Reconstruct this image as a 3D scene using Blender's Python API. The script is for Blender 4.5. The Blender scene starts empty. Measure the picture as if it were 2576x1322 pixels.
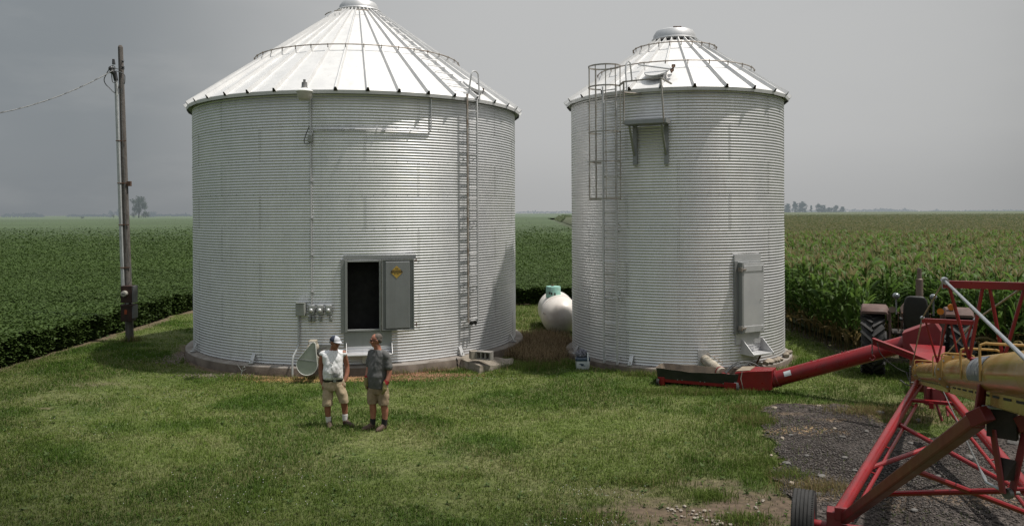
import bpy, bmesh, math, random
import numpy as np
from mathutils import Vector, Matrix

random.seed(7)
RNG = np.random.default_rng(11)
PI = math.pi
R_ = math.radians
scene = bpy.context.scene
COL = scene.collection

# ------------------------------------------------------------------ camera model
F, CX, CY, EYE, ROLL = 2003.0, 1288.0, 536.5, 3.9, R_(0.29)
CR, SR = math.cos(ROLL), math.sin(ROLL)

def ray(u, v):
    du, dv = u - CX, v - CY
    return Vector(((du * CR - dv * SR) / F, 1.0, -(du * SR + dv * CR) / F))

def P(u, v, Y):
    return Vector((0, 0, EYE)) + ray(u, v) * Y

def G(u, v, z=0.0):
    r = ray(u, v)
    return Vector((0, 0, EYE)) + r * ((z - EYE) / r.z)

def hit(u, v, C, R):
    """front intersection of a pixel ray with a vertical cylinder"""
    r = ray(u, v)
    a = r.x ** 2 + r.y ** 2
    b = -2 * (r.x * C[0] + r.y * C[1])
    c = C[0] ** 2 + C[1] ** 2 - R * R
    d = b * b - 4 * a * c
    t = (-b - math.sqrt(max(d, 0))) / (2 * a)
    p = Vector((0, 0, EYE)) + r * t
    return math.atan2(p.y - C[1], p.x - C[0]), p.z

# ------------------------------------------------------------------ object helpers
def tag(o, label=None, cat=None, group=None, kind=None):
    if label: o['label'] = label
    if cat: o['category'] = cat
    if group: o['group'] = group
    if kind: o['kind'] = kind
    return o

def thing(name, label, cat, loc=(0, 0, 0), group=None):
    o = bpy.data.objects.new(name, None)
    o.empty_display_size = 0.2
    COL.objects.link(o)
    o.location = Vector(loc)
    return tag(o, label, cat, group)

def root_loc(o):
    while o.parent is not None:
        o = o.parent
    return Vector(o.location)

def link_mesh(name, me, mats, parent=None, loc=None):
    o = bpy.data.objects.new(name, me)
    COL.objects.link(o)
    for m in (mats if isinstance(mats, (list, tuple)) else [mats]):
        me.materials.append(m)
    if parent is not None:
        o.parent = parent
    if loc is not None:
        o.location = loc
    return o

class MB:
    def __init__(s):
        s.v, s.f, s.m = [], [], []
    def add(s, vs, fs, m=0):
        b = len(s.v)
        s.v += [tuple(p) for p in vs]
        s.f += [tuple(b + i for i in f) for f in fs]
        s.m += [m] * len(fs)
        return s
    def box(s, c, size, R=None, m=0):
        c = Vector(c); hx, hy, hz = [k / 2 for k in size]
        vs = [Vector((x, y, z)) for x in (-hx, hx) for y in (-hy, hy) for z in (-hz, hz)]
        if R is not None: vs = [R @ p for p in vs]
        fs = [(0, 1, 3, 2), (4, 6, 7, 5), (0, 4, 5, 1), (2, 3, 7, 6), (0, 2, 6, 4), (1, 5, 7, 3)]
        return s.add([c + p for p in vs], fs, m)
    def beam(s, p0, p1, w, h, up=(0, 0, 1), m=0):
        p0, p1 = Vector(p0), Vector(p1)
        d = (p1 - p0); L = d.length; d.normalize()
        up = Vector(up)
        x = d.cross(up)
        if x.length < 1e-4: x = d.cross(Vector((1, 0, 0)))
        x.normalize(); z = x.cross(d)
        R = Matrix((x, d, z)).transposed()
        return s.box((p0 + p1) / 2, (w, L, h), R, m)
    def tube(s, path, r, n=8, cap=True, m=0, closed=False):
        path = [Vector(p) for p in path]
        k = len(path)
        rs = [r] * k if not hasattr(r, '__len__') else list(r)
        t0 = (path[1] - path[0]).normalized()
        ref = Vector((0, 0, 1)) if abs(t0.z) < .9 else Vector((1, 0, 0))
        x = t0.cross(ref).normalized()
        vs = []
        for i, p in enumerate(path):
            if closed: t = (path[(i + 1) % k] - path[i - 1]).normalized()
            elif i == 0: t = t0
            elif i == k - 1: t = (path[-1] - path[-2]).normalized()
            else:
                a, b2 = (path[i] - path[i - 1]), (path[i + 1] - path[i])
                t = (a.normalized() + b2.normalized())
                t = t.normalized() if t.length > 1e-6 else b2.normalized()
            x = (x - t * x.dot(t))
            x = x.normalized() if x.length > 1e-6 else t.orthogonal().normalized()
            y = t.cross(x)
            for j in range(n):
                a = 2 * PI * j / n
                vs.append(p + (x * math.cos(a) + y * math.sin(a)) * rs[i])
        fs = []
        for i in range(k if closed else k - 1):
            i2 = (i + 1) % k
            for j in range(n):
                j2 = (j + 1) % n
                fs.append((i * n + j, i * n + j2, i2 * n + j2, i2 * n + j))
        if cap and not closed:
            fs.append(tuple(range(n))[::-1]); fs.append(tuple((k - 1) * n + j for j in range(n)))
        return s.add(vs, fs, m)
    def lathe(s, prof, c=(0, 0, 0), n=48, a0=0, m=0, cap_top=False):
        c = Vector(c); vs = []; k = len(prof)
        for (r, z) in prof:
            for j in range(n):
                a = a0 + 2 * PI * j / n
                vs.append(c + Vector((r * math.cos(a), r * math.sin(a), z)))
        fs = []
        for i in range(k - 1):
            for j in range(n):
                j2 = (j + 1) % n
                fs.append((i * n + j, i * n + j2, (i + 1) * n + j2, (i + 1) * n + j))
        if cap_top: fs.append(tuple((k - 1) * n + j for j in range(n)))
        return s.add(vs, fs, m)
    def rings(s, secs, cap=True, m=0):
        """secs: list of equal-length closed point rings"""
        n = len(secs[0]); vs = [p for r in secs for p in r]; fs = []
        for i in range(len(secs) - 1):
            for j in range(n):
                j2 = (j + 1) % n
                fs.append((i * n + j, i * n + j2, (i + 1) * n + j2, (i + 1) * n + j))
        if cap:
            fs.append(tuple(range(n))[::-1]); fs.append(tuple((len(secs) - 1) * n + j for j in range(n)))
        return s.add(vs, fs, m)
    def ell(s, c, r, R=None, nu=14, nv=9, m=0):
        c = Vector(c); r = (r, r, r) if not hasattr(r, '__len__') else r
        vs = []; fs = []
        for i in range(1, nv):
            th = PI * i / nv
            for j in range(nu):
                a = 2 * PI * j / nu
                p = Vector((r[0] * math.sin(th) * math.cos(a), r[1] * math.sin(th) * math.sin(a), r[2] * math.cos(th)))
                vs.append(c + (R @ p if R is not None else p))
        top = Vector((0, 0, r[2])); b = len(vs)
        vs.append(c + (R @ top if R is not None else top)); vs.append(c - (R @ top if R is not None else top))
        for i in range(nv - 2):
            for j in range(nu):
                j2 = (j + 1) % nu
                fs.append((i * nu + j, (i + 1) * nu + j, (i + 1) * nu + j2, i * nu + j2))
        for j in range(nu):
            j2 = (j + 1) % nu
            fs.append((b, j, j2)); fs.append((b + 1, (nv - 2) * nu + j2, (nv - 2) * nu + j))
        return s.add(vs, fs, m)
    def prism(s, pts, vec, m=0):
        pts = [Vector(p) for p in pts]; vec = Vector(vec); n = len(pts)
        vs = pts + [p + vec for p in pts]
        fs = [tuple(range(n))[::-1], tuple(range(n, 2 * n))]
        for j in range(n):
            j2 = (j + 1) % n
            fs.append((j, j2, n + j2, n + j))
        return s.add(vs, fs, m)
    def build(s, name, mats, parent=None, smooth=True, angle=35, bevel=0, fixn=True):
        org = root_loc(parent) if parent is not None else Vector((0, 0, 0))
        me = bpy.data.meshes.new(name)
        me.from_pydata([(p[0] - org.x, p[1] - org.y, p[2] - org.z) for p in s.v], [], s.f)
        me.polygons.foreach_set('material_index', s.m)
        if fixn:
            bm = bmesh.new(); bm.from_mesh(me)
            bmesh.ops.recalc_face_normals(bm, faces=bm.faces); bm.to_mesh(me); bm.free()
        if smooth:
            me.polygons.foreach_set('use_smooth', [True] * len(me.polygons))
            me.set_sharp_from_angle(angle=R_(angle))
        me.update()
        o = link_mesh(name, me, mats, parent)
        if bevel:
            b = o.modifiers.new('Bevel', 'BEVEL'); b.width = bevel; b.segments = 2
            b.limit_method = 'ANGLE'; b.angle_limit = R_(40)
        return o

def np_mesh(name, V, Fq, mats, parent=None, kind=None, colors=None, smooth=True, label=None, mat_idx=None):
    """V (n,3) float, Fq (m,k) int all faces of k corners"""
    me = bpy.data.meshes.new(name)
    V = np.asarray(V, np.float32); Fq = np.asarray(Fq, np.int32)
    m, k = Fq.shape
    me.vertices.add(len(V)); me.vertices.foreach_set('co', V.ravel())
    me.loops.add(m * k); me.loops.foreach_set('vertex_index', Fq.ravel())
    me.polygons.add(m)
    me.polygons.foreach_set('loop_start', np.arange(0, m * k, k, dtype=np.int32))
    if smooth: me.polygons.foreach_set('use_smooth', np.ones(m, bool))
    if mat_idx is not None: me.polygons.foreach_set('material_index', np.asarray(mat_idx, np.int32))
    me.update(calc_edges=True)
    if colors is not None:
        at = me.color_attributes.new('col', 'FLOAT_COLOR', 'POINT')
        c = np.ones((len(V), 4), np.float32); c[:, :3] = colors
        at.data.foreach_set('color', c.ravel())
    o = link_mesh(name, me, mats, parent)
    return tag(o, label, None, None, kind)

def bake(o):
    dg = bpy.context.evaluated_depsgraph_get()
    dg.update()
    me = bpy.data.meshes.new_from_object(o.evaluated_get(dg))
    old = o.data
    o.modifiers.clear()
    o.data = me
    bpy.data.meshes.remove(old)
    return o

def text_mesh(s, size, mat, parent, M, name='lettering', extrude=0.002, align='CENTER', bold=0.0):
    cu = bpy.data.curves.new(name, 'FONT')
    cu.body = s; cu.size = size; cu.extrude = extrude; cu.align_x = align; cu.align_y = 'CENTER'; cu.offset = bold
    o = bpy.data.objects.new(name, cu); COL.objects.link(o)
    dg = bpy.context.evaluated_depsgraph_get(); dg.update()
    me = bpy.data.meshes.new_from_object(o.evaluated_get(dg))
    bpy.data.objects.remove(o); bpy.data.curves.remove(cu)
    org = root_loc(parent)
    T = Matrix.Translation(-org) @ M
    me.transform(T)
    me.name = name
    me.materials.clear()
    return link_mesh(name, me, mat, parent)

# ------------------------------------------------------------------ noise in numpy
def vnoise(x, y, scale, seed=0):
    x = np.asarray(x, float) / scale + 137.3 + seed * 17.1; y = np.asarray(y, float) / scale + 71.9 + seed * 9.7
    xi, yi = np.floor(x).astype(np.int64), np.floor(y).astype(np.int64)
    fx, fy = x - xi, y - yi
    fx = fx * fx * (3 - 2 * fx); fy = fy * fy * (3 - 2 * fy)
    def h(a, b):
        n = (a * 374761393 + b * 668265263 + seed * 1442695041) & 0x7fffffff
        n = ((n ^ (n >> 13)) * 1274126177) & 0x7fffffff
        n = (n ^ (n >> 16)) & 0xffff
        return n / 65535.0
    return (h(xi, yi) * (1 - fx) + h(xi + 1, yi) * fx) * (1 - fy) + (h(xi, yi + 1) * (1 - fx) + h(xi + 1, yi + 1) * fx) * fy

def fbm(x, y, scale, seed=0, oct=3):
    t = 0; a = .5; w = 0
    for i in range(oct):
        t = t + a * vnoise(x, y, scale / 2 ** i, seed + i * 5); w += a; a *= .55
    return t / w

def sstep(a, b, x):
    t = np.clip((x - a) / (b - a), 0, 1)
    return t * t * (3 - 2 * t)

# ------------------------------------------------------------------ materials
def lin(r, g, b):
    f = lambda c: (c / 255 / 12.92) if c / 255 <= .04045 else ((c / 255 + .055) / 1.055) ** 2.4
    return (f(r), f(g), f(b), 1)

class NT:
    def __init__(s, name):
        s.mat = bpy.data.materials.new(name); s.mat.use_nodes = True
        s.t = s.mat.node_tree; s.n = s.t.nodes; s.l = s.t.links
        s.bsdf = s.n['Principled BSDF']; s.out = s.n['Material Output']
        s.pos = s.n.new('ShaderNodeNewGeometry').outputs['Position']
    def new(s, t, **k):
        n = s.n.new(t)
        for a, b in k.items(): setattr(n, a, b)
        return n
    def put(s, sock, val):
        if isinstance(val, bpy.types.NodeSocket): s.l.new(val, sock)
        else: sock.default_value = val
    def math(s, op, a, b=0.0, c=0.0):
        n = s.new('ShaderNodeMath', operation=op)
        s.put(n.inputs[0], a); s.put(n.inputs[1], b); s.put(n.inputs[2], c)
        return n.outputs[0]
    def noise(s, scale, detail=4, rough=.55, vec=None, stretch=None):
        vec = vec or s.pos
        if stretch:
            m = s.new('ShaderNodeVectorMath', operation='MULTIPLY'); s.put(m.inputs[0], vec); m.inputs[1].default_value = stretch
            vec = m.outputs[0]
        n = s.new('ShaderNodeTexNoise'); s.put(n.inputs['Vector'], vec)
        n.inputs['Scale'].default_value = scale; n.inputs['Detail'].default_value = detail; n.inputs['Roughness'].default_value = rough
        return n.outputs[0]
    def remap(s, v, a, b, c=0.0, d=1.0):
        n = s.new('ShaderNodeMapRange'); s.put(n.inputs[0], v)
        for i, k in enumerate((a, b, c, d)): n.inputs[i + 1].default_value = k
        return n.outputs[0]
    def mix(s, f, a, b, mode='MIX'):
        n = s.new('ShaderNodeMix', data_type='RGBA', blend_type=mode)
        s.put(n.inputs['Factor'], f); s.put(n.inputs[6], a); s.put(n.inputs[7], b)
        return n.outputs[2]
    def bump(s, h, strength=.3, dist=.02):
        n = s.new('ShaderNodeBump'); s.put(n.inputs['Height'], h)
        n.inputs['Strength'].default_value = strength; n.inputs['Distance'].default_value = dist
        s.l.new(n.outputs[0], s.bsdf.inputs['Normal'])
    def set(s, color=None, rough=None, metal=None, spec=None):
        if color is not None: s.put(s.bsdf.inputs['Base Color'], color)
        if rough is not None: s.put(s.bsdf.inputs['Roughness'], rough)
        if metal is not None: s.put(s.bsdf.inputs['Metallic'], metal)
        if spec is not None: s.bsdf.inputs['Specular IOR Level'].default_value = spec
        return s

def pm(name, c1, c2=None, scale=8, rough=.6, metal=0, bump=0, bscale=60, dirt=None, dscale=2.5, damt=.5, stretch=None, spec=None, lo=.35, hi=.65):
    t = NT(name)
    c2 = c2 or c1
    col = t.mix(t.remap(t.noise(scale, 5, stretch=stretch), lo, hi), c1, c2)
    if dirt: col = t.mix(t.remap(t.noise(dscale, 6, .65), .5, .72, 0, damt), col, dirt)
    t.set(col, t.remap(t.noise(scale * 1.7), .3, .7, max(rough - .08, 0), min(rough + .08, 1)), metal, spec)
    if bump: t.bump(t.noise(bscale, 4), bump, .01)
    return t.mat

def attr_mat(name, rough=.6, trans=0.0, haze=False, nscale=None, namt=.25, spec=.3):
    t = NT(name)
    a = t.new('ShaderNodeAttribute', attribute_name='col')
    col = a.outputs['Color']
    if nscale:
        f = t.remap(t.noise(nscale, 5), .3, .7, 1 - namt, 1 + namt)
        n = t.new('ShaderNodeVectorMath', operation='SCALE'); t.l.new(col, n.inputs[0]); t.l.new(f, n.inputs['Scale'])
        col = n.outputs[0]
    t.set(col, rough, 0, spec)
    if trans:
        tr = t.new('ShaderNodeBsdfTranslucent'); t.l.new(col, tr.inputs[0])
        mx = t.new('ShaderNodeMixShader'); mx.inputs[0].default_value = trans
        t.l.new(t.bsdf.outputs[0], mx.inputs[1]); t.l.new(tr.outputs[0], mx.inputs[2]); t.l.new(mx.outputs[0], t.out.inputs[0])
    return t.mat

def galv(name, base=.5, tint=(1, 1, 1), rough=.38, metal=.75, sheets=None, C=(0, 0), streak=True):
    """weathered galvanised steel: spangle, faint per-sheet tone, rain streaks"""
    t = NT(name)
    c1 = (base * tint[0], base * tint[1], base * tint[2], 1)
    k = .82
    c2 = (c1[0] * k, c1[1] * k * 1.01, c1[2] * k * 1.03, 1)
    col = t.mix(t.remap(t.noise(1.6, 6, .7), .3, .7), c1, c2)
    col = t.mix(t.remap(t.noise(12, 2, .5), .35, .65, 0, .2), col, (c1[0] * .85, c1[1] * .85, c1[2] * .87, 1))
    rg = t.remap(t.noise(3.0, 5, .7), .3, .7, rough - .06, rough + .08)
    if sheets:
        nseg, z0, rh, ph = sheets
        s = t.new('ShaderNodeSeparateXYZ'); t.put(s.inputs[0], t.pos)
        ang = t.math('ARCTAN2', t.math('SUBTRACT', s.outputs[1], C[1]), t.math('SUBTRACT', s.outputs[0], C[0]))
        ring = t.math('FLOOR', t.math('DIVIDE', t.math('SUBTRACT', s.outputs[2], z0), rh))
        a2 = t.math('ADD', t.math('MULTIPLY', t.math('ADD', ang, ph), nseg / (2 * PI)), t.math('MULTIPLY', ring, .5))
        cell = t.math('FLOOR', a2)
        cv = t.new('ShaderNodeCombineXYZ'); t.put(cv.inputs[0], cell); t.put(cv.inputs[1], ring)
        wn = t.new('ShaderNodeTexWhiteNoise', noise_dimensions='2D'); t.l.new(cv.outputs[0], wn.inputs['Vector'])
        col = t.mix(t.remap(wn.outputs['Value'], 0, 1, 0, .5), col, (c1[0] * .84, c1[1] * .85, c1[2] * .88, 1))
        rg = t.math('ADD', rg, t.remap(wn.outputs['Value'], 0, 1, -.05, .05))
    if streak:
        st = t.noise(1.0, 5, .6, stretch=(9, 9, .35))
        col = t.mix(t.remap(st, .5, .75, 0, .28), col, (c1[0] * .62, c1[1] * .6, c1[2] * .57, 1))
        rs = t.math('MULTIPLY', t.remap(t.noise(1.0, 6, .65, stretch=(5, 5, .8)), .62, .77, 0, 1), .25)
        col = t.mix(rs, col, (.22, .15, .10, 1))
    t.set(col, rg, metal, .5)
    return t.mat

M = {}
# ------------------------------------------------------------------ layout constants
LC, LR, LZ0, LZ1 = (-4.58, 23.97), 4.67, 0.25, 6.86      # big bin
RC, RR, RZ0, RZ1 = (4.53, 22.10), 2.863, 0.15, 6.90       # slim bin
RINGS = 8
LRH = (LZ1 - LZ0) / RINGS
RRH = (RZ1 - RZ0) / RINGS

M['galv_big'] = galv('galvanised_wall_big', .81, (1, 1, 1.0), .40, .52, (11, LZ0, LRH, .21), LC)
M['galv_slim'] = galv('galvanised_wall_slim', .79, (1, .99, .98), .40, .52, (7, RZ0, RRH, .4), RC)
M['galv_roof'] = galv('galvanised_roof', .76, (1, .995, .98), .5, .3)
M['galv'] = galv('galvanised_steel', .66, (1, 1, 1), .45, .5)
M['galv_dull'] = galv('dull_galvanised_steel', .36, (.97, 1, .98), .5, .5)
M['galv_door'] = galv('door_steel', .30, (.97, 1, 1.0), .55, .45)
M['rusty'] = pm('rusty_galvanised', (.42, .40, .37, 1), (.26, .215, .175, 1), 6, .6, .4, .2, 50, (.19, .105, .06, 1), 9, .7)
M['cage'] = pm('weathered_cage_steel', (.44, .43, .40, 1), (.32, .29, .25, 1), 6, .6, .4, .1, 50, (.24, .15, .10, 1), 7, .6)
M['rust'] = pm('rust', (.16, .085, .05, 1), (.09, .055, .04, 1), 14, .8, .2, .3)
M['dark_steel'] = pm('dark_steel', (.03, .03, .03, 1), (.05, .045, .04, 1), 10, .5, .6)
M['bolt'] = pm('bolt_steel', (.17, .17, .165, 1), (.11, .105, .10, 1), 30, .5, .6)
M['black'] = pm('black_interior', (.004, .004, .004, 1), (.006, .006, .006, 1), 4, .9)
M['concrete'] = pm('weathered_concrete', (.30, .275, .25, 1), (.21, .185, .165, 1), 3, .9, 0, .5, 30, (.12, .095, .075, 1), 1.6, .7)
M['concrete_side'] = pm('brown_side_concrete', (.19, .155, .125, 1), (.11, .088, .07, 1), 3, .92, 0, .5, 30, (.07, .05, .04, 1), 2.2, .8, (1, 1, .5))  # darker and browner, for the foundation's vertical face
M['rubble'] = pm('rubble_concrete', (.33, .29, .24, 1), (.2, .17, .135, 1), 5, .95, 0, .9, 14, (.12, .1, .07, 1), 3, .6)
M['grey_box'] = pm('grey_enamel', (.33, .345, .32, 1), (.27, .285, .265, 1), 5, .5, .1, .05, 40, (.16, .13, .1, 1), 6, .4)
M['grey_guard'] = pm('grey_green_enamel', (.40, .43, .38, 1), (.35, .37, .33, 1), 3, .5, .1, .05, 40, (.2, .18, .14, 1), 4, .4)
M['cream_metal'] = pm('worn_cream_metal', (.48, .44, .36, 1), (.36, .32, .26, 1), 8, .55, .2, .2, 40, (.2, .14, .09, 1), 8, .6)
M['lamp_lens'] = pm('frosted_lens', (.58, .55, .48, 1), (.5, .47, .41, 1), 6, .35)
M['lamp_white'] = pm('white_lamp_rim', (.78, .78, .76, 1), (.7, .7, .68, 1), 6, .4)
M['lamp_grey'] = pm('grey_lamp_housing', (.22, .22, .22, 1), (.18, .18, .18, 1), 8, .5, .3)
M['cable'] = pm('black_cable', (.015, .015, .015, 1), (.03, .03, .03, 1), 20, .6)
M['grey_cable'] = pm('grey_cable', (.16, .17, .17, 1), (.10, .10, .10, 1), 20, .55, .3)
M['white_pipe'] = pm('pale_pipe', (.50, .52, .52, 1), (.40, .42, .42, 1), 6, .5, .2)
M['yellow_sign'] = pm('faded_yellow', (.55, .36, .06, 1), (.42, .27, .06, 1), 30, .5, 0, 0, 60, (.2, .14, .06, 1), 20, .5)
M['sign_black'] = pm('sign_black', (.03, .025, .02, 1), (.05, .04, .03, 1), 30, .5)
M['white_paint'] = pm('white_tank_paint', (.74, .70, .66, 1), (.66, .61, .57, 1), 1.5, .38, 0, .05, 20, (.34, .24, .17, 1), 1.6, .35)
M['teal'] = pm('faded_teal', (.25, .52, .45, 1), (.32, .56, .5, 1), 5, .55, 0, .1, 40, (.2, .13, .08, 1), 6, .7)
M['cooler_white'] = pm('cooler_white', (.62, .66, .68, 1), (.54, .58, .6, 1), 6, .4)
M['cooler_blue'] = pm('cooler_blue', (.02, .045, .075, 1), (.03, .05, .08, 1), 6, .4)
M['rag'] = pm('grey_bag', (.20, .20, .23, 1), (.09, .09, .12, 1), 14, .5)
M['stone'] = pm('field_stone', (.34, .29, .23, 1), (.22, .185, .15, 1), 7, .9, 0, .6, 25)
M['grey_stone'] = pm('grey_stone', (.15, .142, .135, 1), (.085, .08, .075, 1), 9, .9, 0, .6, 30)
M['pebble'] = pm('white_pebble', (.29, .255, .21, 1), (.2, .17, .14, 1), 9, .8, 0, .3, 40)
M['block'] = pm('concrete_block', (.30, .285, .26, 1), (.2, .185, .165, 1), 12, .95, 0, .7, 60)
M['block_pale'] = pm('pale_concrete_block', (.34, .30, .25, 1), (.26, .23, .19, 1), 12, .95, 0, .7, 60)
M['red'] = pm('red_paint', (.235, .009, .013, 1), (.18, .008, .011, 1), 3, .32, 0, .03, 20, (.13, .03, .03, 1), 5, .5)
M['red_dull'] = pm('dusty_red_paint', (.19, .020, .024, 1), (.145, .014, .018, 1), 3, .5, 0, .05, 20, (.16, .07, .06, 1), 4, .5)
M['red_pink'] = pm('faded_red_paint', (.105, .062, .052, 1), (.07, .04, .034, 1), 4, .75, 0, .05, 20, (.14, .08, .065, 1), 5, .6)
M['yellow'] = pm('yellow_paint', (.38, .24, .075, 1), (.34, .21, .065, 1), 1.2, .2, .0, 0, 10, (.24, .14, .05, 1), 2, .25)
M['decal'] = pm('blue_grey_decal', (.085, .10, .14, 1), (.13, .15, .19, 1), 12, .4)
M['decal_white'] = pm('pale_decal', (.45, .46, .48, 1), (.36, .37, .39, 1), 12, .4)
M['decal_ink'] = pm('dark_print', (.03, .035, .05, 1), (.04, .045, .06, 1), 12, .4)
M['zinc'] = pm('bright_zinc', (.40, .42, .45, 1), (.30, .32, .34, 1), 20, .35, .7)
M['rubber_belt'] = pm('black_rubber_sheet', (.010, .014, .011, 1), (.022, .022, .02, 1), 5, .45, 0, .2, 12, (.06, .055, .045, 1), 4, .3)
M['dusty_rubber'] = pm('dusty_rubber_sheet', (.17, .135, .10, 1), (.09, .075, .06, 1), 4, .8, 0, .3, 16)
M['dust'] = pm('grain_dust', (.30, .25, .19, 1), (.2, .16, .12, 1), 8, .95, 0, .3)
M['tyre'] = pm('tyre_rubber', (.012, .012, .012, 1), (.022, .021, .02, 1), 8, .75, 0, .2, 30, (.035, .03, .025, 1), 5, .25)
M['tractor_black'] = pm('worn_black_vinyl', (.008, .008, .009, 1), (.014, .014, .014, 1), 8, .55, 0, .1)
M['tractor_dark'] = pm('greasy_iron', (.04, .028, .022, 1), (.02, .016, .014, 1), 7, .7, .2, .2)
M['stack'] = pm('faded_muffler', (.20, .155, .135, 1), (.14, .1, .08, 1), 6, .65, .3, .1, 30, (.12, .06, .04, 1), 5, .6)
M['amber'] = pm('amber_lens', (.55, .17, .01, 1), (.45, .13, .01, 1), 10, .3)
M['lens_glass'] = pm('lamp_glass', (.22, .24, .25, 1), (.15, .17, .18, 1), 10, .15, .3)
M['wood'] = pm('weathered_pole', (.165, .15, .138, 1), (.09, .08, .072, 1), 9, .9, 0, .8, 14, (.045, .035, .03, 1), 3, .5, (3, 3, .25))
M['brown_box'] = pm('rusty_brown_enamel', (.035, .014, .010, 1), (.022, .010, .008, 1), 6, .55, .1, .1, 40, (.07, .025, .012, 1), 7, .6)
M['side_grey'] = pm('grey_box_side', (.16, .165, .17, 1), (.12, .12, .125, 1), 6, .5, .2)
M['meter'] = pm('meter_glass', (.42, .41, .36, 1), (.28, .27, .24, 1), 20, .15)
M['orange_tag'] = pm('orange_tag', (.32, .06, .015, 1), (.22, .045, .015, 1), 20, .5)
M['insul'] = pm('insulator', (.03, .03, .035, 1), (.06, .06, .06, 1), 20, .3)
M['soil'] = pm('dry_soil', (.17, .125, .09, 1), (.1, .075, .055, 1), 6, .95, 0, .5)

# ------------------------------------------------------------------ bin helpers
def frame_at(C, phi, R, z):
    n = Vector((math.cos(phi), math.sin(phi), 0)); t = Vector((-math.sin(phi), math.cos(phi), 0))
    o = Vector((C[0], C[1], 0)) + n * R + Vector((0, 0, z))
    return o, n, t
def wallbox(mb, C, phi, R, s0, s1, n0, n1, z0, z1, m=0):
    """box in the tangent plane at angle phi: s along tangent, n outwards from R, z"""
    o, n, t = frame_at(C, phi, R, 0)
    Rm = Matrix((t, n, Vector((0, 0, 1)))).transposed()
    c = o + t * (s0 + s1) / 2 + n * (n0 + n1) / 2 + Vector((0, 0, (z0 + z1) / 2))
    return mb.box(c, (s1 - s0, n1 - n0, z1 - z0), Rm, m)
def wp(C, phi, R, s, n_, z):
    o, n, t = frame_at(C, phi, R, z)
    return o + t * s + n * n_

def corrugated(name, C, R, z0, z1, rings, nseg, parent, mat, hole=None):
    per = 12; sub = 8; amp = .0072
    nz = rings * per * sub
    k = np.arange(nz + 1)
    zz = z0 + (z1 - z0) * k / nz
    rr = R + amp * np.sin(2 * PI * k / sub)
    # each ring laps a hair over the one below
    ring = np.minimum(k // (per * sub), rings - 1)
    rr = rr + (ring % 2) * .002
    a = 2 * PI * np.arange(nseg) / nseg
    X = C[0] + rr[:, None] * np.cos(a)[None]; Yy = C[1] + rr[:, None] * np.sin(a)[None]; Z = np.repeat(zz[:, None], nseg, 1)
    # faint oil-canning
    V = np.stack([X, Yy, Z], -1).reshape(-1, 3)
    org = root_loc(parent); V = V - np.array(org)
    i = np.arange(nz)[:, None] * nseg; j = np.arange(nseg)[None]; j2 = (j + 1) % nseg
    Q = np.stack([i + j, i + j2, i + nseg + j2, i + nseg + j], -1).reshape(-1, 4)
    if hole:
        phi, s, h0, h1 = hole
        zc = (zz[:-1] + zz[1:]) / 2; ac = a + PI / nseg
        d = (ac - phi + PI) % (2 * PI) - PI
        keep = ~((zc[:, None] > h0) & (zc[:, None] < h1) & (np.abs(d * R)[None] < s))
        Q = Q[keep.reshape(-1)]
    return np_mesh(name, V, Q, mat, parent)

def seam_bolts(C, R, z0, rh, rings, nseg, ph, parent):
    mb = MB()
    for r in range(rings):
        for s in range(nseg):
            phi = (s - .5 * r) * 2 * PI / nseg - ph
            for kx in (-.02, .02):
                for j in range(12):
                    z = z0 + (r + (j + .28) / 12) * rh
                    p = wp(C, phi, R, kx, .012, z)
                    if p.y > C[1] + .5: continue
                    if C is LC and .5 < z < 2.95 and abs(p.x + 3.30) < .62: continue
                    wallbox(mb, C, phi, R, kx - .0065, kx + .0065, .004, .014, z - .0065, z + .0065)
        for q in range(int(2 * PI * R / .28)):
            phi = q * .28 / R
            if math.sin(phi) > .1: continue
            z = z0 + r * rh + .012
            if C is LC and 1.0 < z < 2.85 and abs(C[0] + R * math.cos(phi) + 3.30) < .62: continue
            wallbox(mb, C, phi, R, -.007, .007, .002, .014, z - .007, z + .007)
    o = mb.build('seam_bolts', M['bolt'], parent, smooth=False, fixn=False)
    o['kind'] = 'stuff'

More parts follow.
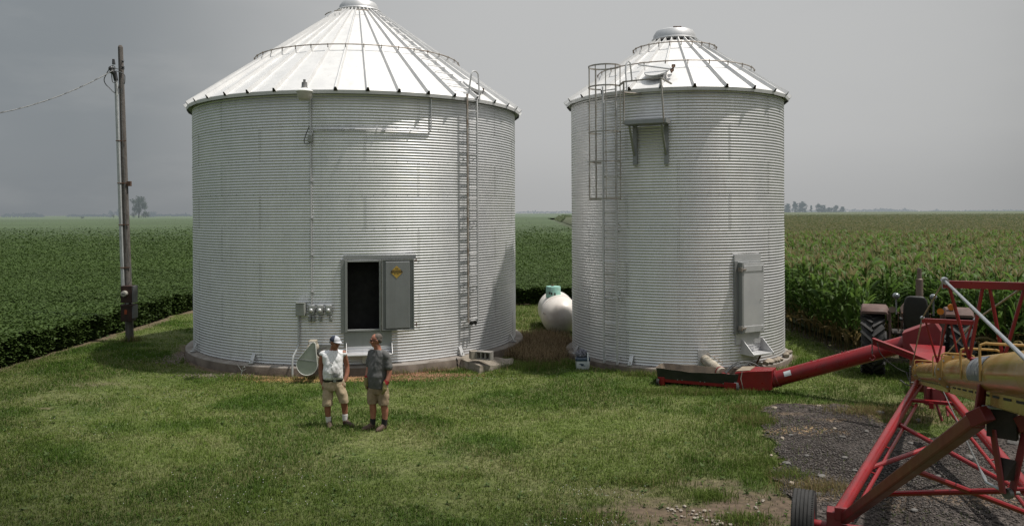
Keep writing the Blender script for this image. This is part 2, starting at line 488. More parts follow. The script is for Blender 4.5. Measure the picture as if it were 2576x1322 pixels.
def roof(C, r0, z0, r1, z1, ribs, ph, parent, cap_prof, ringspec):
    n = ribs
    mb = MB()
    mb.lathe([(r0, z0 - .10), (r0 + .012, z0 - .015), (r0, z0), (r1, z1)], (C[0], C[1], 0), n, ph)
    rf = mb.build('roof', M['galv_roof'], parent, smooth=True, angle=6)
    und = MB(); und.lathe([(r0 - .02, z0 - .04), (r0 - .28, z0 - .03)], (C[0], C[1], 0), n, ph)
    und.build('eave_soffit', M['galv_dull'], rf, smooth=False)
    sl = (z1 - z0) / (r0 - r1)
    for i in range(n):
        a = ph + 2 * PI * i / n
        rad = Vector((math.cos(a), math.sin(a), 0)); tan = Vector((-math.sin(a), math.cos(a), 0))
        nrm = (rad * sl + Vector((0, 0, 1))).normalized()
        p0 = Vector((C[0], C[1], z0)) + rad * (r0 + .035) - Vector((0, 0, sl * .035))
        p1 = Vector((C[0], C[1], z1)) + rad * (r1 + .02) - Vector((0, 0, sl * .02))
        vs = []
        for p, w in ((p0, .055), (p1, .024)):
            for sx, h in ((-1, -.02), (-.38, .085 if w > .05 else .06), (.38, .085 if w > .05 else .06), (1, -.02)):
                vs.append(p + tan * sx * w + nrm * h)
        rb = MB(); rb.add(vs, [(0, 1, 5, 4), (1, 2, 6, 5), (2, 3, 7, 6)])
        rb.add([vs[0] - rad * .004, vs[1] - rad * .004, vs[2] - rad * .004, vs[3] - rad * .004], [(0, 1, 2, 3)], 1)  # dark face stands in for the shaded hollow of the rib end
        rb.build('rib', [M['galv_roof'], M['dark_steel']], rf, smooth=False, fixn=False)
    cp = MB(); cp.lathe(cap_prof, (C[0], C[1], 0), 48)
    cp.build('roof_cap', M['galv'], parent, smooth=True, angle=30)
    lid = MB(); z = cap_prof[-2][1]
    lid.box((C[0], C[1] - .35, z + .0), (.22, .16, .05)); lid.build('cap_hinge', M['rust'], parent, bevel=.01)
    for (r, z, rn) in ringspec:
        rg = MB()
        rg.tube([(C[0] + r * math.cos(2 * PI * j / 96), C[1] + r * math.sin(2 * PI * j / 96), z) for j in range(96)], .016, 6, closed=True)
        for i in range(n):
            a = ph + 2 * PI * i / n
            rad = Vector((math.cos(a), math.sin(a), 0)); tan = Vector((-math.sin(a), math.cos(a), 0))
            c = Vector((C[0], C[1], z)) + rad * r
            zr = z0 + sl * (r0 - r)
            rg.tube([c - tan * .010, c + tan * .010], .028, 10)
            rg.beam(c, (c.x, c.y, zr), .016, .022, tan)
        rg.build('roof_ring', M['rusty'], parent, smooth=True)
    return rf

def ladder(C, phi, R, off, halfw, z0, z1, dz, parent, rail_mats, brz, lug=True):
    lad = None
    o, n, t = frame_at(C, phi, R, 0)
    b = MB()
    for zb in brz:
        for sx in (-1, 1):
            p = o + t * sx * halfw + n * off
            q = o + t * (sx * halfw - .10) + Vector((0, 0, zb + .11)); q2 = o + t * (sx * halfw - .10) + Vector((0, 0, zb - .10))
            b.beam(p + Vector((0, 0, zb)), q, .03, .012); b.beam(p + Vector((0, 0, zb)), q2, .03, .012)
    lad = b.build('ladder', M['galv'], parent, smooth=False)
    for sx, mt in ((-1, rail_mats[0]), (1, rail_mats[1])):
        r = MB(); p = o + t * sx * halfw + n * off
        Rm = Matrix((t, n, Vector((0, 0, 1)))).transposed()
        r.box(p + Vector((0, 0, (z0 + z1) / 2)), (.042, .036, z1 - z0), Rm)
        r.build('rail', mt, lad, smooth=False)
    z = z0 + .1
    k = 0
    while z < z1 - .02:
        g = MB(); c = o + n * off + Vector((0, 0, z))
        g.tube([c - t * (halfw - .005), c + t * (halfw - .005)], .016, 8)
        g.build('rung', M['galv'], lad)
        z += dz; k += 1
    return lad

def step(C, phi, R, s0, s1, ztop, z0, depth, parent, mat):
    st = MB(); wallbox(st, C, phi, R, s0 + .006, s1 - .006, -.02, depth, z0, z0 + .035)
    tr = st.build('step', mat, parent, bevel=.006)
    for s in (s0, s1):
        g = MB(); p = [wp(C, phi, R, s, -.03, ztop), wp(C, phi, R, s, .05, ztop), wp(C, phi, R, s, depth + .02, z0 + .04), wp(C, phi, R, s, depth + .02, z0 - .01), wp(C, phi, R, s, -.03, z0 - .01)]
        o, n, t = frame_at(C, phi, R, 0)
        g.prism([q - t * .006 for q in p], t * .012)
        g.build('side_bracket', mat, tr, smooth=False)
    return tr

def anchors(C, R, z0, us, v, parent):
    for u in us:
        phi, _ = hit(u, v, C, R)
        b = MB()
        o, n, t = frame_at(C, phi, R, z0)
        Rm = Matrix((t, n, Vector((0, 0, 1)))).transposed() @ Matrix.Rotation(R_(28), 3, 'X')
        b.box(o + n * .075 + Vector((0, 0, .11)), (.10, .02, .24), Rm)
        b.box(o + n * .12 + Vector((0, 0, .012)), (.12, .12, .02), Matrix((t, n, Vector((0, 0, 1)))).transposed())
        b.tube([o + n * .13, o + n * .13 + Vector((0, 0, .09))], .015, 6)
        b.build('anchor_bracket', M['galv'], parent, smooth=False)

# ------------------------------------------------------------------ big bin
big = thing('grain_bin', 'wide galvanised corrugated grain bin with its low door hanging open', 'grain bin', (LC[0], LC[1], 0))
door_phi, _ = hit(914, 740, LC, LR)
DZ0, DZ1, DS = 1.10, 2.74, .38
corrugated('wall', LC, LR, LZ0, LZ1, RINGS, 320, big, M['galv_big'], (door_phi, DS + .02, DZ0 - .02, DZ1 + .02))
seam_bolts(LC, LR, LZ0, LRH, RINGS, 11, .21, big)
fb = MB(); fb.lathe([(LR + .21, -.12), (LR + .215, LZ0 - .05), (LR + .19, LZ0 - .02), (LR - .3, LZ0 + .012)], (LC[0], LC[1], 0), 96)
fo = fb.build('foundation', [M['concrete_side'], M['concrete']], big, angle=50)
for p in fo.data.polygons:
    if abs(p.normal.z) > .5: p.material_index = 1
# crack in the foundation
cr = MB(); ph, _ = hit(1148, 935, LC, LR + .21)
pts = [wp(LC, ph, LR + .216, s, 0, z) for s, z in ((0, .24), (.03, .17), (.02, .11), (.05, .05), (.03, 0))]
cr.tube(pts, [.01, .014, .01, .014, .008], 5); cr.build('crack', M['black'], fo)

ph_rib, _ = hit(925, 228, LC, LR + .15)
roof(LC, LR + .15, LZ1 + .05, .60, 9.93, 40, ph_rib, big,
     [(.62, 9.90), (.66, 9.98), (.64, 10.01), (.585, 10.02), (.57, 10.13), (.50, 10.23), (.42, 10.26), (0.01, 10.28)],
     [(3.0, 8.38, 1)])
# short broken ring pieces near the top
for (a0, a1) in ((-2.75, -2.3), (-2.15, -1.9), (-1.45, -1.1)):
    q = MB(); q.tube([(LC[0] + 1.0 * math.cos(a0 + (a1 - a0) * i / 6), LC[1] + 1.0 * math.sin(a0 + (a1 - a0) * i / 6), 9.80) for i in range(7)], .016, 6)
    q.build('ring_remnant', M['rusty'], big)

# door opening, frame, open leaf
fr = MB()
W = DS
wallbox(fr, LC, door_phi, LR, -W - .06, -W, -.06, .06, DZ0 - .05, DZ1 + .05)
wallbox(fr, LC, door_phi, LR, W, W + .055, -.06, .062, DZ0 - .05, DZ1 + .05)
wallbox(fr, LC, door_phi, LR, -W, W, -.06, .058, DZ1, DZ1 + .04)
wallbox(fr, LC, door_phi, LR, -W, W, -.06, .058, DZ0 - .04, DZ0)
fr.build('door_frame', M['galv_dull'], big, smooth=False, bevel=.005)
fl = MB(); wallbox(fl, LC, door_phi, LR, -W - .16, -W - .06, -.05, .018, DZ0 - .08, DZ1 + .06)
wallbox(fl, LC, door_phi, LR, -W - .09, W + .9, -.10, .012, DZ1 + .06, DZ1 + .16)
wallbox(fl, LC, door_phi, LR, -W - .09, W + .3, -.10, .012, DZ0 - .40, DZ0 - .06)
fl.build('door_flashing', M['galv_dull'], big, smooth=False)
ib = MB(); wallbox(ib, LC, door_phi, LR, -W - .1, W + .1, -.34, -.30, DZ0 - .1, DZ1 + .1)
wallbox(ib, LC, door_phi, LR, -W - .1, -W - .06, -.30, -.05, DZ0 - .1, DZ1 + .1); wallbox(ib, LC, door_phi, LR, W + .06, W + .1, -.30, -.05, DZ0 - .1, DZ1 + .1)
wallbox(ib, LC, door_phi, LR, -W - .1, W + .1, -.30, -.05, DZ0 - .12, DZ0 - .061); wallbox(ib, LC, door_phi, LR, -W - .1, W + .1, -.30, -.05, DZ1 + .061, DZ1 + .1)
ib.build('doorway_blackout', M['black'], big, smooth=False)  # black lining added so the open doorway looks unlit
hz = MB(); 
for zc in (DZ0 + .15, (DZ0 + DZ1) / 2, DZ1 - .15):
    hz.tube([wp(LC, door_phi, LR, W + .058, .07, zc - .09), wp(LC, door_phi, LR, W + .058, .07, zc + .09)], .014, 8)
hz.tube([wp(LC, door_phi, LR, W + .058, .07, DZ0 - .04), wp(LC, door_phi, LR, W + .058, .07, DZ1 + .04)], .007, 6)
hz.build('hinge', M['rusty'], big)
lf = MB(); wallbox(lf, LC, door_phi, LR, W + .065, W + .845, .055, .075, DZ0 - .03, DZ1 + .05)
leaf = lf.build('door', M['galv_door'], big, smooth=False, bevel=.004)
rm = MB()
wallbox(rm, LC, door_phi, LR, W + .065, W + .085, .075, .115, DZ0 - .03, DZ1 + .05); wallbox(rm, LC, door_phi, LR, W + .825, W + .845, .075, .115, DZ0 - .03, DZ1 + .05)
wallbox(rm, LC, door_phi, LR, W + .085, W + .825, .075, .113, DZ0 - .03, DZ0 - .012); wallbox(rm, LC, door_phi, LR, W + .085, W + .825, .075, .113, DZ1 + .032, DZ1 + .05)
rm.build('door_rim', M['galv_dull'], leaf, smooth=False)
pn = MB(); wallbox(pn, LC, door_phi, LR, W + .15, W + .74, .075, .125, DZ0 + .01, DZ1 + .0)
pn.build('door_panel', M['galv_door'], leaf, smooth=False, bevel=.012)
lt = MB()
for zc in (DZ1 + .02, DZ0 + .08):
    wallbox(lt, LC, door_phi, LR, W + .84, W + .92, .06, .09, zc - .015, zc + .015); wallbox(lt, LC, door_phi, LR, W + .89, W + .91, .05, .12, zc - .03, zc + .05)
lt.build('latch', M['rust'], leaf, smooth=False)
# danger diamond
o, n, t = frame_at(LC, door_phi, LR, 0)
sc_ = o + t * (W + .42) + n * .1285 + Vector((0, 0, DZ1 - .255))
dm = MB(); a = .155
dm.prism([sc_ + t * a, sc_ + Vector((0, 0, a)), sc_ - t * a, sc_ - Vector((0, 0, a))], n * .002)
sg = dm.build('warning_sticker', M['yellow_sign'], leaf, smooth=False)
bd = MB(); h = .036
bd.prism([sc_ + t * (a - h) + Vector((0, 0, h + .012)), sc_ - t * (a - h) + Vector((0, 0, h + .012)), sc_ - t * (a - .006) + Vector((0, 0, .0)), sc_ - t * (a - .026) - Vector((0, 0, .02)), sc_ + t * (a - .026) - Vector((0, 0, .02)), sc_ + t * (a - .006)], n * .003)
bd.build('black_band', M['sign_black'], sg, smooth=False)
Rm = Matrix((t, Vector((0, 0, 1)), n)).transposed().to_4x4()
text_mesh('DANGER', .058, M['yellow_sign'], sg, Matrix.Translation(sc_ + n * .005 + Vector((0, 0, .014))) @ Rm, 'danger_word', .001)
for (s_, z_, tx) in ((.03, .085, 'GRAIN'), (.026, -.045, 'STAY OUT')):
    text_mesh(tx, s_, M['sign_black'], sg, Matrix.Translation(sc_ + n * .003 + Vector((0, 0, z_))) @ Rm, 'small_print', .001)

# step under the door
step(LC, door_phi, LR, -W - .03, W + .30, .78, .50, .32, big, M['galv'])

# farm lamp on the eave
lz = 6.60
lx, ly = P(766, 232, 18.62).x, 18.62
lb = MB(); lb.lathe([(.0, lz - .035), (.125, lz - .03), (.155, lz + .01), (.18, lz + .16)], (lx, ly, 0), 24)

lens = lb.build('lamp_lens', M['lamp_lens'], big)
rim = MB(); rim.lathe([(.18, lz + .155), (.20, lz + .17), (.192, lz + .19), (.10, lz + .245), (.07, lz + .25)], (lx, ly, 0), 24); rim.build('lamp_rim', M['lamp_white'], lens)
hs = MB(); hs.lathe([(.085, lz + .24), (.08, lz + .26), (.068, lz + .28), (.062, lz + .385), (.03, lz + .395)], (lx, ly, 0), 20); hs.lathe([(.03, lz + .39), (.032, lz + .45), (.0, lz + .452)], (lx, ly, 0), 12)
hs.build('lamp_housing', M['lamp_grey'], lens)
phc, _ = hit(783, 400, LC, LR)
arm = MB(); arm.tube([(lx, ly, lz + .22), wp(LC, phc, LR, 0, .12, lz + .15), wp(LC, phc, LR, 0, .05, lz + .0), wp(LC, phc, LR, 0, .04, lz - .25)], .02, 8); arm.build('lamp_arm', M['galv'], lens)

# conduits
def wall_path(C, R, pts, n_):
    return [wp(C, *(lambda h: (h[0], R, 0, n_, h[1]))(hit(u, v, C, R))) for u, v in pts]
cd = MB()
zt = hit(783, 240, LC, LR)[1]; zb = hit(786, 765, LC, LR)[1]
cd.tube([wp(LC, phc, LR, 0, .035, zt - .1), wp(LC, phc, LR, 0, .035, zb)], .017, 8)
for z in np.linspace(zb + .3, zt - .3, 6):
    wallbox(cd, LC, phc, LR, -.035, .035, .005, .055, z - .012, z + .012)
cd.build('conduit', M['galv'], big)
c2 = MB()
hl = [hit(u, 325 + (u - 800) * .02, LC, LR) for u in np.linspace(800, 1075, 14)]
path = [wp(LC, phc + .005, LR, 0, .05, hit(784, 352, LC, LR)[1]), wp(LC, phc + .005, LR, 0, .045, hit(785, 338, LC, LR)[1]), wp(LC, phc + .012, LR, 0, .04, hit(789, 329, LC, LR)[1])]
zc = hit(800, 325, LC, LR)[1]
path += [wp(LC, h[0], LR, 0, .035, zc) for h in hl]
h1 = hit(1083, 318, LC, LR); ph1 = h1[0]
path += [wp(LC, ph1 - .004, LR, 0, .035, zc + .03), wp(LC, ph1, LR, 0, .035, zc + .09), wp(LC, ph1, LR, 0, .04, LZ1 - .02)]
c2.tube(path, .017, 8)
for i in (6, 10, 14):
    p = path[i]; c2.box(p, (.03, .05, .05))
c2.build('branch_conduit', M['galv'], big)
jb = MB(); zj = hit(783, 349, LC, LR)[1]; wallbox(jb, LC, phc, LR, -.05, .04, .02, .10, zj - .09, zj + .09)
jbo = jb.build('junction_box', M['grey_box'], big, bevel=.008)
lo = MB(); lo.tube([wp(LC, phc, LR, -.03, .06, zj + .28), wp(LC, phc, LR, -.10, .07, zj + .12), wp(LC, phc, LR, -.15, .08, zj - .05), wp(LC, phc, LR, -.13, .08, zj - .13), wp(LC, phc, LR, -.07, .07, zj - .14), wp(LC, phc, LR, -.02, .06, zj - .1)], .012, 6)
lo.build('flex_cable', M['grey_cable'], jbo)
# panel and switches
phb, zb1 = hit(760, 777, LC, LR)
bx = MB(); wallbox(bx, LC, phb, LR, -.11, .11, .02, .15, zb1 - .15, zb1 + .155); eb = bx.build('electric_panel', M['grey_box'], big, bevel=.01)
bl = MB(); wallbox(bl, LC, phb, LR, -.115, .115, .02, .165, zb1 + .156, zb1 + .168); bl.build('panel_lid', M['grey_box'], eb)
for k, u in enumerate((786, 807, 828)):
    ph, zs = hit(u, 777, LC, LR)
    s = MB(); wallbox(s, LC, ph, LR, -.075, .075, .02, .11, zs - .13, zs + .11)
    sw = s.build('switch_box', M['galv_dull'], big, bevel=.015)
    d = MB(); wallbox(d, LC, ph, LR, -.05, .05, .10, .125, zs - .05, zs + .09)
    oo, nn, tt = frame_at(LC, ph, LR + .11, zs - .02); d.ell(oo, (.05, .05, .055))
    d.build('switch_cover', M['galv'], sw)
    hnd = MB(); wallbox(hnd, LC, ph, LR, .075, .092, .03, .09, zs - .03, zs + .06); hnd.build('switch_handle', M['galv_dull'], sw)
for (u, v) in ((781, 801), (790, 801), (806, 800), (832, 800)):
    ph, zs = hit(u, v, LC, LR)
    s = MB(); wallbox(s, LC, ph, LR, -.035, .035, .015, .075, zs - .055, zs + .055)
    so = s.build('outlet_box', M['galv_dull'], big, bevel=.008)
    d = MB(); oo, nn, tt = frame_at(LC, ph, LR + .075, zs); d.tube([oo, oo + nn * .012], .022, 10); d.build('outlet_cover', M['grey_box'], so)
# rigid pipe from the panel to the ground
phv, zv0 = hit(753, 795, LC, LR)
zk = hit(752, 868, LC, LR)[1]
vp = MB(); vp.tube([wp(LC, phb, LR, -.07, .05, zb1 - .14), wp(LC, phb, LR, -.07, .05, zk + .1), wp(LC, phb, LR, -.08, .06, zk), wp(LC, phb, LR, -.13, .24, zk - .22), wp(LC, phb, LR, -.14, .28, zk - .32), wp(LC, phb, LR, -.14, .28, -.05)], .024, 10)
vp.build('service_pipe', M['white_pipe'], big)

# unloading drive: teardrop belt guard, motor, gear pipe
Yg = 18.35
gc = P(772, 917, Yg); gr = .235; top = P(788, 866, Yg); 
def teardrop(c, r, tp, rt, y0, y1):
    pts = []
    d = Vector((tp.x - c.x, 0, tp.z - c.z)); L = d.length; ang = math.atan2(d.z, d.x); be = math.acos((r - rt) / L)
    for i in range(25):
        a = ang + be + (2 * PI - 2 * be) * i / 24
        pts.append((c.x + r * math.cos(a), y0, c.z + r * math.sin(a)))
    for i in range(9):
        a = ang - be + 2 * be * i / 8
        pts.append((tp.x + rt * math.cos(a), y0, tp.z + rt * math.sin(a)))
    return pts
tg = MB(); tg.prism(teardrop(gc, gr, top, .045, Yg, Yg), (0, .10, 0)); g_ = tg.build('belt_guard', M['grey_guard'], big, angle=40, bevel=.008)
bd_ = MB(); bd_.box((gc.x + .01, Yg - .004, gc.z + .10), (.43, .012, .028), Matrix.Rotation(R_(8), 3, 'Y')); bd_.build('guard_seam', M['galv_dull'], g_)
rimg = MB(); pp = teardrop(gc, gr + .004, top, .049, Yg - .004, Yg); rimg.tube(pp, .007, 5, closed=True); rimg.build('guard_edge', M['lamp_white'], g_)
mo = MB(); mc = P(787, 874, Yg + .32)
mo.tube([mc + Vector((0, -.20, 0)), mc + Vector((0, .17, 0))], [.11, .115], 16); mo.tube([mc + Vector((0, -.25, 0)), mc + Vector((0, -.2, 0))], [.06, .11], 16)
mo.box(mc + Vector((0, -.0, .13)), (.17, .24, .10)); mo_o = mo.build('motor', M['cream_metal'], big, bevel=.012)
mc2 = MB(); mc2.box(mc + Vector((.0, -.13, .10)), (.12, .03, .09)); mc2.tube([mc + Vector((.02, -.14, .10)), mc + Vector((.02, -.17, .10))], .03, 10); mc2.build('motor_terminal', M['galv'], mo_o, bevel=.006)
mk = MB(); q = [mc + Vector(v) for v in ((-.13, -.2, -.10), (-.08, -.24, .0), (.02, -.25, .02), (.10, -.24, -.03), (.16, -.22, -.08), (.20, -.2, -.17))]
mk.tube(q, .02, 7); mk.tube([mc + Vector((.1, -.1, -.03)), mc + Vector((.3, .1, -.01))], .012, 6); mk.build('motor_bracket', M['dark_steel'], mo_o)
gp = MB(); g0 = P(800, 905, Yg + .12); g1 = P(812, 893, 19.25); gp.tube([g0, g0 + (g1 - g0) * .3, g0 + (g1 - g0) * .32, g1], [.075, .075, .10, .10], 14); gp.box(g0 + Vector((-.02, .02, 0)), (.14, .1, .16))
gp.build('unload_gearbox', M['cream_metal'], big, bevel=.01)
php, zp = hit(812, 888, LC, LR); pl = MB(); wallbox(pl, LC, php, LR, -.15, .22, .008, .016, zp - .24, zp + .22); pl.build('unload_plate', M['galv_dull'], big)
vent_phi, vz = hit(918, 896, LC, LR)
vb = MB(); wallbox(vb, LC, vent_phi, LR, -.07, .07, .01, .06, LZ0 + .02, LZ0 + .24); vb.build('anchor_plate', M['galv'], big, bevel=.006)

# ladder and hoop
phl, _ = hit(1177, 560, LC, LR)
lz0 = hit(1177, 812, LC, LR + .18)[1]; lz1 = hit(1177, 236, LC, LR + .18)[1]
ladder(LC, phl, LR, .18, .175, lz0, lz1, .283, big, (M['rusty'], M['galv']), [hit(1177, v, LC, LR)[1] for v in (397, 566, 726, 806)])
hp = MB(); o, n, t = frame_at(LC, phl, LR + .12, 0); zt = lz1 - .12
hpts = []
for i in range(13):
    a = PI * i / 12
    hpts.append((-.13 * math.cos(a), .62 + .13 * math.sin(a)))
hpath = [o + t * .02 + n * -.10 + Vector((0, 0, zt + .15))] + [o + t * (.16 + sx) + n * (.0) + Vector((0, 0, zt + hz_)) for sx, hz_ in hpts] + [o + t * .29 + n * .05 + Vector((0, 0, zt))]
hp.tube(hpath, .022, 8); hp.build('grab_rail', M['galv'], big)
cl = MB()
for sx in (-.06, .08): 
    p = o + t * sx + n * .05 + Vector((0, 0, lz0 - .02)); cl.box(p, (.07, .06, .09), Matrix.Rotation(.4, 3, 'Y')); cl.tube([p + Vector((-.05, 0, .03)), p + Vector((.02, -.03, -.06)), p + Vector((.05, 0, .02))], .014, 6)
cl.build('ladder_clamp', M['dark_steel'], big)
# roof ladder rungs between two ribs, roof hatch
sl = (9.93 - LZ1 - .05) / (LR + .15 - .60)
def roofpt(C, z0, r0, sl_, phi, r, h=0.0):
    rad = Vector((math.cos(phi), math.sin(phi), 0)); nrm = (rad * sl_ + Vector((0, 0, 1))).normalized()
    return Vector((C[0], C[1], z0 + sl_ * (r0 - r))) + rad * r + nrm * h
i_r = math.floor((phl - ph_rib) / (2 * PI / 40)); pa = ph_rib + i_r * 2 * PI / 40; pb = pa + 2 * PI / 40
for k in range(13):
    r = 4.55 - k * .31
    g = MB(); p0 = roofpt(LC, LZ1 + .05, LR + .15, sl, pa, r, .10); p1 = roofpt(LC, LZ1 + .05, LR + .15, sl, pb, r, .10)
    g.tube([p0, p1], .014, 6); g.build('roof_rung', M['galv'], big)
pm_ = (pb + pb + 2 * PI / 40) / 2
hc = roofpt(LC, LZ1 + .05, LR + .15, sl, pm_, 4.35, .05); rad = Vector((math.cos(pm_), math.sin(pm_), 0)); nrm = (rad * sl + Vector((0, 0, 1))).normalized()
ht = MB(); ht.tube([hc, hc + nrm * .07], [.30, .29], 24); hto = ht.build('roof_hatch', M['galv_roof'], big)
hh = MB()
tn = Vector((-math.sin(pm_), math.cos(pm_), 0))
for k in (-.12, .14): hh.box(hc + tn * .30 + (nrm.cross(tn)) * k + nrm * .05, (.07, .07, .05))
hh.build('hatch_hinge', M['rust'], hto)
anchors(LC, LR, LZ0, (497, 640, 1156, 1283), 880, big)

# ------------------------------------------------------------------ slim bin
slim = thing('grain_bin', 'slim galvanised corrugated grain bin with caged ladder and small platform', 'grain bin', (RC[0], RC[1], 0))
corrugated('wall', RC, RR, RZ0, RZ1, RINGS, 256, slim, M['galv_slim'])
seam_bolts(RC, RR, RZ0, RRH, RINGS, 7, .4, slim)
fb = MB(); fb.lathe([(RR + .18, -.12), (RR + .185, RZ0 - .03), (RR + .165, RZ0 - .01), (RR - .3, RZ0 + .01)], (RC[0], RC[1], 0), 80)
fo2 = fb.build('foundation', [M['concrete_side'], M['concrete']], slim, angle=50)
for p in fo2.data.polygons:
    if abs(p.normal.z) > .5: p.material_index = 1
ph_rib2, _ = hit(1747, 222, RC, RR + .13)
RSL = (8.60 - 6.94) / (RR + .13 - .60)
roof(RC, RR + .13, RZ1 + .04, .60, 8.60, 24, ph_rib2, slim,
     [(.60, 8.60), (.63, 8.66), (.62, 8.69), (.585, 8.70), (.575, 8.80), (.51, 8.91), (.42, 8.945), (.01, 8.96)],
     [(2.12, 7.72, 1), (1.13, 8.40, 1)])
# collar vent slots
for i in range(24):
    vs_ = MB()
    a = ph_rib2 + 2 * PI * (i + .5) / 24
    rad = Vector((math.cos(a), math.sin(a), 0)); p = Vector((RC[0], RC[1], 8.575)) + rad * .668
    vs_.box(p, (.09, .02, .07), Matrix.Rotation(a + PI / 2, 3, 'Z'))
    vs_.build('vent_slot', M['dark_steel'], slim, smooth=False)
# closed door
pd, _ = hit(1884, 745, RC, RR)
dz1 = hit(1884, 660, RC, RR)[1]; dz0 = hit(1884, 833, RC, RR)[1]
fr = MB(); wallbox(fr, RC, pd, RR, -.36, -.31, -.10, .16, dz0 - .02, dz1 + .02); wallbox(fr, RC, pd, RR, .31, .36, -.16, .05, dz0 - .02, dz1 + .02)
wallbox(fr, RC, pd, RR, -.31, .31, -.10, .05, dz1 - .04, dz1 + .02); wallbox(fr, RC, pd, RR, -.31, .31, -.10, .05, dz0 - .02, dz0 + .04)
wallbox(fr, RC, pd, RR, -.46, -.36, -.05, .02, dz0 - .05, dz1 + .05); fr.build('door_frame', M['galv_dull'], slim, smooth=False, bevel=.004)
for (s0_, s1_, z0_, z1_) in ((-.46, .38, dz1 + .02, dz1 + .20), (-.42, .36, dz0 - .30, dz0 - .02)):
    fl = MB(); wallbox(fl, RC, pd, RR, s0_, s1_, -.14, .012, z0_, z1_); fl.build('door_flashing', M['galv'], slim, smooth=False)
lf = MB(); wallbox(lf, RC, pd, RR, -.305, .345, .125, .150, dz0, dz1); d2 = lf.build('door', M['galv'], slim, bevel=.006, smooth=False)
for (z0_, z1_) in ((dz1 - .20, dz1 - .06), (dz0 + .01, dz0 + .16)):
    ba = MB(); wallbox(ba, RC, pd, RR, -.30, .34, .150, .162, z0_, z1_); ba.build('door_batten', M['galv'], d2, bevel=.004, smooth=False)
hg = MB()
for z in (dz1 - .15, dz0 + .12):
    wallbox(hg, RC, pd, RR, -.38, -.24, .13, .19, z - .015, z + .015); wallbox(hg, RC, pd, RR, -.40, -.37, .06, .19, z - .05, z + .05)
hg.build('hinge', M['rusty'], d2, smooth=False)
bt = MB()
for (s, z) in ((.29, dz1 - .10), (.29, dz1 - .16), (.27, dz0 + .08), (.23, dz0 + .78)): wallbox(bt, RC, pd, RR, s - .01, s + .01, .16, .17, z - .01, z + .01)
bt.build('door_bolt', M['bolt'], d2, smooth=False)
ps, _ = hit(1893, 870, RC, RR)
step(RC, ps, RR, -.36, .30, hit(1893, 851, RC, RR)[1], hit(1893, 893, RC, RR + .3)[1], .38, slim, M['galv'])
# unload tube
pu, zu = hit(1770, 905, RC, RR)
pl = MB(); wallbox(pl, RC, pu, RR, -.14, .14, .008, .018, zu - .26, zu + .24); pl.build('unload_plate', M['galv'], slim, smooth=False)
ut = MB(); a_ = wp(RC, pu, RR, .03, -.05, zu + .02); b_ = P(1818, 938, 18.05)
ut.tube([a_, a_ + (b_ - a_) * .45, a_ + (b_ - a_) * .46, a_ + (b_ - a_) * .5, a_ + (b_ - a_) * .51, b_], [.115, .115, .125, .125, .115, .115], 18); uo = ut.build('unload_tube', M['cream_metal'], slim, angle=40)
ue = MB(); e = (b_ - a_).normalized(); ue.tube([b_ - e * .16, b_ - e * .10], [.122, .122], 18); ue.box(b_ + Vector((.05, -.05, -.06)), (.16, .14, .15)); ue.tube([b_ + Vector((.1, -.1, -.08)), b_ + Vector((.26, -.14, -.13))], [.05, .06], 10)
ue.build('tube_outlet', M['red_dull'], uo, bevel=.01)
tl = MB(); p = a_ + (b_ - a_) * .3 + Vector((0, 0, .16))
tl.tube([p + Vector((-.05, .1, .05)), p + Vector((.06, -.02, .0)), p + Vector((.22, -.02, .0))], .012, 6)
tl.tube([p + Vector((.05, -.1, .02)), p + Vector((.25, -.25, -.12))], .012, 6); tl.build('tube_latch', M['rusty'], uo)
hs_ = MB(); hb = b_ + Vector((.05, 0, .0))
for k, (dx, hgt) in enumerate(((.55, .22), (.72, .32), (.9, .26))):
    pts = [hb + Vector((dx * tt, -.05 * k, .02 + hgt * 4 * tt * (1 - tt) * (.6 + .2 * k))) for tt in np.linspace(0, 1, 12)]
    hs_.tube(pts, .014, 6)
hs_.build('hydraulic_hose', M['grey_cable'], slim)

# ladder + cage + platform
phl2, _ = hit(1547, 560, RC, RR)
OFF = .21
z0l = hit(1547, 915, RC, RR + OFF)[1]; z1l = hit(1547, 214, RC, RR + OFF)[1]
ladder(RC, phl2, RR, OFF, .20, z0l, z1l, .305, slim, (M['galv'], M['galv']), [hit(1547, v, RC, RR)[1] for v in (435, 572, 742, 905)])
o, n, t = frame_at(RC, phl2, RR + OFF, 0)
zc0 = hit(1530, 500, RC, RR + .6)[1] ; zc_top = zc0 + 3.22
cage = MB(); rad = .40
cz = [zc0, zc0 + .90, zc0 + 1.62, zc0 + 2.72, zc_top]
def cage_pt(a, z): return o + t * (rad * math.sin(a) + .15) + n * (.06 + rad * (1 - math.cos(a)) * .0 + .36 * (math.cos(a) + 1)) + Vector((0, 0, z))
angs = [R_(k) for k in np.linspace(-115, 115, 7)]
first = None
for z in cz:
    hoop = MB()
    pts = [cage_pt(R_(k), z) for k in np.linspace(-135, 135, 25)]
    if z == zc_top: pts = [cage_pt(R_(k), z) for k in np.linspace(-180, 180, 33)][:-1]
    for i in range(len(pts) - (0 if z == zc_top else 1)):
        a, b = pts[i], pts[(i + 1) % len(pts)]
        hoop.beam(a, b + (b - a) * .05, .010, .036)
    if first is None:
        first = hoop.build('ladder_cage', M['cage'], slim, smooth=False)
    else: hoop.build('hoop', M['cage'], first, smooth=False)
for a in angs:
    b = MB(); b.beam(cage_pt(a, zc0 - .03), cage_pt(a, zc_top + .02), .022, .010, n); b.build('cage_bar', M['cage'], first, smooth=False)
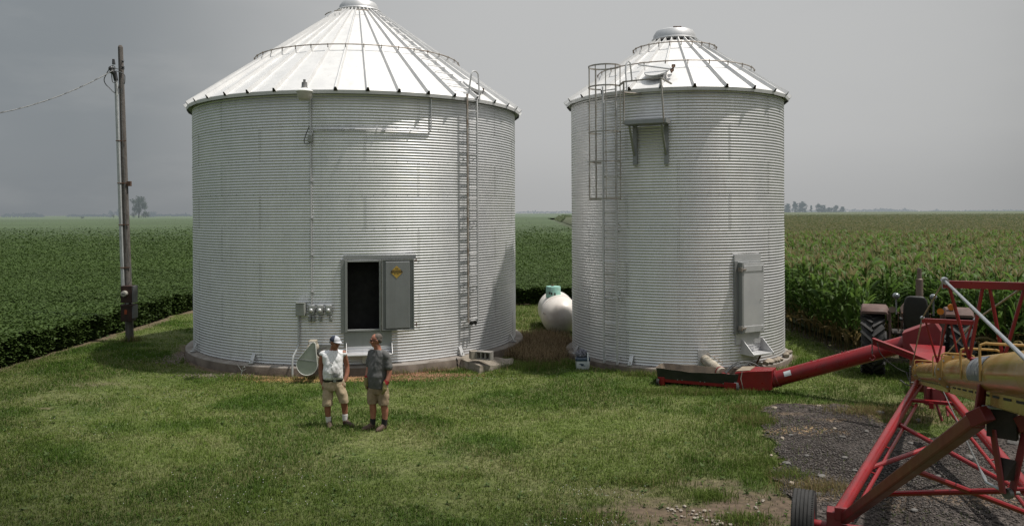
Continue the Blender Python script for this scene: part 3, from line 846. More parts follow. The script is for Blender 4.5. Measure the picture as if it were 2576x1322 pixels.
# grab hoop on the roof edge
gh = MB(); q0 = P(1577, 228, 19.45); gh.tube([q0 + Vector((.30 * 0 + dx, dy, dz)) for dx, dy, dz in ((0, 0, 0), (-.02, .05, .45), (0, .08, .66), (.05, .12, .74), (.11, .18, .70), (.14, .26, .55), (.2, .45, .2))], .02, 8); gh.build('grab_rail', M['galv'], slim)
# platform
pp_, _ = hit(1636, 305, RC, RR)
zpl = hit(1636, 310, RC, RR + .55)[1]
pf = MB(); wallbox(pf, RC, pp_, RR, -.52, .52, .015, .60, zpl, zpl + .03); wallbox(pf, RC, pp_, RR, -.52, .52, .60, .62, zpl - .005, zpl + .095); wallbox(pf, RC, pp_, RR, .50, .52, .02, .60, zpl + .03, zpl + .12); wallbox(pf, RC, pp_, RR, -.52, -.50, .02, .60, zpl + .03, zpl + .12)
pfo = pf.build('platform', M['galv_dull'], slim, smooth=False, bevel=.004)
for s in (-.38, .40):
    b = MB(); wallbox(b, RC, pp_, RR, s - .05, s + .05, .02 - .03, .055, zpl - .95, zpl - .002)
    b.build('support_post', M['galv_dull'], pfo, smooth=False)
    b = MB(); b.beam(wp(RC, pp_, RR, s - .01, .52, zpl - .03), wp(RC, pp_, RR, s - .01, .06, zpl - .72), .05, .03); b.build('brace', M['galv_dull'], pfo, smooth=False)
hr = MB(); zt = zpl + 1.02
A = lambda s, nn, z: wp(RC, pp_, RR, s, nn, z)
hr.beam(A(.47, .61, zpl), A(.40, .60, zt), .035, .035); hr.beam(A(-.50, .61, zpl), A(-.50, .60, zt - .02), .035, .035)
hr.beam(A(-.50, .60, zt), A(.42, .60, zt + .03), .04, .03); hr.beam(A(.40, .60, zt + .03), A(.55, .12, zt - .05), .035, .03); hr.beam(A(-.50, .60, zt), cage_pt(R_(100), cz[3]), .03, .04)
hr.build('handrail', M['cage'], pfo, smooth=False)
# open roof hatch lid by the platform, hinges, roof steps
ph_h, _ = hit(1640, 215, RC, RR + .1)
RZE, RRE = RZ1 + .04, RR + .13
hc = roofpt(RC, RZE, RRE, RSL, ph_h, 2.45, .05); rad_ = Vector((math.cos(ph_h), math.sin(ph_h), 0)); tan_ = Vector((-math.sin(ph_h), math.cos(ph_h), 0)); nrm = (rad_ * RSL + Vector((0, 0, 1))).normalized()
ht = MB(); ht.tube([hc - nrm * .04, hc + nrm * .04], [.27, .27], 28); hto = ht.build('roof_hatch', M['galv_roof'], slim)
ld = MB(); lc_ = hc + tan_ * .05 + nrm * .07 + rad_ * .04; n2 = (nrm - tan_ * .07).normalized(); ld.tube([lc_, lc_ + n2 * .03], [.33, .32], 28); ld.build('hatch_lid', M['galv_roof'], hto)
hh = MB()
up_ = nrm.cross(tan_)
for k in (.0, -.24): hh.box(hc + tan_ * .42 - up_ * (.08 + k) + nrm * .10, (.08, .08, .06)); hh.beam(hc + tan_ * .44 - up_ * (.08 + k) + nrm * .1, hc + tan_ * .42 - up_ * (.20 + k) + nrm * .1, .03, .05)
hh.build('hatch_hinge', M['rust'], hto)
ls = MB(); ls.tube([hc - tan_ * .42 - rad_ * .05 + nrm * .28, hc + tan_ * .40 + rad_ * .22 + nrm * .05], .02, 7); ls.build('lid_stay', M['galv'], hto)
for (u0, v0, u1, v1, Yy) in ((1581, 222, 1622, 217, 19.7), (1563, 232, 1612, 236, 19.5), (1608, 158, 1640, 155, 20.6), (1604, 205, 1640, 202, 20.0)):
    g = MB(); g.tube([P(u0, v0, Yy), P(u1, v1, Yy)], .016, 6); g.build('roof_rung', M['rusty'], slim)
anchors(RC, RR, RZ0, (1456, 1590), 890, slim)
# ------------------------------------------------------------------ world, sun, camera
SUN = Vector((2.86, -0.30, 6.85)).normalized()
w = bpy.data.worlds.new('World'); scene.world = w; w.use_nodes = True
nt = w.node_tree; N = nt.nodes; L = nt.links
bg = N['Background']
sky = N.new('ShaderNodeTexSky'); sky.sky_type = 'NISHITA'; sky.sun_disc = False
sky.sun_elevation = math.asin(SUN.z); sky.sun_rotation = math.atan2(SUN.x, SUN.y)
sky.air_density = 1.6; sky.dust_density = 8.0; sky.ozone_density = 1.0
hs = N.new('ShaderNodeHueSaturation'); hs.inputs['Saturation'].default_value = .35; hs.inputs['Value'].default_value = 1.0
L.new(sky.outputs[0], hs.inputs['Color'])
tc = N.new('ShaderNodeTexCoord')
def wdot(d):
    n = N.new('ShaderNodeVectorMath'); n.operation = 'DOT_PRODUCT'; L.new(tc.outputs['Generated'], n.inputs[0]); n.inputs[1].default_value = Vector(d).normalized(); return n.outputs['Value']
def wmap(s, a, b, c, d, st='SMOOTHSTEP'):
    n = N.new('ShaderNodeMapRange'); n.interpolation_type = st; L.new(s, n.inputs[0])
    for i, k in enumerate((a, b, c, d)): n.inputs[i + 1].default_value = k
    return n.outputs[0]
def wmix(f, a, b, mode='MIX'):
    n = N.new('ShaderNodeMix'); n.data_type = 'RGBA'; n.blend_type = mode
    for sck, val in ((n.inputs['Factor'], f), (n.inputs[6], a), (n.inputs[7], b)):
        if isinstance(val, bpy.types.NodeSocket): L.new(val, sck)
        else: sck.default_value = val
    return n.outputs[2]
# smoke haze: dim blue-grey to the left, brighter towards the sun side, slightly darker low band
az = wdot((1, .25, .0))
haze = wmix(wmap(az, -.42, .42, 0, 1), (2.30, 2.56, 2.76, 1), (3.2, 3.28, 3.28, 1))
glow = wmap(wdot((.17, 1, .20)), .80, 1.0, 0, 1)
haze = wmix(glow, haze, (5.3, 5.35, 5.35, 1))
az2 = wmap(wdot((1, .6, 0)), .86, 1.0, 0, .75)
haze = wmix(az2, haze, (2.45, 2.5, 2.5, 1))
nz = N.new('ShaderNodeTexNoise'); L.new(tc.outputs['Generated'], nz.inputs['Vector']); nz.inputs['Scale'].default_value = 5; nz.inputs['Detail'].default_value = 3
haze = wmix(wmap(nz.outputs[0], .35, .7, 0, .10), haze, (5, 5, 5, 1))
mpn = N.new('ShaderNodeMapping'); L.new(tc.outputs['Generated'], mpn.inputs['Vector']); mpn.inputs['Scale'].default_value = (2.2, 2.2, 7)
nz2 = N.new('ShaderNodeTexNoise'); L.new(mpn.outputs[0], nz2.inputs['Vector']); nz2.inputs['Scale'].default_value = 2.2; nz2.inputs['Detail'].default_value = 6; nz2.inputs['Roughness'].default_value = .55
haze = wmix(wmap(nz2.outputs[0], .42, .70, 0, .16), haze, (5.4, 5.4, 5.3, 1))
haze = wmix(wmap(nz2.outputs[0], .30, .48, .02, 0), haze, (1.6, 1.7, 1.8, 1))
sep = N.new('ShaderNodeSeparateXYZ'); L.new(tc.outputs['Generated'], sep.inputs[0])
low = wmap(sep.outputs[2], 0.0, .10, .22, 0)
haze = wmix(low, haze, (2.2, 2.25, 2.3, 1))
final = wmix(.90, hs.outputs[0], haze)
zen = wmap(sep.outputs[2], .32, .85, 1.0, 2.1)  # unseen upper sky boosted to add light from above
zm = N.new('ShaderNodeVectorMath'); zm.operation = 'SCALE'; L.new(final, zm.inputs[0]); L.new(zen, zm.inputs['Scale'])
L.new(zm.outputs[0], bg.inputs['Color'])
bg.inputs['Strength'].default_value = 0.1

sl_ = bpy.data.lights.new('sun', 'SUN'); sl_.energy = 4.1; sl_.angle = R_(1.2); sl_.color = (1.0, .945, .87)
so = bpy.data.objects.new('sun', sl_); COL.objects.link(so)
so.rotation_euler = SUN.to_track_quat('Z', 'Y').to_euler(); so.location = (20, 10, 60)

cd_ = bpy.data.cameras.new('camera'); cam = bpy.data.objects.new('camera', cd_); COL.objects.link(cam)
cd_.sensor_width = 36; cd_.lens = F / 2576 * 36; cd_.sensor_fit = 'HORIZONTAL'
cd_.shift_y = -(661 - CY) / 2576; cd_.clip_end = 20000; cd_.clip_start = .05
cam.matrix_world = Matrix.Translation((0, 0, EYE)) @ Matrix.Rotation(PI / 2, 4, 'X') @ Matrix.Rotation(-ROLL, 4, 'Z')
scene.camera = cam
scene.view_settings.view_transform = 'Standard'; scene.view_settings.look = 'None'; scene.view_settings.exposure = 0
scene.render.engine = 'CYCLES'
scene.cycles.use_denoising = True
scene.cycles.max_bounces = 6; scene.cycles.diffuse_bounces = 3; scene.cycles.glossy_bounces = 3; scene.cycles.transparent_max_bounces = 6
scene.cycles.caustics_reflective = False; scene.cycles.caustics_refractive = False
scene.cycles.sample_clamp_indirect = 4

# ------------------------------------------------------------------ ground zones
SOYX, SOYY = -13.1, 33.7
def soy_edge(x, y):
    """>0 inside the soybeans"""
    wob = .50 * (vnoise(x, y, 1.1, 3) - .5) + .25 * (vnoise(x, y, .4, 13) - .5)
    return np.maximum(SOYX - x, y - SOYY) + wob
def corn_edge_x(y):
    return np.where(np.asarray(y) < 420, 9.15 + np.maximum(y - 27, 0) * .028, np.maximum(20.4, .085 * np.asarray(y)))
def poly_dist(x, y, pts):
    """signed distance to polygon, positive inside"""
    x = np.asarray(x, float); y = np.asarray(y, float)
    d = np.full(x.shape, 1e9); ins = np.zeros(x.shape, bool); n = len(pts)
    for i in range(n):
        (x0, y0), (x1, y1) = pts[i], pts[(i + 1) % n]
        ex, ey = x1 - x0, y1 - y0
        tt = np.clip(((x - x0) * ex + (y - y0) * ey) / (ex * ex + ey * ey), 0, 1)
        d = np.minimum(d, np.hypot(x - x0 - tt * ex, y - y0 - tt * ey))
        c = ((y0 > y) != (y1 > y)) & (x < (x1 - x0) * (y - y0) / (y1 - y0 + 1e-12) + x0)
        ins ^= c
    return np.where(ins, d, -d)
gpx = [(1922, 1016), (2120, 1022), (2200, 1052), (2330, 1100), (2480, 1075), (2700, 1120), (2900, 1500), (2120, 1500), (1985, 1262), (1948, 1190), (1930, 1110), (1918, 1060)]
GRAV = [tuple(G(u, v)[:2]) for u, v in gpx]
def zone(x, y):
    """returns dict of weights"""
    x = np.asarray(x, float); y = np.asarray(y, float)
    z = {}
    n1 = fbm(x, y, 1.2, 1); n2 = fbm(x, y, .45, 2); n3 = fbm(x, y, 3.2, 4)
    gd = poly_dist(x, y, GRAV) + (n2 - .5) * .55
    z['gravel'] = sstep(-.12, .15, gd)
    # worn brown ground near the wheel and front right
    b = np.zeros_like(x)
    for (u, v, rx, ry, k) in ((1800, 1290, 1.9, .75, 1.0), (1640, 1295, 1.4, .55, .85), (1905, 1255, .9, .6, .9), (2030, 1270, 1.1, .7, 1.0), (1790, 1215, .8, .25, .7), (1950, 1030, .3, .3, .4), (100, 1028, .3, .13, 1.0), (230, 968, .8, .25, .45), (1480, 1290, .9, .3, .55), (1860, 1160, .5, .25, .55), (1560, 1235, .7, .25, .5)):
        g = G(u, v); q = np.sqrt(((x - g.x) / rx) ** 2 + ((y - g.y) / ry) ** 2) + (n2 - .5) * 1.3
        b = np.maximum(b, k * sstep(1.15, .35, q))
    # foundation edges
    dl = np.hypot(x - LC[0], y - LC[1]) - (LR + .21); dr = np.hypot(x - RC[0], y - RC[1]) - (RR + .18)
    ang = np.arctan2(y - LC[1], x - LC[0])
    wl = .28 + .25 * sstep(-2.4, -3.0, ang) + .32 * np.exp(-((ang + 1.60) / .5) ** 2)
    bl = sstep(1.0, .2, dl / wl + (n2 - .5) * 1.1)
    br = .9 * sstep(1.0, .2, dr / .28 + (n2 - .5) * 1.4)
    b = np.maximum(b, np.maximum(bl, br))
    z['kernel'] = bl * np.exp(-((ang + 1.78) / .22) ** 2)
    z['brick'] = bl * sstep(-1.72, -1.5, ang) * sstep(-.85, -1.1, ang)
    # soil along the beans and corn
    se = soy_edge(x, y)
    b = np.maximum(b, sstep(-.40, -.02, se + (n2 - .5) * .6) * .85)
    ce = np.where(y > 20.5, x - corn_edge_x(y), -9)
    z['corn'] = sstep(-.5, .1, ce + (n2 - .5) * .5)
    z['bare'] = np.clip(b, 0, 1)
    # dry long grass between the bins
    q = np.sqrt(((x - .75) / 1.35) ** 2 + ((y - 22.9) / 2.5) ** 2) + (n2 - .5) * .5
    z['hay'] = sstep(1.05, .7, q) * (dl > .05) * (dr > .05)
    g = G(2190, 1040); q2 = np.sqrt(((x - g.x) / .9) ** 2 + ((y - g.y) / .45) ** 2) + (n2 - .5) * .8
    z['hay'] = np.maximum(z['hay'], .8 * sstep(1.1, .5, q2))
    g = G(2440, 1040); q2 = np.sqrt(((x - g.x) / 2.2) ** 2 + ((y - g.y) / 1.0) ** 2) + (n2 - .5) * .8
    z['hay'] = np.maximum(z['hay'], .6 * sstep(1.1, .5, q2))
    # pale mown streaks / dry swards
    dry = sstep(.52, .70, n3) * .55 + sstep(.55, .75, n1) * .35
    for (u, v, rx, ry, k) in ((480, 1190, 2.0, .6, .55), (1150, 1030, 3.0, .9, .35), (1560, 1010, 2.2, .7, .40), (300, 1290, 1.6, .5, .4), (180, 1000, 1.4, .5, .35), (1600, 1120, 2.5, .8, .35)):
        g = G(u, v); q = np.sqrt(((x - g.x) / rx) ** 2 + ((y - g.y) / ry) ** 2) + (n1 - .5) * 1.2
        dry = np.maximum(dry, k * sstep(1.2, .2, q))
    # mower arcs sweeping round the wide bin
    w_ = (n1 - .5) * .9
    for d0, wd_, k in ((2.1, .24, .55), (3.6, .34, .60), (5.3, .26, .50), (7.2, .38, .55), (9.0, .30, .4)):
        dry = np.maximum(dry, k * np.exp(-((dl + w_ - d0) / wd_) ** 2) * sstep(.35, .6, n3 + .15) * (x < 5))
    z['dry'] = np.clip(dry, 0, 1)
    z['shade'] = 1 - .32 * sstep(14.5, 9.5, y) - .24 * sstep(.36, .66, np.abs(x + .02 * y) / np.maximum(y, 1))  # lens-vignette darkening multiplied into the turf colour, foreground and sides
    z['lush'] = sstep(.45, .68, fbm(x, y, 1.7, 9))
    z['n2'] = n2; z['n1'] = n1; z['n3'] = n3
    z['soy'] = sstep(-.05, .1, se)
    return z
C3 = lambda *a: np.array(a)
def mixc(a, b, t): return a * (1 - t[:, None]) + b * t[:, None]

# lawn sheet
gx = np.arange(-17, 15.01, .10); gy = np.arange(1.0, 37.01, .10)
X, Y = np.meshgrid(gx, gy); xf, yf = X.ravel(), Y.ravel()
z = zone(xf, yf)
col = np.tile(C3(.088, .112, .030), (len(xf), 1))
col = mixc(col, C3(.050, .080, .017), z['lush'])
col = mixc(col, C3(.140, .145, .062), z['dry'])
col = mixc(col, C3(.130, .095, .066), z['bare'])
col = mixc(col, C3(.26, .125, .075), np.clip(z['brick'] * 1.0, 0, 1))
col = mixc(col, C3(.26, .17, .08), np.clip(z['kernel'] * .9, 0, 1))
col = mixc(col, C3(.20, .145, .085), z['hay'])
col = mixc(col, C3(.060, .048, .032), z['corn'])
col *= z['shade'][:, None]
Z = (fbm(xf, yf, 2.5, 21) - .5) * .05 * (1 - z['gravel'])
Z = np.where((np.hypot(xf - LC[0], yf - LC[1]) < LR + .6) | (np.hypot(xf - RC[0], yf - RC[1]) < RR + .6), 0, Z)
ny, nx = X.shape
ii = (np.arange(ny - 1)[:, None] * nx + np.arange(nx - 1)[None])
Q = np.stack([ii, ii + 1, ii + nx + 1, ii + nx], -1).reshape(-1, 4)
M['lawn'] = attr_mat('lawn_soil', .95, 0, False, 9, .45)
np_mesh('lawn', np.stack([xf, yf, Z], 1), Q, M['lawn'], kind='structure', colors=col)

# gravel pad (irregular outline, a few mm above the lawn sheet)
gx = np.arange(2.5, 14, .08); gy = np.arange(2.0, 18, .08)
X, Y = np.meshgrid(gx, gy); xf, yf = X.ravel(), Y.ravel()
gz = zone(xf, yf)['gravel']
ny, nx = X.shape
ii = (np.arange(ny - 1)[:, None] * nx + np.arange(nx - 1)[None])
keep = (gz.reshape(ny, nx)[:-1, :-1] > .45).ravel()
Q = np.stack([ii, ii + 1, ii + nx + 1, ii + nx], -1).reshape(-1, 4)[keep]
c0 = np.tile(C3(.066, .057, .052), (len(xf), 1))
c0 = mixc(c0, C3(.040, .034, .031), sstep(.45, .7, fbm(xf, yf, .9, 31)))
tan = np.zeros_like(xf)
for (u, v, rx, ry, k) in ((2010, 1085, .8, .35, .8), (2090, 1060, .4, .2, .6), (1990, 1045, .4, .2, .4), (2200, 1250, 1.2, .5, .25), (2480, 1260, 1.2, .5, .35)):
    g = G(u, v); q = np.sqrt(((xf - g.x) / rx) ** 2 + ((yf - g.y) / ry) ** 2) + (fbm(xf, yf, .4, 33) - .5) * 1.5
    tan = np.maximum(tan, k * sstep(1.1, .3, q))
c0 = mixc(c0, C3(.20, .14, .085), tan)
c0 = mixc(c0, C3(.12, .09, .06), sstep(.85, .5, gz) * .8)
zz = .03 + (fbm(xf, yf, .8, 35) - .5) * .03
zz = np.where(gz < .6, np.minimum(zz, .022), zz)
used = np.unique(Q); mp = -np.ones(len(xf), int); mp[used] = np.arange(len(used))
M['gravel'] = attr_mat('gravel_ground', .95, 0, False, 17, .95, .1)
t_ = M['gravel'].node_tree
bn = t_.nodes.new('ShaderNodeBump'); vr = t_.nodes.new('ShaderNodeTexVoronoi'); gm = t_.nodes.new('ShaderNodeNewGeometry')
vr.inputs['Scale'].default_value = 26; t_.links.new(gm.outputs['Position'], vr.inputs['Vector']); t_.links.new(vr.outputs['Distance'], bn.inputs['Height'])
bn.inputs['Strength'].default_value = .9; bn.inputs['Distance'].default_value = .03; t_.links.new(bn.outputs[0], t_.nodes['Principled BSDF'].inputs['Normal'])
np_mesh('gravel_pad', np.stack([xf, yf, zz], 1)[used], mp[Q], M['gravel'], kind='structure', colors=c0[used])

# far terrain: flat farmland to the horizon
def far_h(y): return np.clip((np.asarray(y, float) - 220) * .0024, 0, 1.5)
ys = np.concatenate([[-30, 0, 20], np.geomspace(36, 9000, 60)])
xs = np.concatenate([-np.geomspace(9000, 20, 30), np.linspace(-18, 18, 7), np.geomspace(20, 9000, 30)])
X, Y = np.meshgrid(xs, ys); xf, yf = X.ravel(), Y.ravel()
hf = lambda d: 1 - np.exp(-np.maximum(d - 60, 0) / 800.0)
HZ = C3(.108, .138, .108)  # distance haze painted into the terrain and crop colours
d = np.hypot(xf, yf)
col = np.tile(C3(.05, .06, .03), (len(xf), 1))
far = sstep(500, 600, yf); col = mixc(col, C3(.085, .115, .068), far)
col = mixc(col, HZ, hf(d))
ny, nx = X.shape
ii = (np.arange(ny - 1)[:, None] * nx + np.arange(nx - 1)[None])
Q = np.stack([ii, ii + 1, ii + nx + 1, ii + nx], -1).reshape(-1, 4)
M['terrain'] = attr_mat('farmland', 1.0, 0, False, .02, .2)
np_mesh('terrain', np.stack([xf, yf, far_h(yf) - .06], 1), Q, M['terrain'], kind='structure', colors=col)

# ------------------------------------------------------------------ generic leaf scatter
def leaf_quads(Pn, length, width, dirv, nrm):
    """one folded diamond leaf per point: 4 verts, 1 quad"""
    side = np.cross(dirv, nrm); side /= np.linalg.norm(side, axis=1)[:, None] + 1e-9
    a = Pn; b = Pn + dirv * (length * .45)[:, None] + side * (width * .5)[:, None] - nrm * (width * .12)[:, None]
    c = Pn + dirv * length[:, None] - nrm * (length * .18)[:, None]
    d = Pn + dirv * (length * .45)[:, None] - side * (width * .5)[:, None] - nrm * (width * .12)[:, None]
    V = np.stack([a, b, c, d], 1).reshape(-1, 3)
    n = len(Pn); Q = np.arange(4 * n).reshape(n, 4)
    return V, Q
def rand_dir(n, up=0.3, rng=RNG):
    a = rng.uniform(0, 2 * PI, n); e = rng.normal(up, .35, n)
    d = np.stack([np.cos(a) * np.cos(e), np.sin(a) * np.cos(e), np.sin(e)], 1)
    nr = np.stack([-np.cos(a) * np.sin(e), -np.sin(a) * np.sin(e), np.cos(e)], 1) + rng.normal(0, .35, (n, 3))
    nr /= np.linalg.norm(nr, axis=1)[:, None]
    return d, nr

# ------------------------------------------------------------------ soybean field
M['soy'] = attr_mat('soybean_leaves', .6, .25, spec=.18)
def soy_h(x, y): return .78 + .22 * (fbm(x, y, 2.0, 51) - .5) + .14 * (vnoise(x, y, .35, 52) - .5)
Vs, Qs, Cs = [], [], []
# canopy underlay sheet
ys = np.concatenate([np.arange(14, 60, .7), np.geomspace(60, 1500, 60)])
xs = np.concatenate([-np.geomspace(1500, 46, 40), np.arange(-45, 46, .7), np.geomspace(46, 1500, 40)])
X, Y = np.meshgrid(xs, ys); xf, yf = X.ravel(), Y.ravel()
inside = (soy_edge(xf, yf) > .35) & (xf < corn_edge_x(yf) - .5 + 0 * yf) & (yf < 560)
d = np.hypot(xf, yf)
base = soy_h(xf, yf) + far_h(yf)
nearw = sstep(150, 60, yf)
hz_ = base - .17 * nearw
cc = np.tile(C3(.037, .063, .014), (len(xf), 1))
cc = mixc(cc, C3(.050, .080, .027), sstep(40, 150, yf))
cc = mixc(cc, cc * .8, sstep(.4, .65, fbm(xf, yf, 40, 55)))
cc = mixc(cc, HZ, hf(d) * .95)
ny, nx = X.shape
ii = (np.arange(ny - 1)[:, None] * nx + np.arange(nx - 1)[None])
I2 = inside.reshape(ny, nx); keep = (I2[:-1, :-1] & I2[1:, 1:] & I2[1:, :-1] & I2[:-1, 1:]).ravel()
Q = np.stack([ii, ii + 1, ii + nx + 1, ii + nx], -1).reshape(-1, 4)[keep]
M['canopy'] = attr_mat('crop_canopy', .9, 0, False, 2.2, .35)
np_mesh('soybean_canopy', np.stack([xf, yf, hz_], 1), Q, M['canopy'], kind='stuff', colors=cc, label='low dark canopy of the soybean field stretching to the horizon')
def scatter_frustum(n, y0, y1, xlo, xhi, power=1.0):
    u = RNG.uniform(0, 1, n)
    y = (y0 ** (1 - power) + u * (y1 ** (1 - power) - y0 ** (1 - power))) ** (1 / (1 - power)) if power != 1 else y0 * (y1 / y0) ** u
    return y
# leaves: edge faces dense, top cover thinning with distance
def add_soy(x, y, zt, ln):
    n = len(x); dv, nr = rand_dir(n, .15)
    V, Q = leaf_quads(np.stack([x, y, zt], 1), ln, ln * .72, dv, nr)
    b = sum(len(v) for v in Vs); Vs.append(V); Qs.append(Q + b)
    t1 = RNG.uniform(0, 1, n); c = mixc(np.tile(C3(.046, .080, .017), (n, 1)), C3(.070, .112, .028), t1 ** 1.3)
    c = mixc(c, c * .75, sstep(.45, .65, fbm(x, y, 6.0, 57)) * .5)
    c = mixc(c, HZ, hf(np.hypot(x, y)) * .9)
    Cs.append(np.repeat(c, 4, 0))
def in_view(x, y): return (np.abs(x) < .70 * y + 1.5)
n = 780000
y = (RNG.uniform(0, 1, n) * (1 / 17.0 - 1 / 420.0) + 1 / 420.0) ** -1
x = RNG.uniform(-.70, .12, n) * y - .5
k = (soy_edge(x, y) > 0) & (RNG.uniform(0, 1, n) < sstep(240, 50, y) + .03) & (x < corn_edge_x(y) - .5) & in_view(x, y) & ((x < -.2 * y + 1.0) | (x > -.02 * y - .8))
x, y = x[k], y[k]
h = soy_h(x, y) + far_h(y)
gap = sstep(.25, .5, np.abs(((x / .76) % 1) - .5) * 2) * sstep(45, 25, y)     # faint row furrows near
zt = h - RNG.exponential(.06, len(x)) + RNG.uniform(-.02, .08, len(x)) - .07 * (1 - gap) * sstep(45, 25, y) * RNG.uniform(0, 1, len(x))
add_soy(x, y, zt, RNG.uniform(.065, .11, len(x)) * np.clip(y / 36, 1, 4.2))
# standing faces of the field edges
n = 60000
y = RNG.uniform(16, 36, n); x = SOYX - np.abs(RNG.normal(0, .16, n)) - .02
hh_ = RNG.beta(1.6, 1.1, n)
k = soy_edge(x, y) > -.05; x, y, hh_ = x[k], y[k], hh_[k]
add_soy(x + .10 * hh_, y, soy_h(x, y) * hh_ + .02, RNG.uniform(.085, .14, len(x)))
n = 26000
x = RNG.uniform(-14, 4.5, n); y = SOYY + np.abs(RNG.normal(0, .16, n)); hh_ = RNG.beta(1.6, 1.1, n)
add_soy(x, y - .10 * hh_, soy_h(x, y) * hh_ + .02, RNG.uniform(.09, .15, n))
V = np.concatenate(Vs); Q = np.concatenate(Qs); C_ = np.concatenate(Cs)
np_mesh('soybean_field', V, Q, M['soy'], kind='stuff', colors=C_, smooth=False, label='leafy green soybean crop with a dense front edge')

# ------------------------------------------------------------------ corn
M['corn'] = attr_mat('corn_plant', .5, .52, spec=.25)
def corn_plant(seed, h=2.15, detail=True):
    r = np.random.default_rng(seed); V, Q, Cc = [], [], []
    def quadstrip(pts, wid, side, colr, fold=.25):
        b = len(V)
        for p, wd in zip(pts, wid):
            V.append(p - side * wd); V.append(p + side * wd)
        for i in range(len(pts) - 1):
            Q.append((b + 2 * i, b + 2 * i + 1, b + 2 * i + 3, b + 2 * i + 2))
        for i in range(len(pts)):
            Cc.append(colr[i]); Cc.append(colr[i])
    # stalk
    lean = r.normal(0, .03, 2)
    ns = 5
    for s_ in range(5):
        a0, a1 = 2 * PI * s_ / 5, 2 * PI * (s_ + 1) / 5
        b = len(V)
        for kz in range(3):
            zz = h * .93 * kz / 2; rad = .017 - .006 * kz / 2
            for a in (a0, a1):
                V.append(np.array([math.cos(a) * rad + lean[0] * zz, math.sin(a) * rad + lean[1] * zz, zz]))
                Cc.append(C3(.20, .16, .07) * (.8 + .2 * kz) if kz == 0 else C3(.11, .12, .04))
        for kz in range(2): Q.append((b + 2 * kz, b + 2 * kz + 1, b + 2 * kz + 3, b + 2 * kz + 2))
    az = r.uniform(0, PI)
    nl = 13
    for i in range(nl):
        f = i / (nl - 1); z0 = .25 + f * (h - .55)
        a = az + (i % 2) * PI + r.normal(0, .35)
        L_ = (.55 + .45 * math.sin(PI * min(1, f * 1.1 + .1))) * r.uniform(.85, 1.15)
        wd = .042 * r.uniform(.85, 1.2)
        d = np.array([math.cos(a), math.sin(a), 0]); side = np.array([-math.sin(a), math.cos(a), 0]) + np.array([0, 0, r.normal(0, .35)])
        side /= np.linalg.norm(side)
        el = R_(r.uniform(48, 68)) * (1.1 if f > .8 else 1.0); droop = r.uniform(.9, 1.8)
        pts = []; p = np.array([lean[0] * z0, lean[1] * z0, z0]); seg = 6
        for k in range(seg + 1):
            pts.append(p.copy()); e = el - droop * (k / seg) ** 1.4 * 1.25
            p = p + (d * math.cos(e) + np.array([0, 0, math.sin(e)])) * L_ / seg
        wid = [wd * s_ for s_ in (.55, .95, 1, .95, .8, .5, .04)]
        dead = f < .16
        g0 = C3(.20, .15, .065) if dead else mixc(C3(.050, .104, .020)[None], C3(.105, .170, .036), np.array([r.uniform(0, 1)]))[0] * (.75 + .45 * f)
        g1 = g0 * (1.0 if dead else 1.2)
        quadstrip(pts, wid, side, [g0 * (1 - k / seg) + g1 * k / seg for k in range(seg + 1)])
    # tassel
    for i in range(9):
        a = r.uniform(0, 2 * PI); L_ = r.uniform(.18, .34); d = np.array([math.cos(a) * .55, math.sin(a) * .55, .8]) if i else np.array([0, 0, 1.2])
        p0 = np.array([lean[0] * h, lean[1] * h, h * .9]); side = np.array([-math.sin(a), math.cos(a), 0])
        pts = [p0, p0 + d * L_ * .6, p0 + d * L_ * .95 + np.array([d[0], d[1], 0]) * .05]
        quadstrip(pts, [.008, .011, .004], side, [C3(.21, .185, .085)] * 3)
    return np.array(V), np.array(Q), np.array(Cc)
KINDS = [corn_plant(100 + i, 2.1 + .06 * (i % 4)) for i in range(8)]
def corn_ok(x, y):
    tract = (x > 9.42) & (x < 11.9) & (y < 22.4)
    return (x > corn_edge_x(y)) & (y > 19.6) & ~tract & (x < .70 * y + 2.5) & ((x > 9.42) | (y > 20.9))
rows_ = []
for xr in np.arange(9.30, 60, .76):
    yy = np.arange(19.0, 62, .185); yy = yy + RNG.uniform(-.06, .06, len(yy)); xx = xr + RNG.normal(0, .035, len(yy)) + np.maximum(yy - 27, 0) * .028
    rows_.append(np.stack([xx, yy], 1))
pl_ = np.concatenate(rows_); pl_ = pl_[corn_ok(pl_[:, 0], pl_[:, 1])]
vis = pl_[:, 0] / pl_[:, 1] > .335
pl_ = pl_[vis]
order = np.argsort(pl_[:, 1] + np.maximum(0, (pl_[:, 0] - corn_edge_x(pl_[:, 1])) * 1.2 - .3))
pl_ = pl_[order]
kidx = RNG.integers(0, 8, len(pl_)); rot = RNG.uniform(0, 2 * PI, len(pl_)); scl = RNG.uniform(.92, 1.16, len(pl_))
meshes = []
for i, (V, Q, C_) in enumerate(KINDS):
    o = np_mesh('corn_plant', V, Q, M['corn'], colors=C_); meshes.append(o)
NI = 295
protos = meshes; first_used = [False] * 8
for i in range(NI):
    k = kidx[i]
    if not first_used[k]: o = protos[k]; first_used[k] = True
    else:
        o = protos[k].copy(); COL.objects.link(o)
    o.location = (pl_[i, 0], pl_[i, 1], 0); o.rotation_euler = (0, 0, rot[i]); o.scale = (scl[i],) * 3
    tag(o, 'tall green corn plant with tan tassel at the near edge of the cornfield', 'corn plant', 'corn plants along the near edge of the cornfield')
Vs, Qs, Cs = [], [], []; b = 0
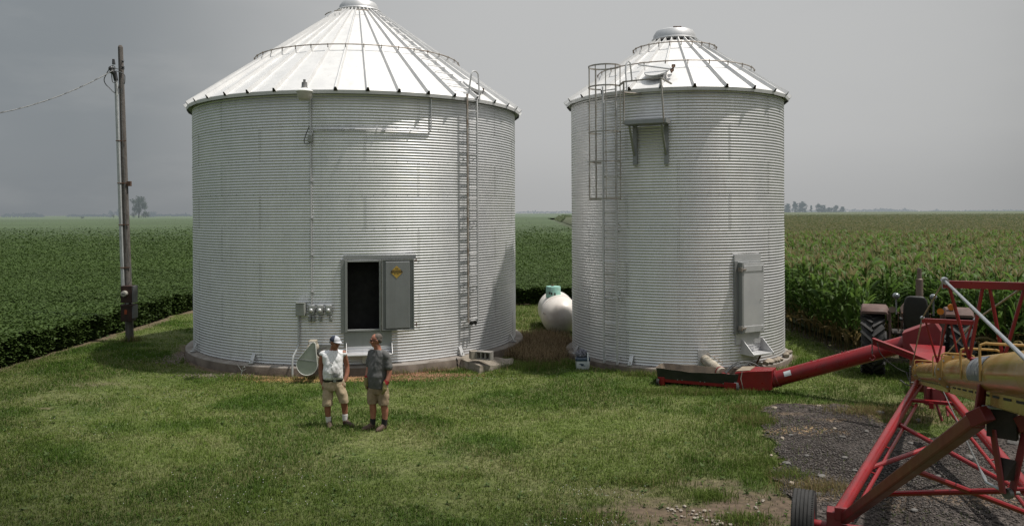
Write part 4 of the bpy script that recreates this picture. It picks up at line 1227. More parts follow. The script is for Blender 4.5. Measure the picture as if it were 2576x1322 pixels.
for i in range(NI, len(pl_)):
    x, y = pl_[i]
    if y > 32 and RNG.uniform() < .35: continue
    V, Q, C_ = KINDS[kidx[i]]
    if y > 34 or x - corn_edge_x(y) > 5:
        # only the upper leaves are ever seen
        pass
    c, s = math.cos(rot[i]), math.sin(rot[i])
    W_ = V * scl[i]; W_ = np.stack([W_[:, 0] * c - W_[:, 1] * s + x, W_[:, 0] * s + W_[:, 1] * c + y, W_[:, 2]], 1)
    Vs.append(W_); Qs.append(Q + b); Cs.append(C_ * RNG.uniform(.8, 1.15)); b += len(V)
# far part of the field: arching leaf strips and tassels on the canopy
n = 150000
y = (RNG.uniform(0, 1, n) * (1 / 58.0 - 1 / 420.0) + 1 / 420.0) ** -1
x = RNG.uniform(.30, .72, n) * y
k = x > corn_edge_x(y); x, y = x[k], y[k]; n = len(x)
a = RNG.uniform(0, 2 * PI, n); sz = np.clip(y / 60, 1, 4); L_ = RNG.uniform(.35, .6, n) * sz ** .7; wd = .05 * sz
z0 = 1.70 + .25 * (fbm(x, y, 5, 61) - .5) + RNG.uniform(-.15, .2, n) + far_h(y)
dx, dy = np.cos(a), np.sin(a)
p0 = np.stack([x, y, z0], 1); side = np.stack([-dy, dx, RNG.normal(0, .3, n)], 1)
p1 = p0 + np.stack([dx * L_ * .4, dy * L_ * .4, .42 * L_ ** .3 * np.ones(n) * .7], 1); p2 = p0 + np.stack([dx * L_ * .95, dy * L_ * .95, .22 * np.ones(n) * RNG.uniform(-.6, 1.2, n)], 1)
V = np.stack([p0 - side * wd[:, None] * .5, p0 + side * wd[:, None] * .5, p1 - side * wd[:, None] * .5, p1 + side * wd[:, None] * .5, p2 - side * .01, p2 + side * .01], 1).reshape(-1, 3)
i6 = np.arange(n)[:, None] * 6
Q = np.concatenate([i6 + np.array([[0, 1, 3, 2]]), i6 + np.array([[2, 3, 5, 4]])])
t1 = RNG.uniform(0, 1, n)
c = mixc(np.tile(C3(.060, .086, .023), (n, 1)), C3(.105, .116, .044), t1)
c = mixc(c, C3(.19, .17, .085), (RNG.uniform(0, 1, n) < .38).astype(float) * .8)
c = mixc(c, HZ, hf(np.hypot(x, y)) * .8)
Vs.append(V); Qs.append(Q + b); Cs.append(np.repeat(c, 6, 0))
np_mesh('cornfield', np.concatenate(Vs), np.concatenate(Qs), M['corn'], kind='stuff', colors=np.concatenate(Cs), label='tasselled corn crop filling the field behind the tractor')
# underlay canopy of the far corn
ys = np.concatenate([np.arange(24, 60, 1.0), np.geomspace(60, 1600, 60)]); fr_ = np.linspace(0, 1, 60)
X = np.stack([corn_edge_x(yv) + (.5 if yv < 200 else 3.0) + fr_ ** 1.3 * (yv * 1.2 + 10) for yv in ys]); Y = np.repeat(ys[:, None], 60, 1)
xf, yf = X.ravel(), Y.ravel()
edge0 = np.tile((np.arange(60) == 0)[None], (len(ys), 1)).ravel()
zz = 1.55 * sstep(24, 46, yf) + .1 + .12 * (vnoise(xf, yf, 1.5, 63) - .5) + .33 * sstep(60, 420, yf) + far_h(yf)
zz = np.where(edge0, .1 + far_h(yf), zz)
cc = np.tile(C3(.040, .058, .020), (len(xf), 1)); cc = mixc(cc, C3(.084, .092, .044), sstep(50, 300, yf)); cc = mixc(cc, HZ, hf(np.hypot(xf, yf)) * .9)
ny, nx = X.shape; ii = (np.arange(ny - 1)[:, None] * nx + np.arange(nx - 1)[None])
Q = np.stack([ii, ii + 1, ii + nx + 1, ii + nx], -1).reshape(-1, 4)
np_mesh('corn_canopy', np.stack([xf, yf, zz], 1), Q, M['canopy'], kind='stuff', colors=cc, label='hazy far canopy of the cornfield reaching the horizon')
# far-off end of the corn seen between the bins
n = 14000
y = RNG.uniform(330, 419, n); x = corn_edge_x(y) + RNG.uniform(2.5, 9.0, n); hh_ = RNG.uniform(.0, 1.0, n) * (1.5 + 1.0 * vnoise(x, y * .0, 1.4, 77)) * sstep(2.2, 4.5, x - corn_edge_x(y))
dv, nr = rand_dir(n, .5); ln = RNG.uniform(.5, 1.1, n)
V, Q = leaf_quads(np.stack([x, y, hh_ + far_h(y)], 1), ln, ln * .4, dv, nr)
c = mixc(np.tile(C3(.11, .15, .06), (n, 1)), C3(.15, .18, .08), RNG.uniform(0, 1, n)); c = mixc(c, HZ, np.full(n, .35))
np_mesh('far_corn', V, Q, M['corn'], kind='stuff', colors=np.repeat(c, 4, 0), label='end of the corn rows seen far off between the two bins')

# ------------------------------------------------------------------ grass
M['grass'] = attr_mat('grass_blades', .8, .3, spec=.12)
def blades(x, y, ln, wd, col, lean=.5, name='grass', label=None, z0=None):
    n = len(x); a = RNG.uniform(0, 2 * PI, n); th = RNG.uniform(0, PI, n)
    ld = np.abs(RNG.normal(0, lean, n))
    sx, sy = np.cos(th) * wd * .5, np.sin(th) * wd * .5
    zb = (np.zeros(n) if z0 is None else z0) - .015
    b0 = np.stack([x - sx, y - sy, zb], 1); b1 = np.stack([x + sx, y + sy, zb], 1)
    mx, my, mz = x + np.cos(a) * ln * ld * .3, y + np.sin(a) * ln * ld * .3, zb + ln * .6
    m0 = np.stack([mx - sx * .8, my - sy * .8, mz], 1); m1 = np.stack([mx + sx * .8, my + sy * .8, mz], 1)
    tp = np.stack([x + np.cos(a) * ln * ld, y + np.sin(a) * ln * ld, zb + ln * np.clip(1.05 - .45 * ld, .3, 1.1)], 1)
    t2 = tp + np.stack([sx * .15, sy * .15, 0 * sx], 1)
    V = np.stack([b0, b1, m0, m1, tp, t2], 1).reshape(-1, 3)
    i6 = np.arange(n)[:, None] * 6
    Q = np.concatenate([i6 + np.array([[0, 1, 3, 2]]), i6 + np.array([[2, 3, 5, 4]])])
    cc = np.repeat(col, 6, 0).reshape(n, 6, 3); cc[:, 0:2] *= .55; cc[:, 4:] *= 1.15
    return np_mesh(name, V, Q, M['grass'], kind='stuff', colors=cc.reshape(-1, 3), smooth=False, label=label)
def grass_col(z, n):
    t1 = RNG.uniform(0, 1, n)
    c = mixc(np.tile(C3(.110, .178, .028), (n, 1)), C3(.182, .242, .057), t1)
    c = mixc(c, C3(.064, .132, .016), z['lush'] * .8)
    straw = (RNG.uniform(0, 1, n) < (.05 + .60 * z['dry'] + .45 * z['bare'])).astype(float)
    c = mixc(c, C3(.26, .255, .115), straw * RNG.uniform(.45, 1, n))
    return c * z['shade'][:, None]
n = 620000
y = np.sqrt(RNG.uniform(0, 1, n) * (0) + (9.0 ** .6 + RNG.uniform(0, 1, n) * (34.0 ** .6 - 9.0 ** .6)) ** (2 / .6))
x = RNG.uniform(-.68, .60, n) * y
dl = np.hypot(x - LC[0], y - LC[1]) - (LR + .22); dr = np.hypot(x - RC[0], y - RC[1]) - (RR + .19)
hide = (((y > LC[1]) & (x > -.40 * y) & (x < 0)) | ((y > RC[1]) & (x > .08 * y) & (x < .34 * y)))
k = (dl > 0) & (dr > 0) & ~hide
x, y = x[k], y[k]
z = zone(x, y)
dens = (1 - .93 * z['gravel']) * (1 - .93 * z['bare']) * (1 - .9 * z['soy']) * (1 - .8 * z['corn']) * (1 - .5 * z['hay'])
k = RNG.uniform(0, 1, len(x)) < dens
x, y = x[k], y[k]; z = {a: v[k] for a, v in z.items()}; n = len(x)
clump = vnoise(x, y, .22, 91) * .6 + vnoise(x, y, .09, 92) * .4
ln = RNG.uniform(.035, .085, n) * (.55 + .95 * clump ** 1.2) * (1 + .5 * z['lush']) * (1 - .45 * z['bare']) * (1 + .5 * (z['n3'] - .5))
edge = (np.hypot(x - RC[0], y - RC[1]) - (RR + .18) < .5) | (np.hypot(x - LC[0], y - LC[1]) - (LR + .21) < .22)
ln = ln * (1 + .8 * edge * RNG.uniform(0, 1, n))
wd = RNG.uniform(.006, .011, n) * np.clip(y / 13, 1, 2.2)
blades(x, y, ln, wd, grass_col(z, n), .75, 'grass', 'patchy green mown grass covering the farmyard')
# taller tufts
T = []
for (u, v, n_, rx, ry, h_, dry_) in ((1900, 1065, 900, .35, .3, .22, .35), (1870, 1030, 500, .4, .25, .16, .3), (1980, 1200, 700, .35, .25, .16, .15), (1905, 1165, 700, .5, .22, .12, .0), (1350, 925, 1200, .8, .5, .22, .1),
                                 (1800, 992, 1600, 1.3, .16, .17, .15), (1700, 985, 900, .8, .12, .16, .15), (1630, 1215, 500, .5, .2, .14, .1), (1790, 1250, 500, .3, .2, .14, .0), (1870, 1310, 700, .4, .2, .14, .1), (2060, 1235, 900, .5, .3, .20, .9),
                                 (2180, 1040, 1100, .7, .3, .20, .85), (2260, 1060, 500, .5, .25, .16, .8), (2420, 1040, 900, 1.0, .4, .18, .6), (1040, 1075, 300, .5, .2, .1, .1), (1620, 945, 500, .6, .2, .2, .2), (1700, 962, 300, .3, .1, .22, .1), (800, 955, 260, .5, .1, .2, .35), (660, 955, 300, .7, .1, .16, .5), (980, 942, 300, .7, .1, .18, .6), (1100, 935, 300, .6, .1, .18, .7), (330, 858, 300, .3, .25, .25, .5), (1180, 1200, 400, .4, .2, .1, .1), (1480, 1310, 700, .5, .25, .15, .1)):
    g = G(u, v)
    xx = g.x + RNG.normal(0, rx * .55, n_); yy = g.y + RNG.normal(0, ry * .55, n_)
    T.append((xx, yy, RNG.uniform(.5, 1.1, n_) * h_, np.full(n_, dry_)))
x = np.concatenate([t[0] for t in T]); y = np.concatenate([t[1] for t in T]); ln = np.concatenate([t[2] for t in T]); dr_ = np.concatenate([t[3] for t in T])
k = (np.hypot(x - LC[0], y - LC[1]) > LR + .22) & (np.hypot(x - RC[0], y - RC[1]) > RR + .19); x, y, ln, dr_ = x[k], y[k], ln[k], dr_[k]; n = len(x)
c = mixc(np.tile(C3(.088, .142, .024), (n, 1)), C3(.15, .195, .05), RNG.uniform(0, 1, n)); c = mixc(c, C3(.24, .19, .095), (RNG.uniform(0, 1, n) < dr_).astype(float))
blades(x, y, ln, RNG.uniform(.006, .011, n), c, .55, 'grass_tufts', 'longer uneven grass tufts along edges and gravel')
# dead brown grass between the bins
n = 26000
x = .75 + RNG.uniform(-1.5, 1.5, n); y = 22.9 + RNG.uniform(-2.7, 2.7, n); z = zone(x, y)
k = RNG.uniform(0, 1, n) < z['hay']; x, y = x[k], y[k]; n = len(x)
c = mixc(np.tile(C3(.30, .21, .125), (n, 1)), C3(.42, .335, .20), RNG.uniform(0, 1, n)); c = mixc(c, C3(.10, .07, .04), (RNG.uniform(0, 1, n) < .3).astype(float))
blades(x, y, RNG.uniform(.15, .42, n), RNG.uniform(.006, .012, n), c, .7, 'dead_grass', 'brown dead grass standing between the two bins')
# broadleaf weed rosettes in the turf
m_ = 2600; wy = 9.5 + 18 * RNG.uniform(0, 1, m_) ** 1.6; wx = RNG.uniform(-.66, .40, m_) * wy
zz_ = zone(wx, wy); k = (np.hypot(wx - LC[0], wy - LC[1]) > LR + .5) & (np.hypot(wx - RC[0], wy - RC[1]) > RR + .4) & (zz_['gravel'] < .3) & (zz_['soy'] < .1) & (RNG.uniform(0, 1, m_) < .35 + .65 * zz_['lush'])
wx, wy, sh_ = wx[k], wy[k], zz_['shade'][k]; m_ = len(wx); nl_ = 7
px, py_ = np.repeat(wx, nl_), np.repeat(wy, nl_); dv, nr = rand_dir(m_ * nl_, .45); sz_ = np.repeat(RNG.uniform(.03, .075, m_), nl_) * RNG.uniform(.7, 1.1, m_ * nl_)
V, Q = leaf_quads(np.stack([px, py_, np.full(len(px), .02)], 1), sz_, sz_ * .5, dv, nr)
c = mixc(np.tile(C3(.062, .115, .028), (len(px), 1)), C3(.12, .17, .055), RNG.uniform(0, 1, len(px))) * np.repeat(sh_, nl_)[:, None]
np_mesh('lawn_weeds', V, Q, M['soy'], kind='stuff', colors=np.repeat(c, 4, 0), smooth=False, label='low broadleaf weeds scattered through the lawn')
# clover flowers
Vs, Qs = [], []; n = 260
cl_ = [(640, 1210, 2.2, .8), (330, 905, 1.6, 1.0), (200, 1080, 2.0, 1.2), (1240, 960, 1.2, .5), (1490, 1250, .8, .3), (700, 1270, 1.6, .5), (400, 1000, 2.0, .8), (1500, 1330, .6, .25)]
xs_, ys_ = [], []
for (u, v, rx, ry) in cl_:
    g = G(u, v); m_ = n // len(cl_); xs_.append(g.x + RNG.normal(0, rx * .5, m_)); ys_.append(g.y + RNG.normal(0, ry * .5, m_))
x, y = np.concatenate(xs_), np.concatenate(ys_); k = (np.hypot(x - LC[0], y - LC[1]) > LR + .4); x, y = x[k], y[k]; n = len(x); zt = RNG.uniform(.06, .10, n); r_ = .0075 * np.ones(n)
oc = np.array([[1, 0, 0], [0, 1, 0], [-1, 0, 0], [0, -1, 0], [0, 0, 1], [0, 0, -1]], float)
V = (np.stack([x, y, zt], 1)[:, None] + oc[None] * r_[:, None, None]).reshape(-1, 3)
tri = np.array([[0, 1, 4], [1, 2, 4], [2, 3, 4], [3, 0, 4], [1, 0, 5], [2, 1, 5], [3, 2, 5], [0, 3, 5]])
Q = (np.arange(n)[:, None, None] * 6 + tri[None]).reshape(-1, 3)
M['clover'] = pm('clover_white', (.5, .5, .46, 1), (.4, .4, .36, 1), 30, .8)
np_mesh('clover_flowers', V, Q, M['clover'], kind='stuff', smooth=True, label='tiny white clover heads dotted through the lawn')
# spilt grain and gravel chips (uncountable)
def chips(name, label, regions, mats_cols, zt=.02, flat=.6):
    xs_, ys_, ss_ = [], [], []
    for (u, v, rx, ry, m_, s0, s1) in regions:
        g = G(u, v); xs_.append(g.x + RNG.normal(0, rx * .5, m_)); ys_.append(g.y + RNG.normal(0, ry * .5, m_)); ss_.append(RNG.uniform(s0, s1, m_))
    x, y, s = np.concatenate(xs_), np.concatenate(ys_), np.concatenate(ss_)
    if name == 'loose_gravel':
        k = zone(x, y)['gravel'] + RNG.normal(0, .12, len(x)) > .6; x, y, s = x[k], y[k], s[k]
    k = (np.hypot(x - LC[0], y - LC[1]) > LR + .24) & (np.hypot(x - RC[0], y - RC[1]) > RR + .2); x, y, s = x[k], y[k], s[k]; n = len(x)
    a = RNG.uniform(0, 2 * PI, n); jit = RNG.uniform(.65, 1.2, (n, 6, 1))
    o = oc[None] * jit * s[:, None, None] * np.array([1, 1, flat])
    ox = o[..., 0] * np.cos(a)[:, None] - o[..., 1] * np.sin(a)[:, None]; oy = o[..., 0] * np.sin(a)[:, None] + o[..., 1] * np.cos(a)[:, None]
    V = np.stack([x[:, None] + ox, y[:, None] + oy, zt + s[:, None] * .2 + o[..., 2]], -1).reshape(-1, 3)
    Q = (np.arange(n)[:, None, None] * 6 + tri[None]).reshape(-1, 3)
    c1, c2 = mats_cols; c = mixc(np.tile(c1, (n, 1)), c2, RNG.uniform(0, 1, n))
    np_mesh(name, V, Q, M['chips'], kind='stuff', colors=np.repeat(c, 6, 0), smooth=False, label=label)
M['chips'] = attr_mat('loose_chips', .85)
chips('spilt_corn', 'golden corn kernels spilt at the foot of the wide bin', [(790, 956, 1.3, .26, 3600, .008, .016), (880, 958, .8, .18, 500, .008, .015)], (C3(.34, .20, .07), C3(.40, .28, .13)))
chips('brick_dust', 'reddish husks and dust scattered along the foundation', [(960, 955, 1.6, .28, 1600, .008, .02), (1080, 945, 1.2, .25, 900, .008, .02)], (C3(.30, .14, .085), C3(.38, .24, .15)))
chips('foundation_gravel', 'pale gravel strip at the left foot of the wide bin', [(460, 900, .5, .8, 1400, .012, .03), (540, 945, .9, .3, 300, .012, .026)], (C3(.15, .12, .10), C3(.24, .20, .175)))
chips('loose_gravel', 'fine loose gravel over the dark parking patch', [(2080, 1090, 2.2, 1.6, 5200, .008, .022), (2250, 1180, 2.6, 1.6, 5200, .008, .022), (2420, 1260, 2.4, 1.2, 4200, .008, .02), (2000, 1160, 1.2, 1.0, 1200, .008, .02), (2100, 1120, 2.2, 1.8, 700, .014, .03), (2330, 1230, 2.6, 1.5, 700, .014, .028), (1990, 1240, .7, .4, 500, .01, .02)], (C3(.045, .040, .037), C3(.13, .115, .105)), .035)

# ------------------------------------------------------------------ stones
def stone(seed, r, mat, name='stone'):
    rr = random.Random(seed); mb = MB(); bm = bmesh.new(); bmesh.ops.create_icosphere(bm, subdivisions=2, radius=1)
    ax = (rr.uniform(.8, 1.25), rr.uniform(.7, 1.1), rr.uniform(.45, .7))
    pl = [(Vector((rr.gauss(0, 1), rr.gauss(0, 1), rr.gauss(0, 1))).normalized(), rr.uniform(.62, .9)) for _ in range(7)]
    for v in bm.verts:
        p = v.co.copy()
        for nn, dd in pl:
            e = p.dot(nn) - dd
            if e > 0: p -= nn * e
        v.co = Vector((p.x * ax[0], p.y * ax[1], p.z * ax[2])) * r
    me = bpy.data.meshes.new(name); bm.to_mesh(me); bm.free()
    me.polygons.foreach_set('use_smooth', [True] * len(me.polygons)); me.set_sharp_from_angle(angle=R_(25))
    return link_mesh(name, me, mat)
def place_stones(spots, label, cat, group, mat, name, zoff=.035, seed=0):
    kinds = []
    for i, (u, v, r) in enumerate(spots):
        g = G(u, v)
        if i < 5: o = stone(seed + i, 1.0, mat, name); kinds.append(o)
        else: o = kinds[i % 5].copy(); COL.objects.link(o)
        o.scale = (r, r, r); o.location = (g.x, g.y, zoff + r * .22); o.rotation_euler = (0, 0, random.uniform(0, 6.28))
        tag(o, label, cat, group)
place_stones([(1978, 1172, .07), (2030, 1152, .05), (2125, 1158, .07), (2215, 1045, .11), (2310, 1062, .06), (2120, 1105, .06), (2360, 1205, .06), (2455, 1100, .07), (2440, 1160, .12), (2550, 1120, .10), (2068, 1205, .07), (1990, 1100, .05), (2225, 1255, .06), (2150, 1190, .05), (2340, 1140, .06), (2290, 1120, .05), (2410, 1240, .05), (2510, 1240, .06), (2180, 1090, .05), (2060, 1250, .05), (2300, 1290, .05), (2500, 1180, .06)],
             'grey stone lying loose on the dark gravel patch', 'stone', 'grey stones on the gravel patch', M['grey_stone'], 'stone', .03, 40)
place_stones([(1948, 1031, .07), (1968, 1108, .05), (1940, 1150, .03), (1990, 1222, .05), (2060, 1025, .05), (2100, 1082, .04)], 'pale stone lying on the dark gravel patch', 'stone', 'pale stones on the gravel patch', M['stone'], 'pale_stone', .03, 60)
pb = []
for i in range(44):
    tt = i / 43; pb.append((1690 + 130 * tt + random.gauss(0, 14), 1276 + 42 * tt + random.gauss(0, 9), random.uniform(.012, .032)))
for i in range(8): pb.append((1905 + random.gauss(0, 14), 1272 + random.gauss(0, 9), random.uniform(.012, .028)))
place_stones(pb, 'whitish pebble in the worn brown ground left of the black tyre', 'pebble', 'whitish pebbles in the worn ground', M['pebble'], 'pebble', .005, 80)

# loose stones on the slim bin's foundation
rk = [(1897, 908, .09), (1913, 903, .08), (1925, 905, .10), (1936, 896, .13), (1947, 902, .11), (1955, 890, .10), (1943, 907, .08), (1962, 900, .10), (1908, 909, .06), (1978, 889, .13), (1985, 897, .10)]
kinds = []
for i, (u, v, r) in enumerate(rk):
    ph, _ = hit(u, v, RC, RR + .10); p = wp(RC, ph, RR + .10, 0, 0, RZ0 + r * .4)
    o = stone(200 + i, r, M['stone'], 'stone')
    o.location = p; o.rotation_euler = (random.uniform(-.3, .3), random.uniform(-.3, .3), random.uniform(0, 6))
    tag(o, 'tan stone piled on the foundation ledge right of the slim bin\'s step', 'stone', 'tan stones on the slim bin\'s foundation')
sc = MB(); ph, _ = hit(1906, 900, RC, RR + .13); p = wp(RC, ph, RR + .12, 0, 0, RZ0)
sc.beam(p + Vector((-.06, -.05, .0)), p + Vector((.10, 0, .30)), .05, .02); tag(sc.build('scrap_iron', M['rust'], smooth=False), 'thin rusty iron scrap propped among the foundation stones', 'scrap')

# ------------------------------------------------------------------ concrete slab, blocks
g = [G(u, v, 0) for u, v in ((1138, 915), (1165, 926), (1205, 938), (1240, 930), (1290, 918))]
back = [Vector((p.x * 1.05, p.y + dy, 0)) for p, dy in zip(g, (.55, .9, 1.0, .9, .6))]
hs_ = [.16, .20, .17, .10, .04]
bt_ = [p - Vector((0, 0, .1)) for p in g] ; 
mb = MB(); n_ = len(g)
top_f = [Vector((p.x + .02, p.y + .05, h)) for p, h in zip(g, hs_)]; top_b = [Vector((p.x, min(p.y, 20.6), h + .12)) for p, h in zip(back, (.12, .16, .14, .08, .02))]
vs = bt_ + top_f + top_b + [p - Vector((0, 0, .1)) for p in back]
fs = []
for i in range(n_ - 1):
    fs += [(i, i + 1, n_ + i + 1, n_ + i), (n_ + i, n_ + i + 1, 2 * n_ + i + 1, 2 * n_ + i), (2 * n_ + i, 2 * n_ + i + 1, 3 * n_ + i + 1, 3 * n_ + i)]
fs += [(0, n_, 2 * n_, 3 * n_), (n_ - 1, 4 * n_ - 1, 3 * n_ - 1, 2 * n_ - 1)]
mb.add(vs, fs)
slab = mb.build('concrete_slab', M['rubble'], smooth=False)
sd = slab.modifiers.new('Subdiv', 'SUBSURF'); sd.subdivision_type = 'SIMPLE'; sd.levels = sd.render_levels = 4
tx = bpy.data.textures.new('rubble', 'CLOUDS'); tx.noise_scale = .22; dp = slab.modifiers.new('Displace', 'DISPLACE'); dp.texture = tx; dp.strength = .07; dp.texture_coords = 'LOCAL'
tag(slab, 'broken rough concrete slab sloping against the wide bin\'s foundation', 'slab')
by = 19.78
p0 = P(1219, 893, by); ang = R_(-24)
Rz = Matrix.Rotation(ang, 3, 'Z')
cbz = P(1219, 903, by).z
mb = MB(); wx, wy, wz = .40, .20, .20; base = Vector((p0.x, by, cbz))
def bb(cx, cy, cz, sx, sy, sz): mb.box(base + Rz @ Vector((cx, cy, cz)), (sx, sy, sz), Rz)
bb(0, 0, .0125, wx, wy, .025); bb(0, 0, wz - .0125, wx, wy, .025)
for k in range(4): bb(-wx / 2 + .0175 + k * (wx - .035) / 3, 0, wz / 2, .035, wy - .002, wz - .05)
tag(mb.build('concrete_block', M['block'], smooth=False, bevel=.006), 'grey hollow concrete block with three open cores on the broken slab', 'concrete block')
p1 = P(1192, 893, by + .12); mb = MB(); mb.box(Vector((p1.x, by + .1, cbz + .10)), (.20, .20, .20), Matrix.Rotation(R_(18), 3, 'Z'))
tag(mb.build('concrete_block', M['block_pale'], smooth=False, bevel=.01), 'smaller pale solid concrete block at the left end of the hollow one', 'concrete block')

# ------------------------------------------------------------------ propane tank
ty0, ty1, tr = 25.2, 28.4, .62
tcx = 1.55; tz = P(1408, 794, ty0 + .55).z
tank = thing('propane_tank', 'round white propane tank with teal dome between the two bins', 'propane tank', (tcx, (ty0 + ty1) / 2, 0))
mb = MB(); secs = []
for (yy, rr) in [(ty0, .02), (ty0 + .02, .13), (ty0 + .06, .24), (ty0 + .14, .37), (ty0 + .25, .48), (ty0 + .4, .57), (ty0 + .55, .61), (ty0 + .7, tr), (ty1 - .7, tr), (ty1 - .55, .61), (ty1 - .4, .57), (ty1 - .25, .48), (ty1 - .14, .37), (ty1 - .06, .24), (ty1, .05)]:
    secs.append([(tcx + rr * math.cos(2 * PI * j / 40) - (yy - 26) * .03, yy, tz + rr * math.sin(2 * PI * j / 40)) for j in range(40)])
mb.rings(secs); mb.build('tank_shell', M['white_paint'], tank, angle=60)
mb = MB(); yy = ty0 + .72; mb.tube([(tcx + (tr + .002) * math.cos(a) - (yy - 26) * .03, yy, tz + (tr + .002) * math.sin(a)) for a in np.linspace(0, 2 * PI, 49)[:-1]], .012, 6, closed=True); mb.build('weld_seam', M['white_paint'], tank)
dm_c = P(1392, 757, ty0 + 1.35); mb = MB(); mb.lathe([(.25, tz + .52), (.245, tz + .86), (.235, tz + .885), (.0, tz + .905)], (dm_c.x, ty0 + 1.35, 0), 28); dme = mb.build('dome_cover', M['teal'], tank)
mb = MB(); mb.tube([(dm_c.x - .03, ty0 + 1.3, tz + .90), (dm_c.x - .03, ty0 + 1.3, tz + .935)], .05, 10); mb.build('dome_latch', M['rust'], dme)
for dx in (-.14, -.07, .04):
    mb = MB(); mb.box((dm_c.x + dx, ty0 + 1.10, tz + .64 + abs(dx) * .3), (.05, .012, .07)); mb.build('vent_hole', M['dark_steel'], dme)
mb = MB(); lp = P(1408, 762, ty0 + .5); mb.tube([lp + Vector((.04 * math.cos(a), 0, .06 * math.sin(a))) for a in np.linspace(0, 2 * PI, 13)[:-1]], .012, 6, closed=True); mb.build('lifting_lug', M['rusty'], tank)
for yy in (ty0 + .75, ty1 - .75):
    mb = MB(); mb.box((tcx, yy, (tz - tr) / 2 + .03), (.7, .10, max(.12, tz - tr + .12))); mb.build('foot', M['rust'], tank, bevel=.01)
for sx, sz in ((-.45, .1), (.18, -.28)):
    mb = MB(); ang_ = math.atan2(sz, sx); mb.tube([(tcx + .53 * math.cos(ang_), ty0 + .36, tz + .53 * math.sin(ang_)), (tcx + .56 * math.cos(ang_), ty0 + .30, tz + .56 * math.sin(ang_))], .025, 8); mb.build('plug', M['rusty'], tank)

# ------------------------------------------------------------------ cooler with bag
cg = G(1467, 930); cb = thing('cooler_jug', 'small white drinks cooler with dark blue lid at the slim bin\'s foot', 'cooler', (cg.x, cg.y + .15, 0))
def rrect(cx, cy, hx, hy, r, z, n=6):
    pts = []
    for qx, qy, a0 in ((1, 1, 0), (-1, 1, PI / 2), (-1, -1, PI), (1, -1, 3 * PI / 2)):
        for i in range(n + 1):
            a = a0 + PI / 2 * i / n; pts.append((cx + qx * (hx - r) + r * math.cos(a), cy + qy * (hy - r) + r * math.sin(a), z))
    return pts
cx_, cy_ = cg.x, cg.y + .15
mb = MB(); mb.rings([rrect(cx_, cy_, .155, .12, .05, .005), rrect(cx_, cy_, .165, .13, .05, .02), rrect(cx_, cy_, .175, .14, .05, .22)]); mb.build('body', M['cooler_white'], cb)
mb = MB(); mb.rings([rrect(cx_, cy_, .185, .15, .05, .22), rrect(cx_, cy_, .185, .15, .05, .27), rrect(cx_, cy_, .16, .125, .05, .30)]); mb.build('lid', M['cooler_blue'], cb)
mb = MB(); mb.tube([(cx_ + .12, cy_ - .16, .12), (cx_ + .12, cy_ - .17, .25), (cx_ + .12, cy_ - .12, .40), (cx_ + .10, cy_ + .1, .41), (cx_ + .12, cy_ + .16, .14)], .016, 8); mb.build('handle', M['cooler_white'], cb)
mb = MB(); mb.box((cx_ - .02, cy_ - .138, .13), (.07, .008, .05), Matrix.Rotation(.1, 3, 'Y')); mb.box((cx_ - .07, cy_ - .138, .15), (.04, .008, .02)); mb.box((cx_ + .01, cy_ - .138, .105), (.09, .008, .012)); mb.build('emblem', M['cooler_blue'], cb, smooth=False)
bm = bmesh.new(); bmesh.ops.create_icosphere(bm, subdivisions=4, radius=1)
for v in bm.verts:
    p = v.co; q = 1 + .38 * (vnoise(p.x * 3 + p.z * 2, p.y * 3, .5, 5) - .5) + .28 * (vnoise(p.x * 3, p.z * 3 + p.y, .22, 6) - .5)
    v.co = Vector((p.x * .15 * q, p.y * .12 * q, p.z * .10 * q))
me = bpy.data.meshes.new('crumpled_bag'); bm.to_mesh(me); bm.free()
o = link_mesh('crumpled_bag', me, M['rag']); o.location = (cx_ - .02, cy_ + .02, .385); tag(o, 'crumpled grey plastic bag lying on the cooler\'s lid', 'bag')
# a bent pale stalk by the foundation
gs = G(606, 948); mb = MB(); mb.tube([(gs.x, gs.y, 0), (gs.x + .02, gs.y, .12), (gs.x + .06, gs.y - .02, .24), (gs.x + .10, gs.y - .03, .26)], [.01, .009, .008, .012], 6); mb.tube([(gs.x + .03, gs.y, .14), (gs.x - .08, gs.y, .30)], [.004, .003], 5); mb.tube([(gs.x + .03, gs.y, .14), (gs.x + .12, gs.y, .20)], [.004, .003], 5)
tag(mb.build('dry_weed', M['white_pipe']), 'bent pale weed stalk standing before the wide bin\'s foundation', 'weed')

# ------------------------------------------------------------------ utility pole
pg = G(327, 857); py = pg.y
pole = thing('utility_pole', 'weathered wooden utility pole with meter boxes at the bean field', 'utility pole', (pg.x, pg.y, 0))
pt = P(303, 119, py)
mb = MB(); nsec = 10; path = [Vector((pg.x, py, -.2)).lerp(pt, i / nsec) for i in range(nsec + 1)]
mb.tube(path, [.124 - .05 * i / nsec for i in range(nsec + 1)], 14); mb.tube([pt, pt + Vector((0, 0, .06))], [.074, .045], 14); mb.build('pole', M['wood'], pole)
pol = lambda z: Vector((pg.x, py, 0)).lerp(pt, z / pt.z)
zc0, zc1 = P(320, 720, py).z, P(303, 205, py).z
mb = MB(); off = Vector((-.10, -.14, 0)); mb.tube([pol(zc0) + off, pol((zc0 + zc1) / 2) + off, pol(zc1) + off], .052, 12); mb.build('conduit', M['white_pipe'], pole)
for v in (355, 461, 565, 672):
    mb = MB(); zz = P(312, v, py).z; mb.tube([pol(zz) + off + Vector((.058 * math.cos(a), .058 * math.sin(a), 0)) for a in np.linspace(0, 2 * PI, 17)[:-1]], .014, 6, closed=True); mb.beam(pol(zz) + off, pol(zz) + Vector((.12, -.08, 0)), .02, .03)
    mb.build('pipe_strap', M['rust'], pole)
